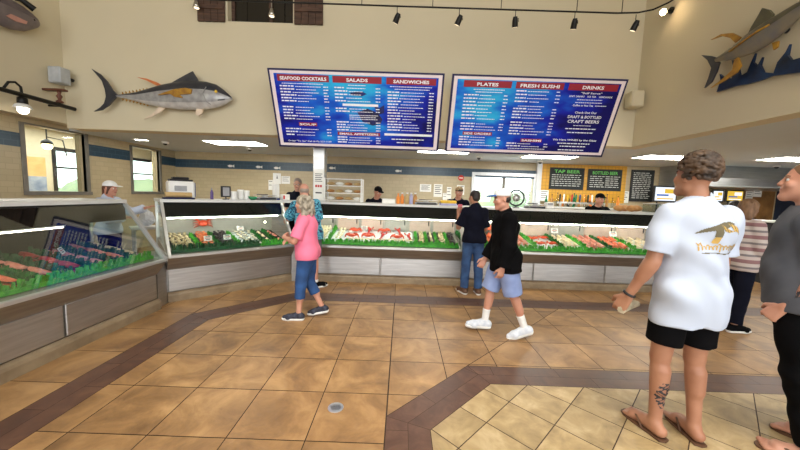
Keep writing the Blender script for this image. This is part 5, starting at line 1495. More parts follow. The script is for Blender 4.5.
MB().lathe([(0.05, 0), (0.055, 0.02), (0.02, 0.05), (0.03, 0.08), (0.045, 0.11), (0.02, 0.15), (0.03, 0.18), (0.03, 0.2)], n=16).build('post', BROWNW, t, smooth=True)
MB().rbox((-0.26, -0.05, 0.2), (0.12, 0.05, 0.235), 0.008).build('arm', BROWNW, t)

# ------------------------------------------------------------------ recessed fluorescent panels of the low ceiling
PANEL = emit('fluorescent_panel', (255, 253, 244), PANEL_E)
for x, y, sx, sy, lb in ((-3.85, 7.45, 1.2, 0.6, 'left of the steel post'), (0.95, 7.7, 1.2, 0.5, 'behind the left menu board'), (3.6, 8.05, 1.2, 0.5, 'before the amber tiles'), (6.05, 7.45, 1.25, 0.6, 'before the steel hood, beyond the curly haired man'), (8.6, 7.1, 1.25, 0.6, 'farthest right by the dark blue wall'), (-6.0, 7.4, 0.25, 0.12, 'a small one between the left windows'), (8.0, 3.0, 1.25, 0.6, 'above the seating on the right')):
    t = thing('ceiling_light', 'bright recessed fluorescent ceiling panel ' + lb, 'ceiling light', (x, y, ZL))
    b = MB(); w, d = sx / 2, sy / 2
    b.box((-w - 0.03, -d - 0.03, -0.008), (w + 0.03, -d, -0.0005)); b.box((-w - 0.03, d, -0.008), (w + 0.03, d + 0.03, -0.0005)); b.box((-w - 0.03, -d, -0.008), (-w, d, -0.0005)); b.box((w, -d, -0.008), (w + 0.03, d, -0.0005))
    b.build('frame', WHITEP, t)
    MB().box((-w, -d, -0.006), (w, d, -0.001)).build('diffuser', PANEL, t)
for x, y, lb in ((-5.6, 7.6, 'above the white machine'), (1.95, 8.4, 'near the red round sign'), (3.75, 8.9, 'beside the steel column'), (-3.9, 8.2, 'near the fluorescent panel left of the post'), (9.4, 8.2, 'before the dark blue wall')):
    t = thing('ceiling_camera', 'small white dome camera on the low ceiling ' + lb, 'camera', (x, y, ZL))
    MB().lathe([(0.07, -0.0005), (0.075, -0.03), (0.06, -0.045)], n=18).build('base', WHITEP, t, smooth=True)
    MB().ell((0, 0, -0.045), (0.045, 0.045, 0.04), nu=14, nv=8).build('dome', DARK, t, smooth=True)
# post rising from the counter
t = thing('steel_post', 'steel clad post on the back counter with paper notices, under the left menu board', 'post', (-1.63, 6.34, 0))
MB().rbox((-0.115, -0.1, 1.413), (0.115, 0.1, ZL - 0.002), 0.012).build('shaft', STEEL, t)
m = MB().box((-0.1, -0.104, 1.42), (0.1, -0.1005, 2.02), 2)
for i in range(3): m.box((-0.065 + i * 0.046, -0.1055, 1.68), (-0.065 + i * 0.046 + 0.036, -0.1045, 1.725), 1)
for i in range(5): m.box((-0.07, -0.1055, 1.93 - i * 0.035), (0.07 - 0.02 * (i % 2), -0.1045, 1.942 - i * 0.035), 0)
m.box((-0.06, -0.1055, 1.56), (0.06, -0.1045, 1.585), 0)
m.build('notice', [INKM, REDI, PAPER], t)
# ------------------------------------------------------------------ things standing on the counter tops
def on_ledge(case, px, v, py=203):
    (ax, ay), r, L = case
    n = np.array([-math.sin(r), math.cos(r), 0]); d = _dir(px, py); o = np.array([0, 0, CAMH])
    t = (v - (o - np.array([ax, ay, 0])) @ n) / (d @ n)
    p = o + t * d
    return Vector((p[0], p[1], 1.4125)), t / 319.0 * 1.0   # place on the top, metres per pixel there
def tone(name, c, **k): return mat(name, c, **k)
GREYP = tone('grey_plastic', (150, 152, 154), rough=0.45); BLUEP = tone('blue_plastic', (36, 62, 130), rough=0.4); NAVYP = tone('navy_cloth', (26, 30, 64), rough=0.8)
PURP = tone('purple_plastic', (92, 70, 130), rough=0.4); GREENP = tone('green_glass', (40, 130, 84), rough=0.25); YELP = tone('yellow_plastic', (232, 190, 50), rough=0.45); ORAP = tone('orange_plastic', (232, 140, 50), rough=0.4)
TANP = tone('kraft_paper', (196, 168, 116), rough=0.8, c2=(176, 146, 96)); BREAD = tone('bread_crust', (196, 146, 86), rough=0.75, c2=(160, 108, 58), scale=12); LAV = tone('lavender_tub', (176, 176, 212), rough=0.4)
CLEARP = glass('clear_plastic', (235, 240, 240), 0.5, 0.02)
def base(name, label, cat, case, px, v, group=None):
    p, s = on_ledge(case, px, v)
    return thing(name, label, cat, p, case[1], group)
t = base('juice_machine', 'white countertop machine with a blue side and black lid on the angled case top', 'machine', CD, 181, 0.86)
MB().rbox((-0.17, -0.13, 0.0), (0.17, 0.13, 0.27), 0.02).build('cabinet', WHITEP, t)
MB().rbox((0.1705, -0.11, 0.03), (0.18, 0.11, 0.25), 0.004).build('side_panel', BLUEP, t)
b = MB(); b.rbox((-0.15, -0.11, 0.27), (0.15, 0.11, 0.30), 0.01); b.rbox((-0.11, -0.08, 0.30), (0.11, 0.08, 0.335), 0.015); b.build('lid', DARK, t)
MB().rbox((-0.1, -0.137, 0.12), (0.06, -0.13, 0.2), 0.004).build('control_panel', GREYP, t)
t = base('paper_roll', 'tan paper roll lying on a navy cloth at the start of the angled case top', 'paper roll', CD, 168, 0.6)
MB().cyl((-0.03, 0.0, 0.065), (0.3, 0.0, 0.065), 0.038, n=18).build('roll', TANP, t, smooth=False)
MB().rbox((-0.06, -0.08, 0.0), (0.33, 0.08, 0.026), 0.008).build('cloth', NAVYP, t)
t = base('squeeze_bottle', 'thin purple bottle standing alone on the angled case top', 'bottle', CD, 212, 0.7)
MB().lathe([(0.022, 0), (0.024, 0.01), (0.024, 0.11), (0.012, 0.14), (0.012, 0.15)], n=14).build('bottle', PURP, t, smooth=True); MB().lathe([(0.013, 0.15), (0.005, 0.19)], n=10).build('nozzle', GREYP, t, smooth=True)
t = base('tabletop_mirror', 'small black framed stand sign on the angled case top', 'sign', CD, 226, 0.66)
b = MB(); w, h = 0.075, 0.16
b.rbox((-w, -0.01, 0.04), (w, 0.01, 0.06), 0.004); b.rbox((-w, -0.01, h + 0.04), (w, 0.01, h + 0.06), 0.004); b.rbox((-w, -0.01, 0.06), (-w + 0.03, 0.01, h + 0.04), 0.004); b.rbox((w - 0.02, -0.01, 0.06), (w, 0.01, h + 0.04), 0.004); b.build('frame', DARK, t)
MB().box((-w + 0.03, -0.004, 0.06), (w - 0.02, 0.004, h + 0.04)).build('panel', GREYP, t); MB().lathe([(0.05, 0), (0.05, 0.01), (0.01, 0.016), (0.01, 0.045)], n=14).build('foot', DARK, t)
for i, (px, h, w) in enumerate(((234, 0.14, 0.055), (241, 0.17, 0.055), (247, 0.16, 0.042))):
    t = base('lidded_tub', ('shorter', 'taller', 'narrower')[i] + ' white lidded tub in the group of three before the green bowl', 'container', CD, px, 0.7 + 0.1 * (i % 2), 'white tubs on the angled case top')
    MB().lathe([(w * 0.85, 0), (w, 0.01), (w, h * 0.85)], n=18).build('tub', WHITEP, t, smooth=False); MB().lathe([(w * 1.06, h * 0.85), (w * 1.06, h * 0.93), (w * 0.9, h)], n=18).build('lid', PAPER, t)
t = base('glass_bowl', 'small green bowl on the angled case top', 'bowl', CD, 253, 0.6)
MB().lathe([(0.035, 0), (0.06, 0.02), (0.08, 0.06), (0.075, 0.06), (0.055, 0.025), (0.02, 0.01)], n=20).build('bowl', GREENP, t, smooth=True)
def scale_(case, px, v, label, w=0.3):
    t = base('counter_scale', label, 'scale', case, px, v)
    MB().rbox((-w, -0.14, 0.0), (w, 0.14, 0.05), 0.015).build('base', GREYP, t)
    MB().rbox((-w * 0.85, -0.148, 0.012), (w * 0.85, -0.14, 0.038), 0.003).build('display', DARK, t)
    b = MB(); b.rbox((-w * 0.97, -0.13, 0.075), (w * 0.97, 0.13, 0.085), 0.004); b.cyl((0, 0, 0.05), (0, 0, 0.075), 0.05, n=14); b.build('pan', STEEL, t)
    MB().rbox((-w * 0.6, 0.11, 0.085), (w * 0.6, 0.13, 0.1), 0.004).build('back_rail', DARK, t)
scale_(CD, 265, 0.78, 'grey counter scale with dark display on the angled case top', 0.17)
scale_(C1, 426, 0.75, 'grey counter scale beside the yellow tub on the back case top', 0.22)
scale_(C2, 535, 0.75, 'grey counter scale past the round fan on the back case top', 0.17)
t = base('ticket_dispenser', 'tall white dispenser with a paper sign and blue base beside the dark polo', 'dispenser', CD, 276, 0.86)
MB().rbox((-0.06, -0.06, 0), (0.06, 0.06, 0.03), 0.008).build('base', BLUEP, t); MB().rbox((-0.055, -0.045, 0.03), (0.055, 0.045, 0.3), 0.015).build('housing', WHITEP, t)
q = MB().rbox((-0.075, -0.052, 0.3), (0.075, -0.044, 0.5), 0.003).build('sign', PAPER, t); b = MB()
for i in range(3): b.prism([(-0.02 + 0.006 * i, 0.40 + i * 0.02), (0.02 - 0.006 * i, 0.40 + i * 0.02), (0.0, 0.425 + i * 0.02)], (0, 0, 0), (1, 0, 0), (0, 0, 1), (0, -1, 0), 0.0525, 0.0535)
b.build('print', INKM, q)
t = base('napkin_box', 'white napkin box with a dark mark in front of the worker in the dark polo', 'box', CD, 285, 0.7)
MB().rbox((-0.07, -0.06, 0), (0.07, 0.06, 0.11), 0.008).build('box', PAPER, t); MB().box((-0.062, -0.063, 0.02), (-0.03, -0.0605, 0.09)).build('print', REDI, t)
# bread rack on the back case
t = base('bread_rack', 'open white shelf rack of wrapped bread on the back case top right of the post', 'rack', C1, 344, 0.8)
w, d, h = 0.35, 0.13, 0.45
b = MB()
for x in (-w, w):
    for y in (-d, d): b.box((x - 0.012, y - 0.012, 0), (x + 0.012, y + 0.012, h))
b.build('upright', WHITEP, t)
for z in (0.02, 0.16, 0.30, 0.43): MB().box((-w, -d, z), (w, d, z + 0.012)).build('shelf', WHITEP, t)
P0 = t.location
for j, z in enumerate((0.034, 0.174, 0.314)):
    for i in range(4):
        q = MB(); L = 0.075; q.ell((0, 0, 0.034), (L, 0.1, 0.032), nu=14, nv=8, jit=0.03)
        o = q.build('wrapped_loaf', (PAPER, BREAD, TANP)[(i + j) % 3], smooth=True); o.location = P0 + Vector((-0.26 + i * 0.172, 0, z))
        tag(o, '%s wrapped loaf on the %s shelf of the white rack, %s from the post' % (('white', 'brown', 'tan')[(i + j) % 3], ('bottom', 'middle', 'top')[j], ('first', 'second', 'third', 'fourth')[i]), 'bread', 'loaves on the white rack')
t = base('tray_box', 'white tray box beside the orange bottle on the back case top', 'box', C1, 389, 0.78)
MB().rbox((-0.13, -0.1, 0), (0.12, 0.1, 0.075), 0.008).build('box', PAPER, t); MB().rbox((-0.135, -0.105, 0.075), (0.125, 0.105, 0.09), 0.004).build('lid', WHITEP, t)
def bottle(case, px, v, label, m, cap, r=0.04, h=0.2, group=None, cat='bottle', name='bottle'):
    t = base(name, label, cat, case, px, v, group)
    MB().lathe([(r * 0.9, 0), (r, 0.008), (r, h * 0.62), (r * 0.45, h * 0.78), (r * 0.4, h * 0.88)], n=16).build('bottle', m, t, smooth=True); MB().lathe([(r * 0.5, h * 0.88), (r * 0.5, h)], n=12).build('cap', cap, t)
bottle(C1, 398, 0.7, 'orange sauce bottle on the back case top, left one of the two', ORAP, ORAP, 0.035, 0.2)
bottle(C1, 402, 0.8, 'orange sauce bottle on the back case top, right one of the two', ORAP, WHITEP, 0.035, 0.22)
for i, (px, m, lb) in enumerate(((407, TANP, 'cream'), (411, LAV, 'lavender'), (415, BREAD, 'tan'))):
    bottle(C1, px, 0.72 + 0.04 * (i % 2), '%s jar in the row of three beside the counter scale' % lb, m, WHITEP, 0.042, 0.22, cat='jar', name='jar')
t = base('food_tub', 'low yellow tub on a lavender tray beside the leaning worker', 'tub', C1, 448, 0.72)
MB().rbox((-0.16, -0.11, 0), (0.16, 0.11, 0.04), 0.01).build('tray', LAV, t); MB().rbox((-0.15, -0.1, 0.04), (0.15, 0.1, 0.095), 0.015).build('tub', YELP, t)
# round fan on the other back case
t = base('round_fan', 'round steel fan with a dark ring standing before the framed window', 'fan', C2, 516, 0.82)
b = MB(); pts = [(0.15 * math.cos(a), 0, 0.19 + 0.15 * math.sin(a)) for a in np.linspace(0, 2 * PI, 33)]; b.tube(pts, 0.016, 8); b.build('ring', DARK, t, smooth=True)
MB().lathe([(0.065, -0.03), (0.075, 0.0), (0.05, 0.04), (0.01, 0.05)], (0, 0, 0.19), n=20, R=Rx(PI / 2)).build('hub', STEEL, t, smooth=True)
b = MB()
for a in np.linspace(0, 2 * PI, 13)[:-1]: b.cyl((0.06 * math.cos(a), 0, 0.19 + 0.06 * math.sin(a)), (0.145 * math.cos(a), 0, 0.19 + 0.145 * math.sin(a)), 0.003, n=6)
b.build('spokes', STEEL, t); MB().lathe([(0.07, 0), (0.07, 0.012), (0.015, 0.02), (0.015, 0.05)], n=18).build('foot', DARK, t)
t = base('card_reader', 'white box at the end of the grey scale on the back case top', 'box', C2, 549, 0.62)
MB().rbox((-0.07, -0.06, 0), (0.07, 0.06, 0.13), 0.012).build('box', WHITEP, t); MB().rbox((-0.05, -0.065, 0.07), (0.05, -0.06, 0.115), 0.003).build('screen', GREYP, t)
for i, (px, v) in enumerate(((620, 0.62), (625, 0.84), (632, 0.62), (637, 0.84))):
    o = MB().ell((0, 0, 0.062), (0.105, 0.075, 0.06), nu=14, nv=8, jit=0.05).build('bread_loaf', BREAD, smooth=True); o.location = on_ledge(C2, px, v)[0]
    tag(o, '%s round brown loaf in the row right of the worker in the black cap' % ('first', 'second', 'third', 'fourth')[i], 'bread', 'loaves on the back case top')
t = base('plastic_bin', 'clear plastic bin on the back case top beside the brown loaves', 'bin', C2, 656, 0.7)
b = MB(); w, d, h = 0.16, 0.12, 0.16
b.box((-w, -d, 0), (w, d, 0.006)); b.box((-w, -d, 0.006), (-w + 0.006, d, h)); b.box((w - 0.006, -d, 0.006), (w, d, h)); b.box((-w + 0.006, -d, 0.006), (w - 0.006, -d + 0.006, h)); b.box((-w + 0.006, d - 0.006, 0.006), (w - 0.006, d, h)); b.build('bin', CLEARP, t)
MB().rbox((-w - 0.004, -d - 0.004, h), (w + 0.004, d + 0.004, h + 0.012), 0.004).build('lid', WHITEP, t)
# left case top
p = W(CL, 1.75, 0.7, 1.4125)
bx = thing('spray_bottle', 'dark blue and white bottle on the left case top at the picture edge', 'bottle', W(CL, 1.9, 0.75, 1.4125), PI / 2)
MB().lathe([(0.04, 0), (0.042, 0.01), (0.042, 0.1), (0.018, 0.14)], n=16).build('bottle', BLUEP, bx, smooth=True); MB().rbox((-0.03, -0.015, 0.14), (0.03, 0.015, 0.17), 0.006).build('nozzle', DARK, bx)
bx = thing('carton', 'small white carton with red and dark marks on the left case top', 'box', W(CL, 2.03, 0.66, 1.4125), PI / 2 + 0.1)
MB().rbox((-0.06, -0.05, 0), (0.06, 0.05, 0.075), 0.004).build('box', PAPER, bx); b = MB(); b.box((-0.012, -0.053, 0.01), (0.012, -0.0505, 0.07), 0); b.build('print', REDI, bx); MB().ell((-0.035, -0.051, 0.04), (0.012, 0.002, 0.014)).build('print', INKM, bx)
bx = tag(MB().rbox((-0.35, -0.14, 0), (0.35, 0.14, 0.012), 0.003).build('paper_sheets', PAPER), 'stack of white wrapping sheets lying on the left case top', 'paper'); bx.location = W(CL, 2.6, 0.72, 1.4125); bx.rotation_euler = (0, 0, PI / 2)
# bags behind the corner gap
PLB = mat('white_plastic_bag', (226, 230, 234), 0.3, var=0.06, scale=14)
wt = thing('work_table', 'steel work table behind the gap between the left and angled cases', 'table', (-4.35, 5.75, 0), PI / 4)
MB().rbox((-0.45, -0.2, 0.84), (0.45, 0.2, 0.88), 0.008).build('table_top', STEEL, wt)
for x in (-0.4, 0.4):
    for y in (-0.16, 0.16): MB().cyl((x, y, 0), (x, y, 0.84), 0.02, n=10).build('leg', STEEL, wt)
for i, (x, y, s, lb) in enumerate(((-4.52, 5.62, 1.0, 'left'), (-4.24, 5.87, 1.1, 'right'))):
    b = MB(); rb2 = random.Random(i + 5)
    b.ell((0, 0, 0.13), (0.13, 0.11, 0.13), nu=16, nv=12)
    b.v = [(x_ * rb2.uniform(0.8, 1.12), y_ * rb2.uniform(0.8, 1.12), max(0, z_ * rb2.uniform(0.92, 1.2))) for x_, y_, z_ in b.v]
    o = b.build('plastic_bag', PLB); o.location = (x, y, 0.882); o.scale = (s,) * 3
    tag(o, 'crumpled white plastic bag on the steel work table, %s one of two' % lb, 'bag')
# ------------------------------------------------------------------ kitchen back wall and bar
kc = thing('back_counter', 'steel back counter along the beige kitchen wall', 'counter', (0, 0, 0))
MB().rbox((-6.2, 8.85, 0.88), (3.8, 9.47, 0.93), 0.01).build('worktop', STEEL, kc); MB().box((-6.2, 8.9, 0.0), (3.8, 9.47, 0.88)).build('cabinet', STEELD, kc)
def sheet(px0, py0, px1, py1, label, lines=4, Y=KY, m=None, red=False):
    a, b_ = atY(px0, py0, Y), atY(px1, py1, Y)
    o = thing('paper_sign', label, 'notice', ((a.x + b_.x) / 2, Y, (a.z + b_.z) / 2))
    w, h = abs(b_.x - a.x) / 2, abs(a.z - b_.z) / 2
    s = MB().box((-w, -0.006, -h), (w, -0.001, h)).build('sheet', m or PAPER, o); b = MB()
    for i in range(lines):
        z = h * 0.75 - i * 1.5 * h / max(lines, 1); b.box((-w * 0.75, -0.0075, z - h * 0.07), (w * (0.75 - 0.3 * (i % 2)), -0.0062, z + h * 0.03))
    b.build('print', REDI if red else INKM, s)
sheet(268.5, 180, 273, 190, 'paper notice with a dark blot left of the white dispenser', 2)
sheet(281.5, 176, 290, 184, 'square notice with a dark frame left of the worker in the dark polo', 3)
sheet(420, 184, 431, 192, 'wide pale notice on the beige wall above the counter scale', 5)
sheet(434, 184, 442, 197, 'tall pale notice on the beige wall above the yellow tub', 5)
sheet(447, 187, 451, 199, 'narrow notice between the tall notice and the leaning worker', 3)
sheet(443, 193, 447, 200, 'small low notice above the yellow tub', 2)
sheet(457, 185, 464, 195, 'notice with dark print below the red round sign', 5)
sheet(540, 190, 548, 201, 'notice low on the steel column by the amber tiles', 4, Y=KY - 0.1)
sheet(617, 191, 628, 203, 'white notice below the bottled beer board', 4)
sheet(746, 191, 752, 200, 'white notice on the brown wall, left of two', 3, Y=KY - 0.012)
sheet(754, 188, 761, 197, 'white tilted notice on the brown wall, right of two', 3, Y=KY - 0.012)
c = atY(461, 178, KY); t = thing('round_sign', 'small round red sign with a white bar on the beige kitchen wall', 'sign', (c.x, KY, c.z))
MB().cyl((0, -0.001, 0), (0, -0.015, 0), 0.085, n=24).build('disc', REDI, t); MB().box((-0.055, -0.019, -0.014), (0.055, -0.0155, 0.014)).build('bar', PAPER, t)
for i, (px, py) in enumerate(((231, 166), (259, 167), (277, 168), (332, 168), (398, 171))):   # fish-shaped plaques for the faint white marks on the teal stripe
    c = atY(px, py, KY); t = thing('fish_plaque', 'small white plaque on the teal stripe, %s counted from the left window' % ('first', 'second', 'third', 'fourth', 'fifth')[i], 'plaque', (c.x, KY - 0.008, c.z))
    MB().prism([(-0.09, 0), (-0.04, 0.035), (0.03, 0.03), (0.06, 0.005), (0.1, 0.04), (0.1, -0.04), (0.06, -0.005), (0.03, -0.03), (-0.04, -0.035)], (0, 0, 0), (1, 0, 0), (0, 0, 1), (0, -1, 0), 0.001, 0.02).build('fish', PAPER, t)
CHALK = mat('chalkboard', (34, 44, 44), 0.7, c2=(24, 32, 34), scale=3); CHW = mat('chalk_white', (206, 212, 208), 0.8); CHG = mat('chalk_green', (120, 214, 110), 0.8)
def chalk(x0, x1, z0, z1, label, title, n, cols=1):
    t = thing('chalkboard', label, 'chalkboard', ((x0 + x1) / 2, KY - 0.012, (z0 + z1) / 2)); w, h = (x1 - x0) / 2, (z1 - z0) / 2
    b = MB(); b.box((-w, -0.035, -h), (w, -0.002, -h + 0.03)); b.box((-w, -0.035, h - 0.03), (w, -0.002, h)); b.box((-w, -0.035, -h + 0.03), (-w + 0.03, -0.002, h - 0.03)); b.box((w - 0.03, -0.035, -h + 0.03), (w, -0.002, h - 0.03)); b.build('frame', DARK, t)
    b = MB()
    if title: put_text(b, title, (0, -0.0265, h - 0.15), (1, 0, 0), (0, 0, 1), (0, -1, 0), 0.09, width=w * 1.5, bold=0.02, mi=1)
    zt = h - (0.2 if title else 0.08)
    for c in range(cols):
        a0 = -w + 0.06 + c * (2 * w - 0.08) / cols; a1 = a0 + (2 * w - 0.14) / cols
        for i in range(n):
            z = zt - i * (zt + h - 0.06) / n; x = a0
            while x < a1 - 0.04:
                L = min(rb.uniform(0.04, 0.14), a1 - x); b.box((x, -0.0275, z - 0.02), (x + L, -0.0262, z)); x += L + 0.025
    sl_ = MB().box((-w + 0.03, -0.026, -h + 0.03), (w - 0.03, -0.004, h - 0.03)); sl_.v += []; k_ = len(sl_.v); sl_.f += [tuple(i + k_ for i in f) for f in b.f]; sl_.m += [m_ + 1 for m_ in b.m]; sl_.v += b.v; sl_.build('slate', [CHALK, CHW, CHG], t)
chalk(4.30, 5.30, 1.90, 2.53, 'chalkboard titled TAP BEER in green on the amber tiles', 'TAP BEER', 6)
chalk(5.42, 6.40, 1.90, 2.52, 'chalkboard titled BOTTLED BEER in green on the amber tiles', 'BOTTLED BEER', 6, 2)
chalk(6.68, 7.34, 1.62, 2.54, 'tall untitled chalkboard of white rows right of the amber tiles', None, 14)
bs = thing('bar_shelf', 'pale bar shelf below the chalkboards carrying taps and bottles', 'shelf', (5.25, 9.15, 0))
MB().rbox((-1.2, -0.18, 1.36), (1.2, 0.3, 1.4), 0.01).build('shelf_board', LEDGE, bs); MB().box((-1.2, -0.1, 0), (1.2, 0.3, 1.36)).build('cabinet', STEELD, bs)
tower = thing('beer_tap_tower', 'steel beer tap rail with a row of handles under the chalkboards', 'beer tap', (5.0, 9.1, 1.4))
MB().cyl((-0.6, 0, 0.12), (0.75, 0, 0.12), 0.03, n=12).build('manifold', STEEL, tower, smooth=True)
for x in (-0.5, 0.65): MB().cyl((x, 0, 0), (x, 0, 0.12), 0.03, n=12).build('post', STEEL, tower)
TAPM = [DARK, WHITEP, YELP, REDI, GREENP, BLUEP, ORAP]
for i in range(12):
    x = -0.55 + i * 0.113
    MB().lathe([(0.012, 0.14), (0.018, 0.18), (0.024, 0.32), (0.014, 0.36)], (x, -0.04, 0), n=10).build('tap_handle', TAPM[i % 7], tower, smooth=True)
    MB().tube([(x, -0.03, 0.13), (x, -0.09, 0.11), (x, -0.09, 0.05)], 0.009, 6).build('spout', STEEL, tower, smooth=True)
glm = [GREENP, BREAD, CLEARP, ORAP, DARK]
for i in range(14):
    x = 4.2 + i * 0.16; m = i % 5
    t = thing('liquor_bottle', '%s bottle on the bar shelf, %s' % (('green', 'brown', 'clear', 'orange', 'dark')[m], ('left of the tap handles', 'behind the left tap handles', 'behind the right tap handles')[i // 5]), 'bottle', (x, 9.35, 1.402), 0, 'bottles on the bar shelf: %s %d' % (('green', 'brown', 'clear', 'orange', 'dark')[m], i // 5))
    h = 0.3 + 0.05 * (i % 3)
    MB().lathe([(0.035, 0), (0.037, 0.01), (0.037, h * 0.6), (0.014, h * 0.76), (0.013, h * 0.93)], n=12).build('bottle', glm[m], t, smooth=True); MB().lathe([(0.015, h * 0.93), (0.015, h)], n=8).build('cap', DARK, t)
# steel hood and lit pictures
t = thing('exhaust_hood', 'long stainless exhaust hood under the low ceiling beyond the curly haired man', 'hood', (9.2, 0, 0))
MB().prism([(9.47, 2.05), (9.47, 2.638), (8.7, 2.638), (8.4, 2.3), (8.4, 2.1)], (0, 0, 0), (0, 1, 0), (0, 0, 1), (1, 0, 0), -1.7, 1.7).build('canopy', STEEL, t)
MB().box((-1.7, 8.39, 2.08), (1.7, 8.399, 2.11)).build('lip', ALU, t)
def picture(px0, py0, px1, py1, label, cols, Y=8.9):
    a, b_ = atY(px0, py0, Y), atY(px1, py1, Y); w, h = (b_.x - a.x) / 2, (a.z - b_.z) / 2
    t = thing('menu_screen', label, 'screen', ((a.x + b_.x) / 2, Y, (a.z + b_.z) / 2))
    MB().rbox((-w - 0.04, 0.0, -h - 0.04), (w + 0.04, 0.05, h + 0.04), 0.01).build('frame', DARK, t)
    m_ = MB()
    m_.box((-w, -0.004, -h), (w, 0.0, h), 0); m_.box((-w * 0.1, -0.006, h * 0.1), (w * 0.85, -0.0042, h * 0.75), 1); m_.box((-w * 0.85, -0.006, -h * 0.3), (w * 0.3, -0.0042, -h * 0.05), 2); m_.box((-w * 0.8, -0.006, -h * 0.8), (w * 0.8, -0.0042, -h * 0.62), 1)
    m_.build('screen', cols, t)
    for x in (-w * 0.7, w * 0.7): MB().cyl((x, 0.025, -t.location.z), (x, 0.025, -h - 0.03), 0.015, n=8).build('stand', DARK, t)
SCW = emit('screen_white', (232, 240, 250), 1.1); SCY = emit('screen_yellow', (230, 190, 70), 0.9); SCB = emit('screen_blue', (70, 110, 190), 0.8)
picture(656, 187, 675, 201, 'lit menu screen with yellow and blue pictures left of the curly haired head', [SCW, SCY, SCB])
picture(714, 191, 722, 201, 'narrow lit menu screen right of the curly haired head', [SCW, SCY, SCY])
picture(728, 191, 742, 201, 'lit yellow menu screen above the striped shirt shopper', [SCY, SCW, SCB])
# coffee counter far right
t = thing('coffee_counter', 'coffee counter with a white top at the far right behind the man in grey', 'counter', (9.1, 6.7, 0))
MB().rbox((-1.6, -0.3, 1.27), (1.6, 0.3, 1.31), 0.01).build('counter_top', LEDGE, t); MB().box((-1.55, -0.26, 0), (1.55, 0.26, 1.27)).build('cabinet', DARK, t)
for i in range(7):
    x = 7.7 + i * 0.3; h = 0.1 + 0.05 * (i % 3)
    t = thing('cup_stack', 'stack of white cups on the coffee counter, %s from its left end' % ('first', 'second', 'third', 'fourth', 'fifth', 'sixth', 'seventh')[i], 'cups', (x, 6.47 + 0.08 * (i % 2), 1.312), 0, 'cup stacks on the coffee counter')
    MB().lathe([(0.05, 0), (0.065, h), (0.06, h), (0.045, 0.01)], n=16).build('cup', PAPER, t, smooth=True); MB().lathe([(0.062, h), (0.066, h + 0.006), (0.05, h + 0.02)], n=16).build('lid', WHITEP if i % 2 else DARK, t)
t = thing('espresso_machine', 'dark espresso machine on the coffee counter behind the white cups', 'coffee machine', (8.9, 6.84, 1.312))
MB().rbox((-0.3, -0.08, 0), (0.3, 0.1, 0.3), 0.03).build('body', DARK, t); MB().rbox((-0.28, -0.14, 0.2), (0.28, -0.08, 0.28), 0.015).build('group_head', STEEL, t); MB().rbox((-0.28, -0.14, 0.0), (0.28, -0.08, 0.03), 0.006).build('drip_tray', STEEL, t)
t = thing('bottle_shelf', 'dark wall shelf on the blue wall at the far right', 'shelf', (11.7, KY, 0))
MB().box((-0.65, -0.2, 2.0), (0.65, -0.014, 2.03)).build('board', DARK, t)
for i in range(6):
    t = thing('syrup_bottle', 'pale syrup bottle on the dark wall shelf, %s from the brown wall' % ('first', 'second', 'third', 'fourth', 'fifth', 'sixth')[i], 'bottle', (11.15 + i * 0.2, KY - 0.1, 2.032), 0, 'syrup bottles on the dark shelf')
    MB().lathe([(0.04, 0), (0.04, 0.2), (0.015, 0.27), (0.015, 0.32)], n=12).build('bottle', (GREYP, WHITEP)[i % 2], t, smooth=True); MB().lathe([(0.018, 0.32), (0.012, 0.36)], n=10).build('pump', DARK, t)
# dining room pieces seen through the left openings
t = thing('pendant_lamp', 'pendant lamp with two lit globes seen through the larger left window', 'lamp', (-7.9, 7.15, 0))
MB().cyl((0, 0, 2.55), (0, 0, 3.098), 0.012, n=8).build('stem', BLACKM, t); MB().lathe([(0.03, 2.55), (0.09, 2.5), (0.1, 2.44)], n=16).build('shade', BLACKM, t, smooth=True)
gb = emit('pendant_bulb', (255, 226, 170), 9.0)
MB().ell((0, 0, 2.4), (0.09, 0.09, 0.08)).build('bulb', gb, t, smooth=True)
MB().tube([(0, 0, 2.6), (0.25, 0.1, 2.55), (0.3, 0.12, 2.2)], 0.012, 6).build('arm', BLACKM, t, smooth=True); MB().ell((0.3, 0.12, 2.12), (0.09, 0.09, 0.08)).build('bulb', gb, t, smooth=True)
t = thing('pendant_lamp', 'pendant lamp with one lit globe seen through the smaller left window', 'lamp', (-7.5, 9.6, 0))
MB().cyl((0, 0, 2.3), (0, 0, 3.098), 0.012, n=8).build('stem', BLACKM, t); MB().ell((0, 0, 2.2), (0.1, 0.1, 0.1)).build('bulb', gb, t, smooth=True)
POST = mat('amber_poster', (206, 150, 84), 0.6, c2=(226, 190, 130), scale=2); BLUEC = mat('bluish_crates', (110, 130, 160), 0.6, c2=(170, 180, 196), scale=5)
t = thing('dining_poster', 'amber poster panel standing in the dining room seen through the larger left window', 'poster', (-9.6, 8.35, 0), 0.9)
MB().box((-0.3, 0, 1.75), (0.2, 0.04, 2.25)).build('poster', POST, t); MB().box((-0.3, 0.0, 0.0), (0.2, 0.04, 1.75)).build('stand', BLUEC, t)
t = thing('dining_poster', 'red and amber panel seen through the smaller left window', 'poster', (-7.7, 10.9, 0), 0.55)
MB().box((-0.5, 0, 1.3), (0.1, 0.04, 2.2)).build('poster', POST, t); MB().box((0.1, 0, 1.3), (0.4, 0.04, 2.4)).build('red_panel', REDI, t); MB().box((-0.5, 0, 0), (0.4, 0.04, 1.3)).build('stand', BLUEC, t)
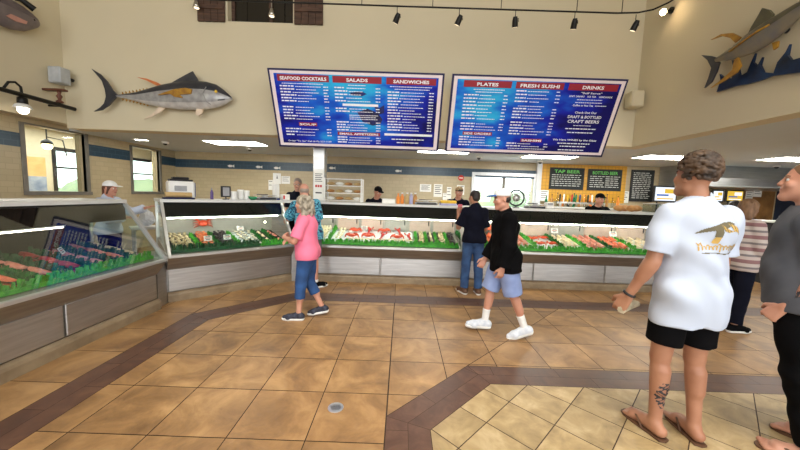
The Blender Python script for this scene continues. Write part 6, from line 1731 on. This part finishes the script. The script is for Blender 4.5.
# ------------------------------------------------------------------ people
SK1 = mat('tanned_skin', (178, 128, 100), 0.5, c2=(160, 110, 84), scale=6); SK2 = mat('fair_skin', (202, 150, 126), 0.5, c2=(190, 132, 108), scale=6); SK3 = mat('light_skin', (202, 154, 130), 0.5, c2=(190, 138, 114), scale=6)
BROWNH = mat('brown_curls', (38, 28, 22), 0.6, c2=(92, 68, 46), scale=14, bump=0.4); GREYH = mat('grey_blond_hair', (176, 168, 150), 0.6, c2=(132, 122, 106), scale=16, stretch=(3, 3, 0.6), bump=0.4)
DARKH = mat('dark_hair', (30, 25, 23), 0.55, c2=(48, 40, 34), scale=16); SHORTG = mat('grey_stubble', (150, 136, 124), 0.7); AUBH = mat('auburn_hair', (110, 66, 44), 0.55, c2=(80, 46, 32), scale=14); LTBROWN = mat('light_brown_hair', (136, 102, 74), 0.6, c2=(104, 76, 52), scale=14, stretch=(3, 3, 0.8))
WTEE = mat('white_cotton', (190, 200, 218), 0.85, var=0.03, scale=3); BLKC = mat('black_cloth', (10, 10, 12), 0.95, var=0.25, spec=0.1); NAVYT = mat('navy_cotton', (18, 20, 32), 0.95, var=0.2, spec=0.1); PINKT = mat('pink_cotton', (236, 120, 150), 0.85, var=0.05, scale=4)
JEAN = mat('blue_denim', (58, 92, 138), 0.85, c2=(38, 64, 104), scale=7); JEAND = mat('capri_denim', (44, 84, 138), 0.85, c2=(30, 60, 104), scale=6); LBLUE = mat('pale_blue_cotton', (150, 168, 212), 0.85, c2=(128, 146, 192), scale=5); GREYS = mat('grey_cotton', (88, 90, 97), 0.9, c2=(72, 74, 81), scale=5); GREYSH = mat('charcoal_shorts', (92, 92, 94), 0.85)
SANDB = mat('brown_leather', (96, 66, 46), 0.6); SOLEW = mat('white_sole', (226, 226, 222), 0.6); SHOEW = mat('white_mesh_shoe', (222, 226, 232), 0.7, c2=(196, 204, 216), scale=26); SHOEN = mat('navy_shoe', (30, 32, 44), 0.7, c2=(60, 64, 80), scale=30); CAPW = mat('white_cap', (228, 228, 226), 0.8); CAPB = mat('royal_blue_cap', (30, 84, 166), 0.7); TATT = mat('tattoo_ink', (52, 50, 54), 0.6); GOLD = mat('gold_print', (196, 160, 84), 0.7); OLIVE = mat('olive_print', (106, 98, 74), 0.7)
def pattern_mat(name, cols, scale):
    m, nt, out = new_mat(name); p = nt.nodes.new('ShaderNodeBsdfPrincipled'); p.inputs['Roughness'].default_value = 0.85
    tc = nt.nodes.new('ShaderNodeTexCoord'); n = nt.nodes.new('ShaderNodeTexNoise'); n.inputs['Scale'].default_value = scale; n.inputs['Detail'].default_value = 1.5; n.inputs['Distortion'].default_value = 1.4
    cr = nt.nodes.new('ShaderNodeValToRGB'); cr.color_ramp.interpolation = 'CONSTANT'
    for i, (ps, c) in enumerate(cols):
        e = cr.color_ramp.elements[i] if i < 2 else cr.color_ramp.elements.new(ps)
        e.position = ps; e.color = rgb(*c)
    nt.links.new(tc.outputs['Object'], n.inputs['Vector']); nt.links.new(n.outputs['Fac'], cr.inputs['Fac']); nt.links.new(cr.outputs['Color'], p.inputs['Base Color']); nt.links.new(p.outputs[0], out.inputs['Surface'])
    return m
HAWA = pattern_mat('teal_leaf_print', ((0.0, (24, 44, 72)), (0.42, (40, 128, 160)), (0.52, (110, 186, 204)), (0.6, (34, 84, 120))), 16)
def stripe_mat(name, cols, period):
    m, nt, out = new_mat(name); p = nt.nodes.new('ShaderNodeBsdfPrincipled'); p.inputs['Roughness'].default_value = 0.85
    tc = nt.nodes.new('ShaderNodeTexCoord'); sp = nt.nodes.new('ShaderNodeSeparateXYZ'); d = nt.nodes.new('ShaderNodeMath'); d.operation = 'DIVIDE'; d.inputs[1].default_value = period
    f = nt.nodes.new('ShaderNodeMath'); f.operation = 'FRACT'; cr = nt.nodes.new('ShaderNodeValToRGB'); cr.color_ramp.interpolation = 'CONSTANT'
    for i, (ps, c) in enumerate(cols):
        e = cr.color_ramp.elements[i] if i < 2 else cr.color_ramp.elements.new(ps)
        e.position = ps; e.color = rgb(*c)
    nt.links.new(tc.outputs['Object'], sp.inputs[0]); nt.links.new(sp.outputs[2], d.inputs[0]); nt.links.new(d.outputs[0], f.inputs[0]); nt.links.new(f.outputs[0], cr.inputs['Fac']); nt.links.new(cr.outputs['Color'], p.inputs['Base Color']); nt.links.new(p.outputs[0], out.inputs['Surface'])
    return m
STRIPED = stripe_mat('pink_grey_stripes', ((0.0, (140, 104, 106)), (0.3, (190, 176, 170)), (0.55, (124, 116, 118)), (0.72, (196, 186, 180))), 0.15)
def hair(F, m, kind, seed=1, full=0.0):
    r = random.Random(seed); P = []; c, h, HF = F.hp, F.hs, F.HF()
    E = lambda p, rr, k=0.01: ell(c(*p), npv(rr) * h, HF, k * h)
    C = lambda a, b, ra, rb=None, k=0.01: cone(c(*a), c(*b), ra * h, (ra if rb is None else rb) * h, k=k * h)
    face = [(c(0, 0.082, 0.035) + F.hf * 0.0, F.hf)]
    if kind == 'curly':
        P.append(E((0, -0.022, 0.055), (0.084, 0.094, 0.082), 0.02))
        for i in range(520):
            th = r.uniform(0, 2 * PI); z = r.uniform(-0.55, 1.0); q = math.sqrt(1 - z * z)
            p = (0.088 * q * math.cos(th), -0.016 + 0.102 * q * math.sin(th), 0.05 + 0.108 * z)
            if p[1] > 0.06 and p[2] < 0.075: continue
            if p[1] > 0.01 and p[2] < 0.03: continue
            s = r.uniform(0.009, 0.017); P.append(ell(c(*p), npv((s, s, s * 0.8)) * h, HF, 0.004))
        return field_obj('hair', P, 0.005, m, F.root, smooth=0)
    if kind == 'bob':
        P += [E((0, -0.012, 0.04), (0.086, 0.1, 0.092), 0.02), E((0, -0.05, -0.03), (0.088, 0.062, 0.09), 0.03)]
        for sg in (-1, 1):
            P += [C((sg * 0.07, 0.02, 0.05), (sg * 0.078, 0.0, -0.1), 0.026, 0.03, 0.02), C((sg * 0.06, -0.04, 0.04), (sg * 0.08, -0.05, -0.14), 0.03, 0.035, 0.02)]
        for i in range(60):
            a = r.uniform(-2.6, -0.5); P.append(C((0.095 * math.cos(a), 0.095 * math.sin(a), r.uniform(-0.05, 0.08)), (0.105 * math.cos(a), 0.1 * math.sin(a), r.uniform(-0.17, -0.08)), 0.012, 0.008, 0.008))
    elif kind == 'short': P += [E((0, -0.016, 0.045), (0.081, 0.094, 0.084), 0.02), E((0, -0.055, -0.01), (0.07, 0.05, 0.06), 0.02)]
    elif kind == 'stubble': P += [E((0, -0.03, 0.0), (0.0765, 0.074, 0.06), 0.02)]
    elif kind == 'pony': P += [E((0, -0.012, 0.035), (0.08, 0.098, 0.085), 0.02), C((0, -0.09, 0.0), (0.0, -0.1, -0.12), 0.035, 0.02, 0.02), C((0.066, 0.02, 0.0), (0.07, 0.0, -0.09), 0.018, 0.014, 0.02), C((-0.066, 0.02, 0.0), (-0.07, 0.0, -0.09), 0.018, 0.014, 0.02)]
    if full:
        for i in range(120):
            a = r.uniform(-3.4, 0.25); z = r.uniform(-0.17, 0.1); q = 0.088 + full * (0.5 + 0.5 * (z < 0.02)); s_ = r.uniform(0.014, 0.024)
            P.append(ell(c(q * math.cos(a), -0.01 + q * math.sin(a), z), npv((s_, s_, s_ * 1.3)) * h, HF, 0.008))
    # open the face
    P.append(ell(c(0, 0.115, -0.03), npv((0.068, 0.07, 0.098)) * h, HF, 0.012, '-'))
    return field_obj('hair', P, min(F.vox, 0.008), m, F.root, smooth=1)
def cap(F, m, mb_, back=False, tilt=0.0):
    c, h, HF = F.hp, F.hs, F.HF()
    o = field_obj('cap', [ell(c(0, -0.006, 0.045), npv((0.088, 0.106, 0.09)) * h, HF, 0.01)], 0.007, m, F.root, planes=[(c(0, 0, 0.038), -F.hu + F.hf * 0.12)])
    field_obj('bill', [ell(c(0, 0.115, 0.052), npv((0.07, 0.075, 0.012)) * h, HF, 0.01)], 0.0055, mb_, o, planes=[(c(0, 0.082, 0.05), -F.hf)])
    return o
def decal(name, F, target, frm, test, mats, a0, a1, b0, b1, step, lift=0.0025):
    """ink or print that hugs a surface: cells of a fine grid thrown along frm onto the target mesh"""
    from mathutils.bvhtree import BVHTree
    me = target.data
    bv = BVHTree.FromPolygons([v.co for v in me.vertices], [tuple(p.vertices) for p in me.polygons])
    o, u, v, d = [Vector(x) for x in frm]; b = MB(); cache = {}
    def hit(i, j):
        if (i, j) not in cache:
            p = o + u * (a0 + i * step) + v * (b0 + j * step); r = bv.ray_cast(p, d, 1.5)
            cache[(i, j)] = None if r[0] is None else len(b.v)
            if r[0] is not None: b.v.append(tuple(r[0] - d * lift))
        return cache[(i, j)]
    for i in range(int((a1 - a0) / step)):
        for j in range(int((b1 - b0) / step)):
            s = test(a0 + (i + 0.5) * step, b0 + (j + 0.5) * step)
            if s is None: continue
            q = [hit(i, j), hit(i + 1, j), hit(i + 1, j + 1), hit(i, j + 1)]
            if None not in q: b.f.append(tuple(q)); b.m.append(s)
    return b.build(name, mats, F.root)
def inside(poly, x, y):
    c = False
    for i in range(len(poly)):
        (x0, y0), (x1, y1) = poly[i - 1], poly[i]
        if (y0 > y) != (y1 > y) and x < (x1 - x0) * (y - y0) / (y1 - y0) + x0: c = not c
    return c
def near(pts, x, y, w):
    for (x0, y0), (x1, y1) in zip(pts[:-1], pts[1:]):
        dx, dy = x1 - x0, y1 - y0; t = max(0, min(1, ((x - x0) * dx + (y - y0) * dy) / max(dx * dx + dy * dy, 1e-9)))
        if math.hypot(x - x0 - t * dx, y - y0 - t * dy) < w: return True
    return False
# --- man in the white tee, seen from behind
A = Figure('person', 'curly haired man in a white tee with gold bird print and black shorts', (1.92, 2.08, 0), 0.03, 1.89,
    dict(legs=[(0.06, 0.04, -0.06, 0.12), (0.02, 0.03, -0.10, 0.2)], arms=[((-0.2, 0.0, -1), (-0.26, 0.3, -0.9), (0.75, 0.5, 0.1), 0.75), ((0.12, 0.12, -1), (-0.1, 0.75, -0.6), (-1, 0, 0), 0.5)], head=(0.2, 0.12)), SK1, vox=0.0065, bare_feet=True, wide=1.06, girth=0.9)
tee = A.top('t_shirt', WTEE, sleeve=0.41, hem=-0.115, loose=0.024, cuff=0.018, flare=0.012, amp=0.008)
A.trousers('shorts', BLKC, frac=0.385, loose=0.014, flare=0.018)
A.sandals(SANDB, SANDB); hair(A, BROWNH, 'curly', 4); A.brows(DARKH)
wr = A.wr[0]; d = unit(A.wr[0] - A.el[0])
u, w_, _ = basis_from(d); pts = [Vector(wr - d * 0.012) + u * (0.034 * math.cos(a)) + w_ * (0.031 * math.sin(a)) for a in np.linspace(0, 2 * PI, 25)]
wt = MB().tube(pts, 0.0085, 8).build('wristwatch', DARK, A.root, smooth=True)
PAPR = mat('crumpled_wrapper', (206, 194, 166), 0.7, c2=(160, 148, 124), scale=18)
hd = Vector(A.wr[0] + A.hd[0] * 0.115 + A.pn[0] * 0.03)
th = thing('paper_bundle', 'rolled paper bundle held in the hand of the man in the white tee', 'paper bundle', A.root.location + Rz(0.03) @ hd, 0.03)
b = MB(); b.tube([(-0.02, -0.04, -0.005), (0.03, 0.0, 0.0), (0.09, 0.03, 0.01), (0.16, 0.06, 0.012)], [0.026, 0.03, 0.03, 0.024], 12); b.v = [(x + random.uniform(-.003, .003), y + random.uniform(-.003, .003), z + random.uniform(-.003, .003)) for x, y, z in b.v]; b.build('roll', PAPR, th)
lw = [(-0.165, 0.015), (-0.12, 0.05), (-0.06, 0.075), (-0.015, 0.092), (0.03, 0.098), (0.07, 0.085), (0.04, 0.07), (0.0, 0.05), (-0.05, 0.045), (-0.11, 0.03)]
bd = [(-0.065, 0.045), (-0.02, 0.06), (-0.01, 0.03), (-0.025, -0.01), (-0.035, -0.04), (-0.075, -0.035), (-0.06, 0.0)]
gw = [(-0.03, 0.08), (0.0, 0.065), (0.04, 0.045), (0.07, 0.04), (0.03, 0.03), (-0.005, 0.04)]
rw = [(0.02, 0.085), (0.07, 0.075), (0.12, 0.045), (0.165, 0.005), (0.12, 0.02), (0.06, 0.045)]
scr = [(-0.15 + i * 0.003 + 0.006 * math.sin(i * 0.9), -0.064 + 0.014 * math.cos(i * 0.9) * (1.7 if i % 41 < 8 else 0.5 + 0.5 * abs(math.sin(i * 0.21))) + 0.003 * math.sin(i * 0.37)) for i in range(99)]; ul = [(-0.12, -0.1), (-0.05, -0.095), (0.02, -0.102), (0.09, -0.094), (0.12, -0.098)]
def logo(x, z):
    if inside(gw, x, z) or inside(rw, x, z): return 0 if (int(x * 150 + z * 90) % 3) else 1
    if inside(lw, x, z): return 1
    if inside(bd, x, z): return 1 if z > 0 else 0
    if near(scr, x, z, 0.0032): return 0
    if near(ul, x, z, 0.003): return 1
    return None
decal('back_print', A, tee, ((0.035, -0.6, 1.395), (1, 0, 0), (0, 0, 1), (0, 1, 0)), logo, [GOLD, OLIVE], -0.17, 0.17, -0.11, 0.11, 0.004)
kn, an = A.kn[0], A.an[0]
def tat(x, z):
    if abs(x) > 0.044 * math.cos(z * 13): return None
    return 0 if (math.sin(x * 190 + 6 * math.sin(z * 60)) + math.sin(z * 170 + 50 * x)) > -0.1 else None
mid = Vector(kn + (an - kn) * 0.52)
decal('calf_tattoo', A, A.body, ((mid.x, mid.y - 0.5, mid.z), (1, 0, 0), (0, 0, 1), (0, 1, 0)), tat, [TATT], -0.05, 0.05, -0.1, 0.085, 0.004)
# --- man in grey at the picture edge
B = Figure('person', 'man in a grey tee and baggy black trousers with tattooed forearm at the right edge', (2.62, 2.05, 0), 0.68, 1.89,
    dict(legs=[(-0.12, 0.08, -0.2, 0.05), (-0.2, 0.09, -0.24, 0.1)], arms=[((-0.12, -0.3, -1), (0.14, 0.62, -0.95), (0.8, 0, -0.5), 1.0), ((0.1, -0.1, -1), (0.0, 0.15, -1), (-1, 0, 0), 0.6)], head=(0.12, 0.12)), SK2, vox=0.007, bare_feet=True, wide=1.04, girth=1.1)
B.top('t_shirt', GREYS, sleeve=0.46, hem=-0.03, loose=0.026, cuff=0.02, belly=0.05, flare=0.012, under=0.02)
B.trousers('trousers', BLKC, frac=0.97, loose=0.02, flare=0.014, amp=0.007)
B.sandals(SANDB, SANDB); hair(B, LTBROWN, 'short'); B.brows(LTBROWN)
el_, wr_ = B.el[0], B.wr[0]; m_ = Vector(el_ + (wr_ - el_) * 0.5); ax = Vector(unit(wr_ - el_)); sd = Vector((-1, 0, 0)); sd = (sd - ax * sd.dot(ax)).normalized(); up = ax.cross(sd)
def tat2(x, z): return 0 if (math.sin(x * 120 + 5 * math.sin(z * 80)) + math.sin(z * 140 + 30 * x)) > 0.25 else None
decal('forearm_tattoo', B, B.body, (m_ + sd * 0.3, ax, up, -sd), tat2, [TATT], -0.11, 0.1, -0.036, 0.036, 0.004)
# --- woman in pink
Cw = Figure('person', 'grey haired woman in a pink tee and cropped jeans walking left with folded forearms', (-1.15, 3.9, 0), 1.62, 1.54,
    dict(legs=[(0.16, 0.02, 0.06, 0.0), (-0.02, 0.02, -0.46, 0.0, -0.2)], arms=[((-0.28, 0.36, -1), (0.62, 0.68, 0.12), (0.2, -0.9, -0.3), 0.7, (0.95, 0.2, 0.0)), ((0.04, 0.1, -1), (-0.75, 0.6, 0.05), (-0.3, 0, -1), 0.6)], head=(0.12, -0.12), lean=(0, 0.04)), SK2, vox=0.008, wide=0.93, girth=1.12)
Cw.top('t_shirt', PINKT, sleeve=0.42, hem=-0.03, loose=0.022, cuff=0.02, belly=0.035, flare=0.012)
Cw.trousers('capri_jeans', JEAND, frac=0.72, loose=0.014, flare=0.006); Cw.shoes(SHOEN, SOLEW); hair(Cw, GREYH, 'bob', 2, 0.045); Cw.brows(GREYH)
# --- man in the leaf print shirt
D = Figure('person', 'balding man in a teal leaf print shirt behind the woman in pink', (-1.5, 5.16, 0), 0.12, 1.72,
    dict(legs=[(0.04, 0.06, 0.02, 0.1), (0.0, 0.05, -0.05, 0.9)], arms=[((-0.5, 0.45, -0.9), (0.2, 0.8, 0.3), (0, 0.3, -1), 0.5), ((0.12, 0.1, -1), (-0.2, 0.85, 0.1), (0, 0, -1), 0.5)], head=(0.3, -0.15), lean=(-0.13, 0.06)), SK2, vox=0.009, wide=1.0, girth=1.1)
D.top('leaf_print_shirt', HAWA, sleeve=0.45, hem=-0.07, loose=0.03, cuff=0.025, flare=0.02, belly=0.04, under=0.024)
D.trousers('shorts', GREYSH, frac=0.48, loose=0.024, flare=0.016); D.socks(CAPW, 0.04); D.shoes(BLKC, SOLEW); hair(D, SHORTG, 'stubble')
# --- man in the black jacket
G = Figure('person', 'man in a black jacket, pale blue shorts and white blue-billed cap walking left', (1.2, 3.62, 0), 1.5, 1.68,
    dict(legs=[(-0.24, 0.02, -0.38, 0.0, -0.35), (0.3, 0.02, 0.1, 0.0)], arms=[((-0.1, -0.05, -1), (0.02, 0.22, -1), (1, 0.2, 0), 0.6), ((0.1, 0.12, -1), (-0.05, 0.5, -0.9), (-1, 0.2, 0), 0.6)], head=(0.1, -0.12), lean=(0, 0.05)), SK2, vox=0.008, girth=1.05)
G.top('jacket', BLKC, sleeve=0.98, hem=-0.085, loose=0.03, cuff=0.008, flare=0.012, collar=0.02, amp=0.006, under=0.034)
G.trousers('shorts', LBLUE, frac=0.5, loose=0.03, flare=0.02); G.socks(CAPW, 0.1); G.shoes(SHOEW, SOLEW, extra=0.01); hair(G, DARKH, 'stubble'); G.brows(DARKH); cap(G, CAPW, CAPB)
# --- man in jeans at the case
J = Figure('person', 'man in a dark tee and blue jeans standing at the back case', (1.18, 5.12, 0), 0.15, 1.69,
    dict(legs=[(0.05, 0.05, 0.0, 0.2), (0.0, 0.05, -0.05, 0.15)], arms=[((-0.35, 0.15, -1), (0.1, 0.5, 0.85), (0.8, 0.3, 0), 0.8), ((0.15, 0.1, -1), (-0.2, 0.9, -0.1), (0, 0, -1), 0.5)], head=(0.35, 0.0)), SK1, vox=0.009, wide=0.92, girth=0.95)
J.top('t_shirt', NAVYT, sleeve=0.44, hem=-0.02, loose=0.022, cuff=0.02, flare=0.01); J.trousers('jeans', JEAN, frac=0.96, loose=0.014, flare=0.01); J.shoes(SANDB, SOLEW); hair(J, DARKH, 'short')
ph = thing('phone', 'pink backed phone held up by the man in jeans', 'phone', J.root.location + Rz(0.15) @ Vector(J.wr[0] + J.hd[0] * 0.1 + J.pn[0] * 0.035), 0.15)
MB().rbox((-0.037, -0.005, -0.075), (0.037, 0.005, 0.075), 0.006).build('case', mat('pink_case', (214, 110, 120), 0.4), ph); MB().box((-0.033, 0.0052, -0.07), (0.033, 0.0058, 0.07)).build('screen', DARK, ph)
# --- shopper in stripes
K = Figure('person', 'shopper in a pink and grey striped top and dark trousers', (4.28, 4.0, 0), -1.45, 1.67,
    dict(legs=[(0.06, 0.03, 0.0, 0.1), (-0.05, 0.03, -0.15, 0.1)], arms=[((-0.05, 0.1, -1), (0.3, 0.9, -0.1), (0.2, 0, -1), 0.6), ((0.1, 0.1, -1), (-0.2, 0.9, -0.15), (-0.2, 0, -1), 0.6)], head=(-0.1, -0.2)), SK1, vox=0.009, wide=0.88)
K.top('striped_top', STRIPED, sleeve=0.8, hem=-0.06, loose=0.026, cuff=0.01, flare=0.015); K.trousers('trousers', NAVYT, frac=0.95, loose=0.016, flare=0.012); K.shoes(BLKC, SOLEW); hair(K, LTBROWN, 'bob', 5); K.brows(LTBROWN)
# --- dark haired customer farther off
L_ = Figure('person', 'black haired customer in a dark top far off beyond the man in white', (6.35, 6.1, 0), 0.3, 1.68,
    dict(legs=[(0.03, 0.04, 0, 0.1), (0, 0.04, -0.03, 0.1)], arms=[((-0.1, 0.05, -1), (0, 0.3, -1), (1, 0, 0), 0.5), ((0.1, 0.05, -1), (0, 0.3, -1), (-1, 0, 0), 0.5)], head=(0, -0.05)), SK1, vox=0.012)
L_.top('sweater', BLKC, sleeve=0.95, hem=-0.03); L_.trousers('trousers', JEAN, frac=0.97); L_.shoes(BLKC, SOLEW); hair(L_, DARKH, 'bob', 3)
# --- staff behind the cases
def staff(label, pos, rz, H, arms, head, shirt, skin, hairk, hairm, capm=None, bill=None, lean=(0, 0), sleeve=0.44, vox=0.01, apron=None):
    F = Figure('person', label, pos, rz, H, dict(legs=[(0.03, 0.04, 0, 0.1), (0, 0.04, -0.03, 0.1)], arms=arms, head=head, lean=lean), skin, vox=vox)
    F.top('polo_shirt', shirt, sleeve=sleeve, hem=-0.03, loose=0.02, cuff=0.016); F.trousers('trousers', BLKC, frac=0.97, loose=0.014); F.shoes(BLKC, BLKC); hair(F, hairm, hairk)
    if capm: cap(F, capm, bill or capm)
    return F
rest = ((-0.15, 0.15, -1), (0.2, 0.7, -0.5), (0, 0, -1), 0.4); rest_r = ((0.15, 0.15, -1), (-0.2, 0.7, -0.5), (0, 0, -1), 0.4)
e1 = staff('worker in a dark polo and glasses standing beside the steel post', (-2.28, 7.0, 0), PI, 1.86, [rest, rest_r], (0.1, -0.15), NAVYT, SK3, 'short', SHORTG)
gl = MB()
for sg in (-1, 1): gl.tube([tuple(e1.hp(sg * 0.033 + 0.024 * math.cos(a), 0.104, 0.006 + 0.017 * math.sin(a))) for a in np.linspace(0, 2 * PI, 15)], 0.0025, 5); gl.tube([tuple(e1.hp(sg * 0.057, 0.104, 0.01)), tuple(e1.hp(sg * 0.08, 0.0, 0.008))], 0.0025, 5)
gl.tube([tuple(e1.hp(-0.01, 0.106, 0.01)), tuple(e1.hp(0.01, 0.106, 0.01))], 0.0025, 5); gl.build('glasses', DARK, e1.root)
staff('worker in a dark cap bending over the counter right of the bread rack', (-0.62, 7.3, 0), PI + 0.3, 1.78, [((-0.1, 0.5, -0.8), (0.1, 0.9, -0.2), (0, 0, -1), 0.4), ((0.1, 0.5, -0.8), (-0.1, 0.9, -0.2), (0, 0, -1), 0.4)], (0.3, -0.35), NAVYT, SK2, 'short', DARKH, BLKC, lean=(0, 0.35))
staff('worker in a tan camouflage cap leaning forward beside the yellow tub', (1.28, 7.35, 0), PI - 0.1, 1.82, [((-0.25, 0.5, -0.8), (0.5, 0.8, 0.0), (0, 0, -1), 0.4), ((0.35, 0.5, -0.8), (-0.45, 0.8, 0.05), (0, 0, -1), 0.4)], (0.15, -0.15), NAVYT, SK2, 'short', DARKH, pattern_mat('tan_camouflage', ((0.0, (70, 56, 40)), (0.42, (176, 150, 106)), (0.55, (110, 86, 56))), 30), BLKC, lean=(0, 0.22))
staff('worker in a black cap and black shirt under the bottled beer board', (4.22, 7.0, 0), PI - 0.1, 1.76, [((-0.45, 0.45, -0.75), (0.75, 0.6, -0.1), (0, 0, -1), 0.4), ((0.45, 0.45, -0.75), (-0.75, 0.6, 0.0), (0, 0, -1), 0.4)], (0.05, -0.12), BLKC, SK2, 'short', DARKH, BLKC, lean=(0, 0.2))
staff('auburn haired worker in a white cap and white sleeves reaching right behind the left case', (-4.62, 5.0, 0), -1.45, 1.64, [((0.05, 0.75, -0.6), (-0.05, 0.95, 0.35), (0, 0, -1), 0.3), ((0.1, 0.35, -0.9), (-0.1, 0.9, 0.1), (0, 0, -1), 0.4)], (0.0, -0.1), WTEE, SK2, 'pony', AUBH, CAPW, CAPW, sleeve=0.95)
# ------------------------------------------------------------------ light
w = bpy.data.worlds.new('sky'); SC.world = w; w.use_nodes = True
nt = w.node_tree
bg = nt.nodes['Background']
sk = nt.nodes.new('ShaderNodeTexSky'); sk.sky_type = 'HOSEK_WILKIE'; sk.sun_direction = (0.3, -0.4, 0.85); sk.turbidity = 4.0
mxw = nt.nodes.new('ShaderNodeMixRGB'); mxw.inputs[0].default_value = 0.6; mxw.inputs[2].default_value = (1.0, 1.0, 1.0, 1)
nt.links.new(sk.outputs[0], mxw.inputs[1]); nt.links.new(mxw.outputs[0], bg.inputs['Color'])
bg.inputs['Strength'].default_value = SKY
def light(name, kind, loc, energy, color=(1, 1, 1), size=0.1, aim=None, spot=None, sy=None, portal=False, blend=0.6):
    d = bpy.data.lights.new(name, kind); d.energy = energy; d.color = color
    o = bpy.data.objects.new(name, d); COL.objects.link(o); o.location = loc
    if kind == 'AREA':
        d.size = size
        if sy: d.shape = 'RECTANGLE'; d.size_y = sy
        if portal: d.cycles.is_portal = True
    else: d.shadow_soft_size = size
    if spot: d.spot_size = spot; d.spot_blend = blend
    if aim is not None:
        o.rotation_euler = (Vector(aim) - Vector(loc)).to_track_quat('-Z', 'Y').to_euler()
    return o
light('storefront_daylight', 'AREA', ((XL + XR) / 2, -7.45, 3.3), 1, size=XR - XL, sy=ZU, aim=((XL + XR) / 2, 0, 3.3), portal=True)
for x, y, tx, ty, e in ((-1.6, 1.2, -1.6, 3.4, 1.0), (0.3, 1.2, 0.3, 3.4, 1.1), (2.3, 1.2, 2.2, 3.2, 0.9), (-1.6, -1.0, -1.3, 0.8, 0.5), (0.6, -1.0, 0.6, 1.2, 0.8), (2.6, -1.0, 2.6, 1.2, 0.8)):
    light('added_fill_spot', 'SPOT', (x, y, ZU - 0.1), FILL_E * e, (1.0, 0.93, 0.82), size=0.2, aim=(tx, ty, 0), spot=1.3, blend=1.0)  # unseen fill spots added under the upper ceiling to brighten the room
for i, (t_, p_, d_) in enumerate(heads):
    if i < 5: light('track_spot', 'SPOT', p_, TRACK, (1.0, 0.86, 0.66), size=0.03, aim=p_ + d_, spot=1.4, blend=0.9)
light('dining_fill_light', 'AREA', (-8.4, 9.0, 3.05), 220, (1, 0.96, 0.9), size=2.4, sy=5.0, aim=(-8.4, 9.0, 0))  # fill light added to brighten the dining room behind the left windows
light('added_opening_daylight', 'AREA', (XR + 0.4, -3.5, 4.7), 1, size=8.0, sy=2.8, aim=(0, -3.5, 4.7), portal=True)  # portal for the added opening in the right upper wall
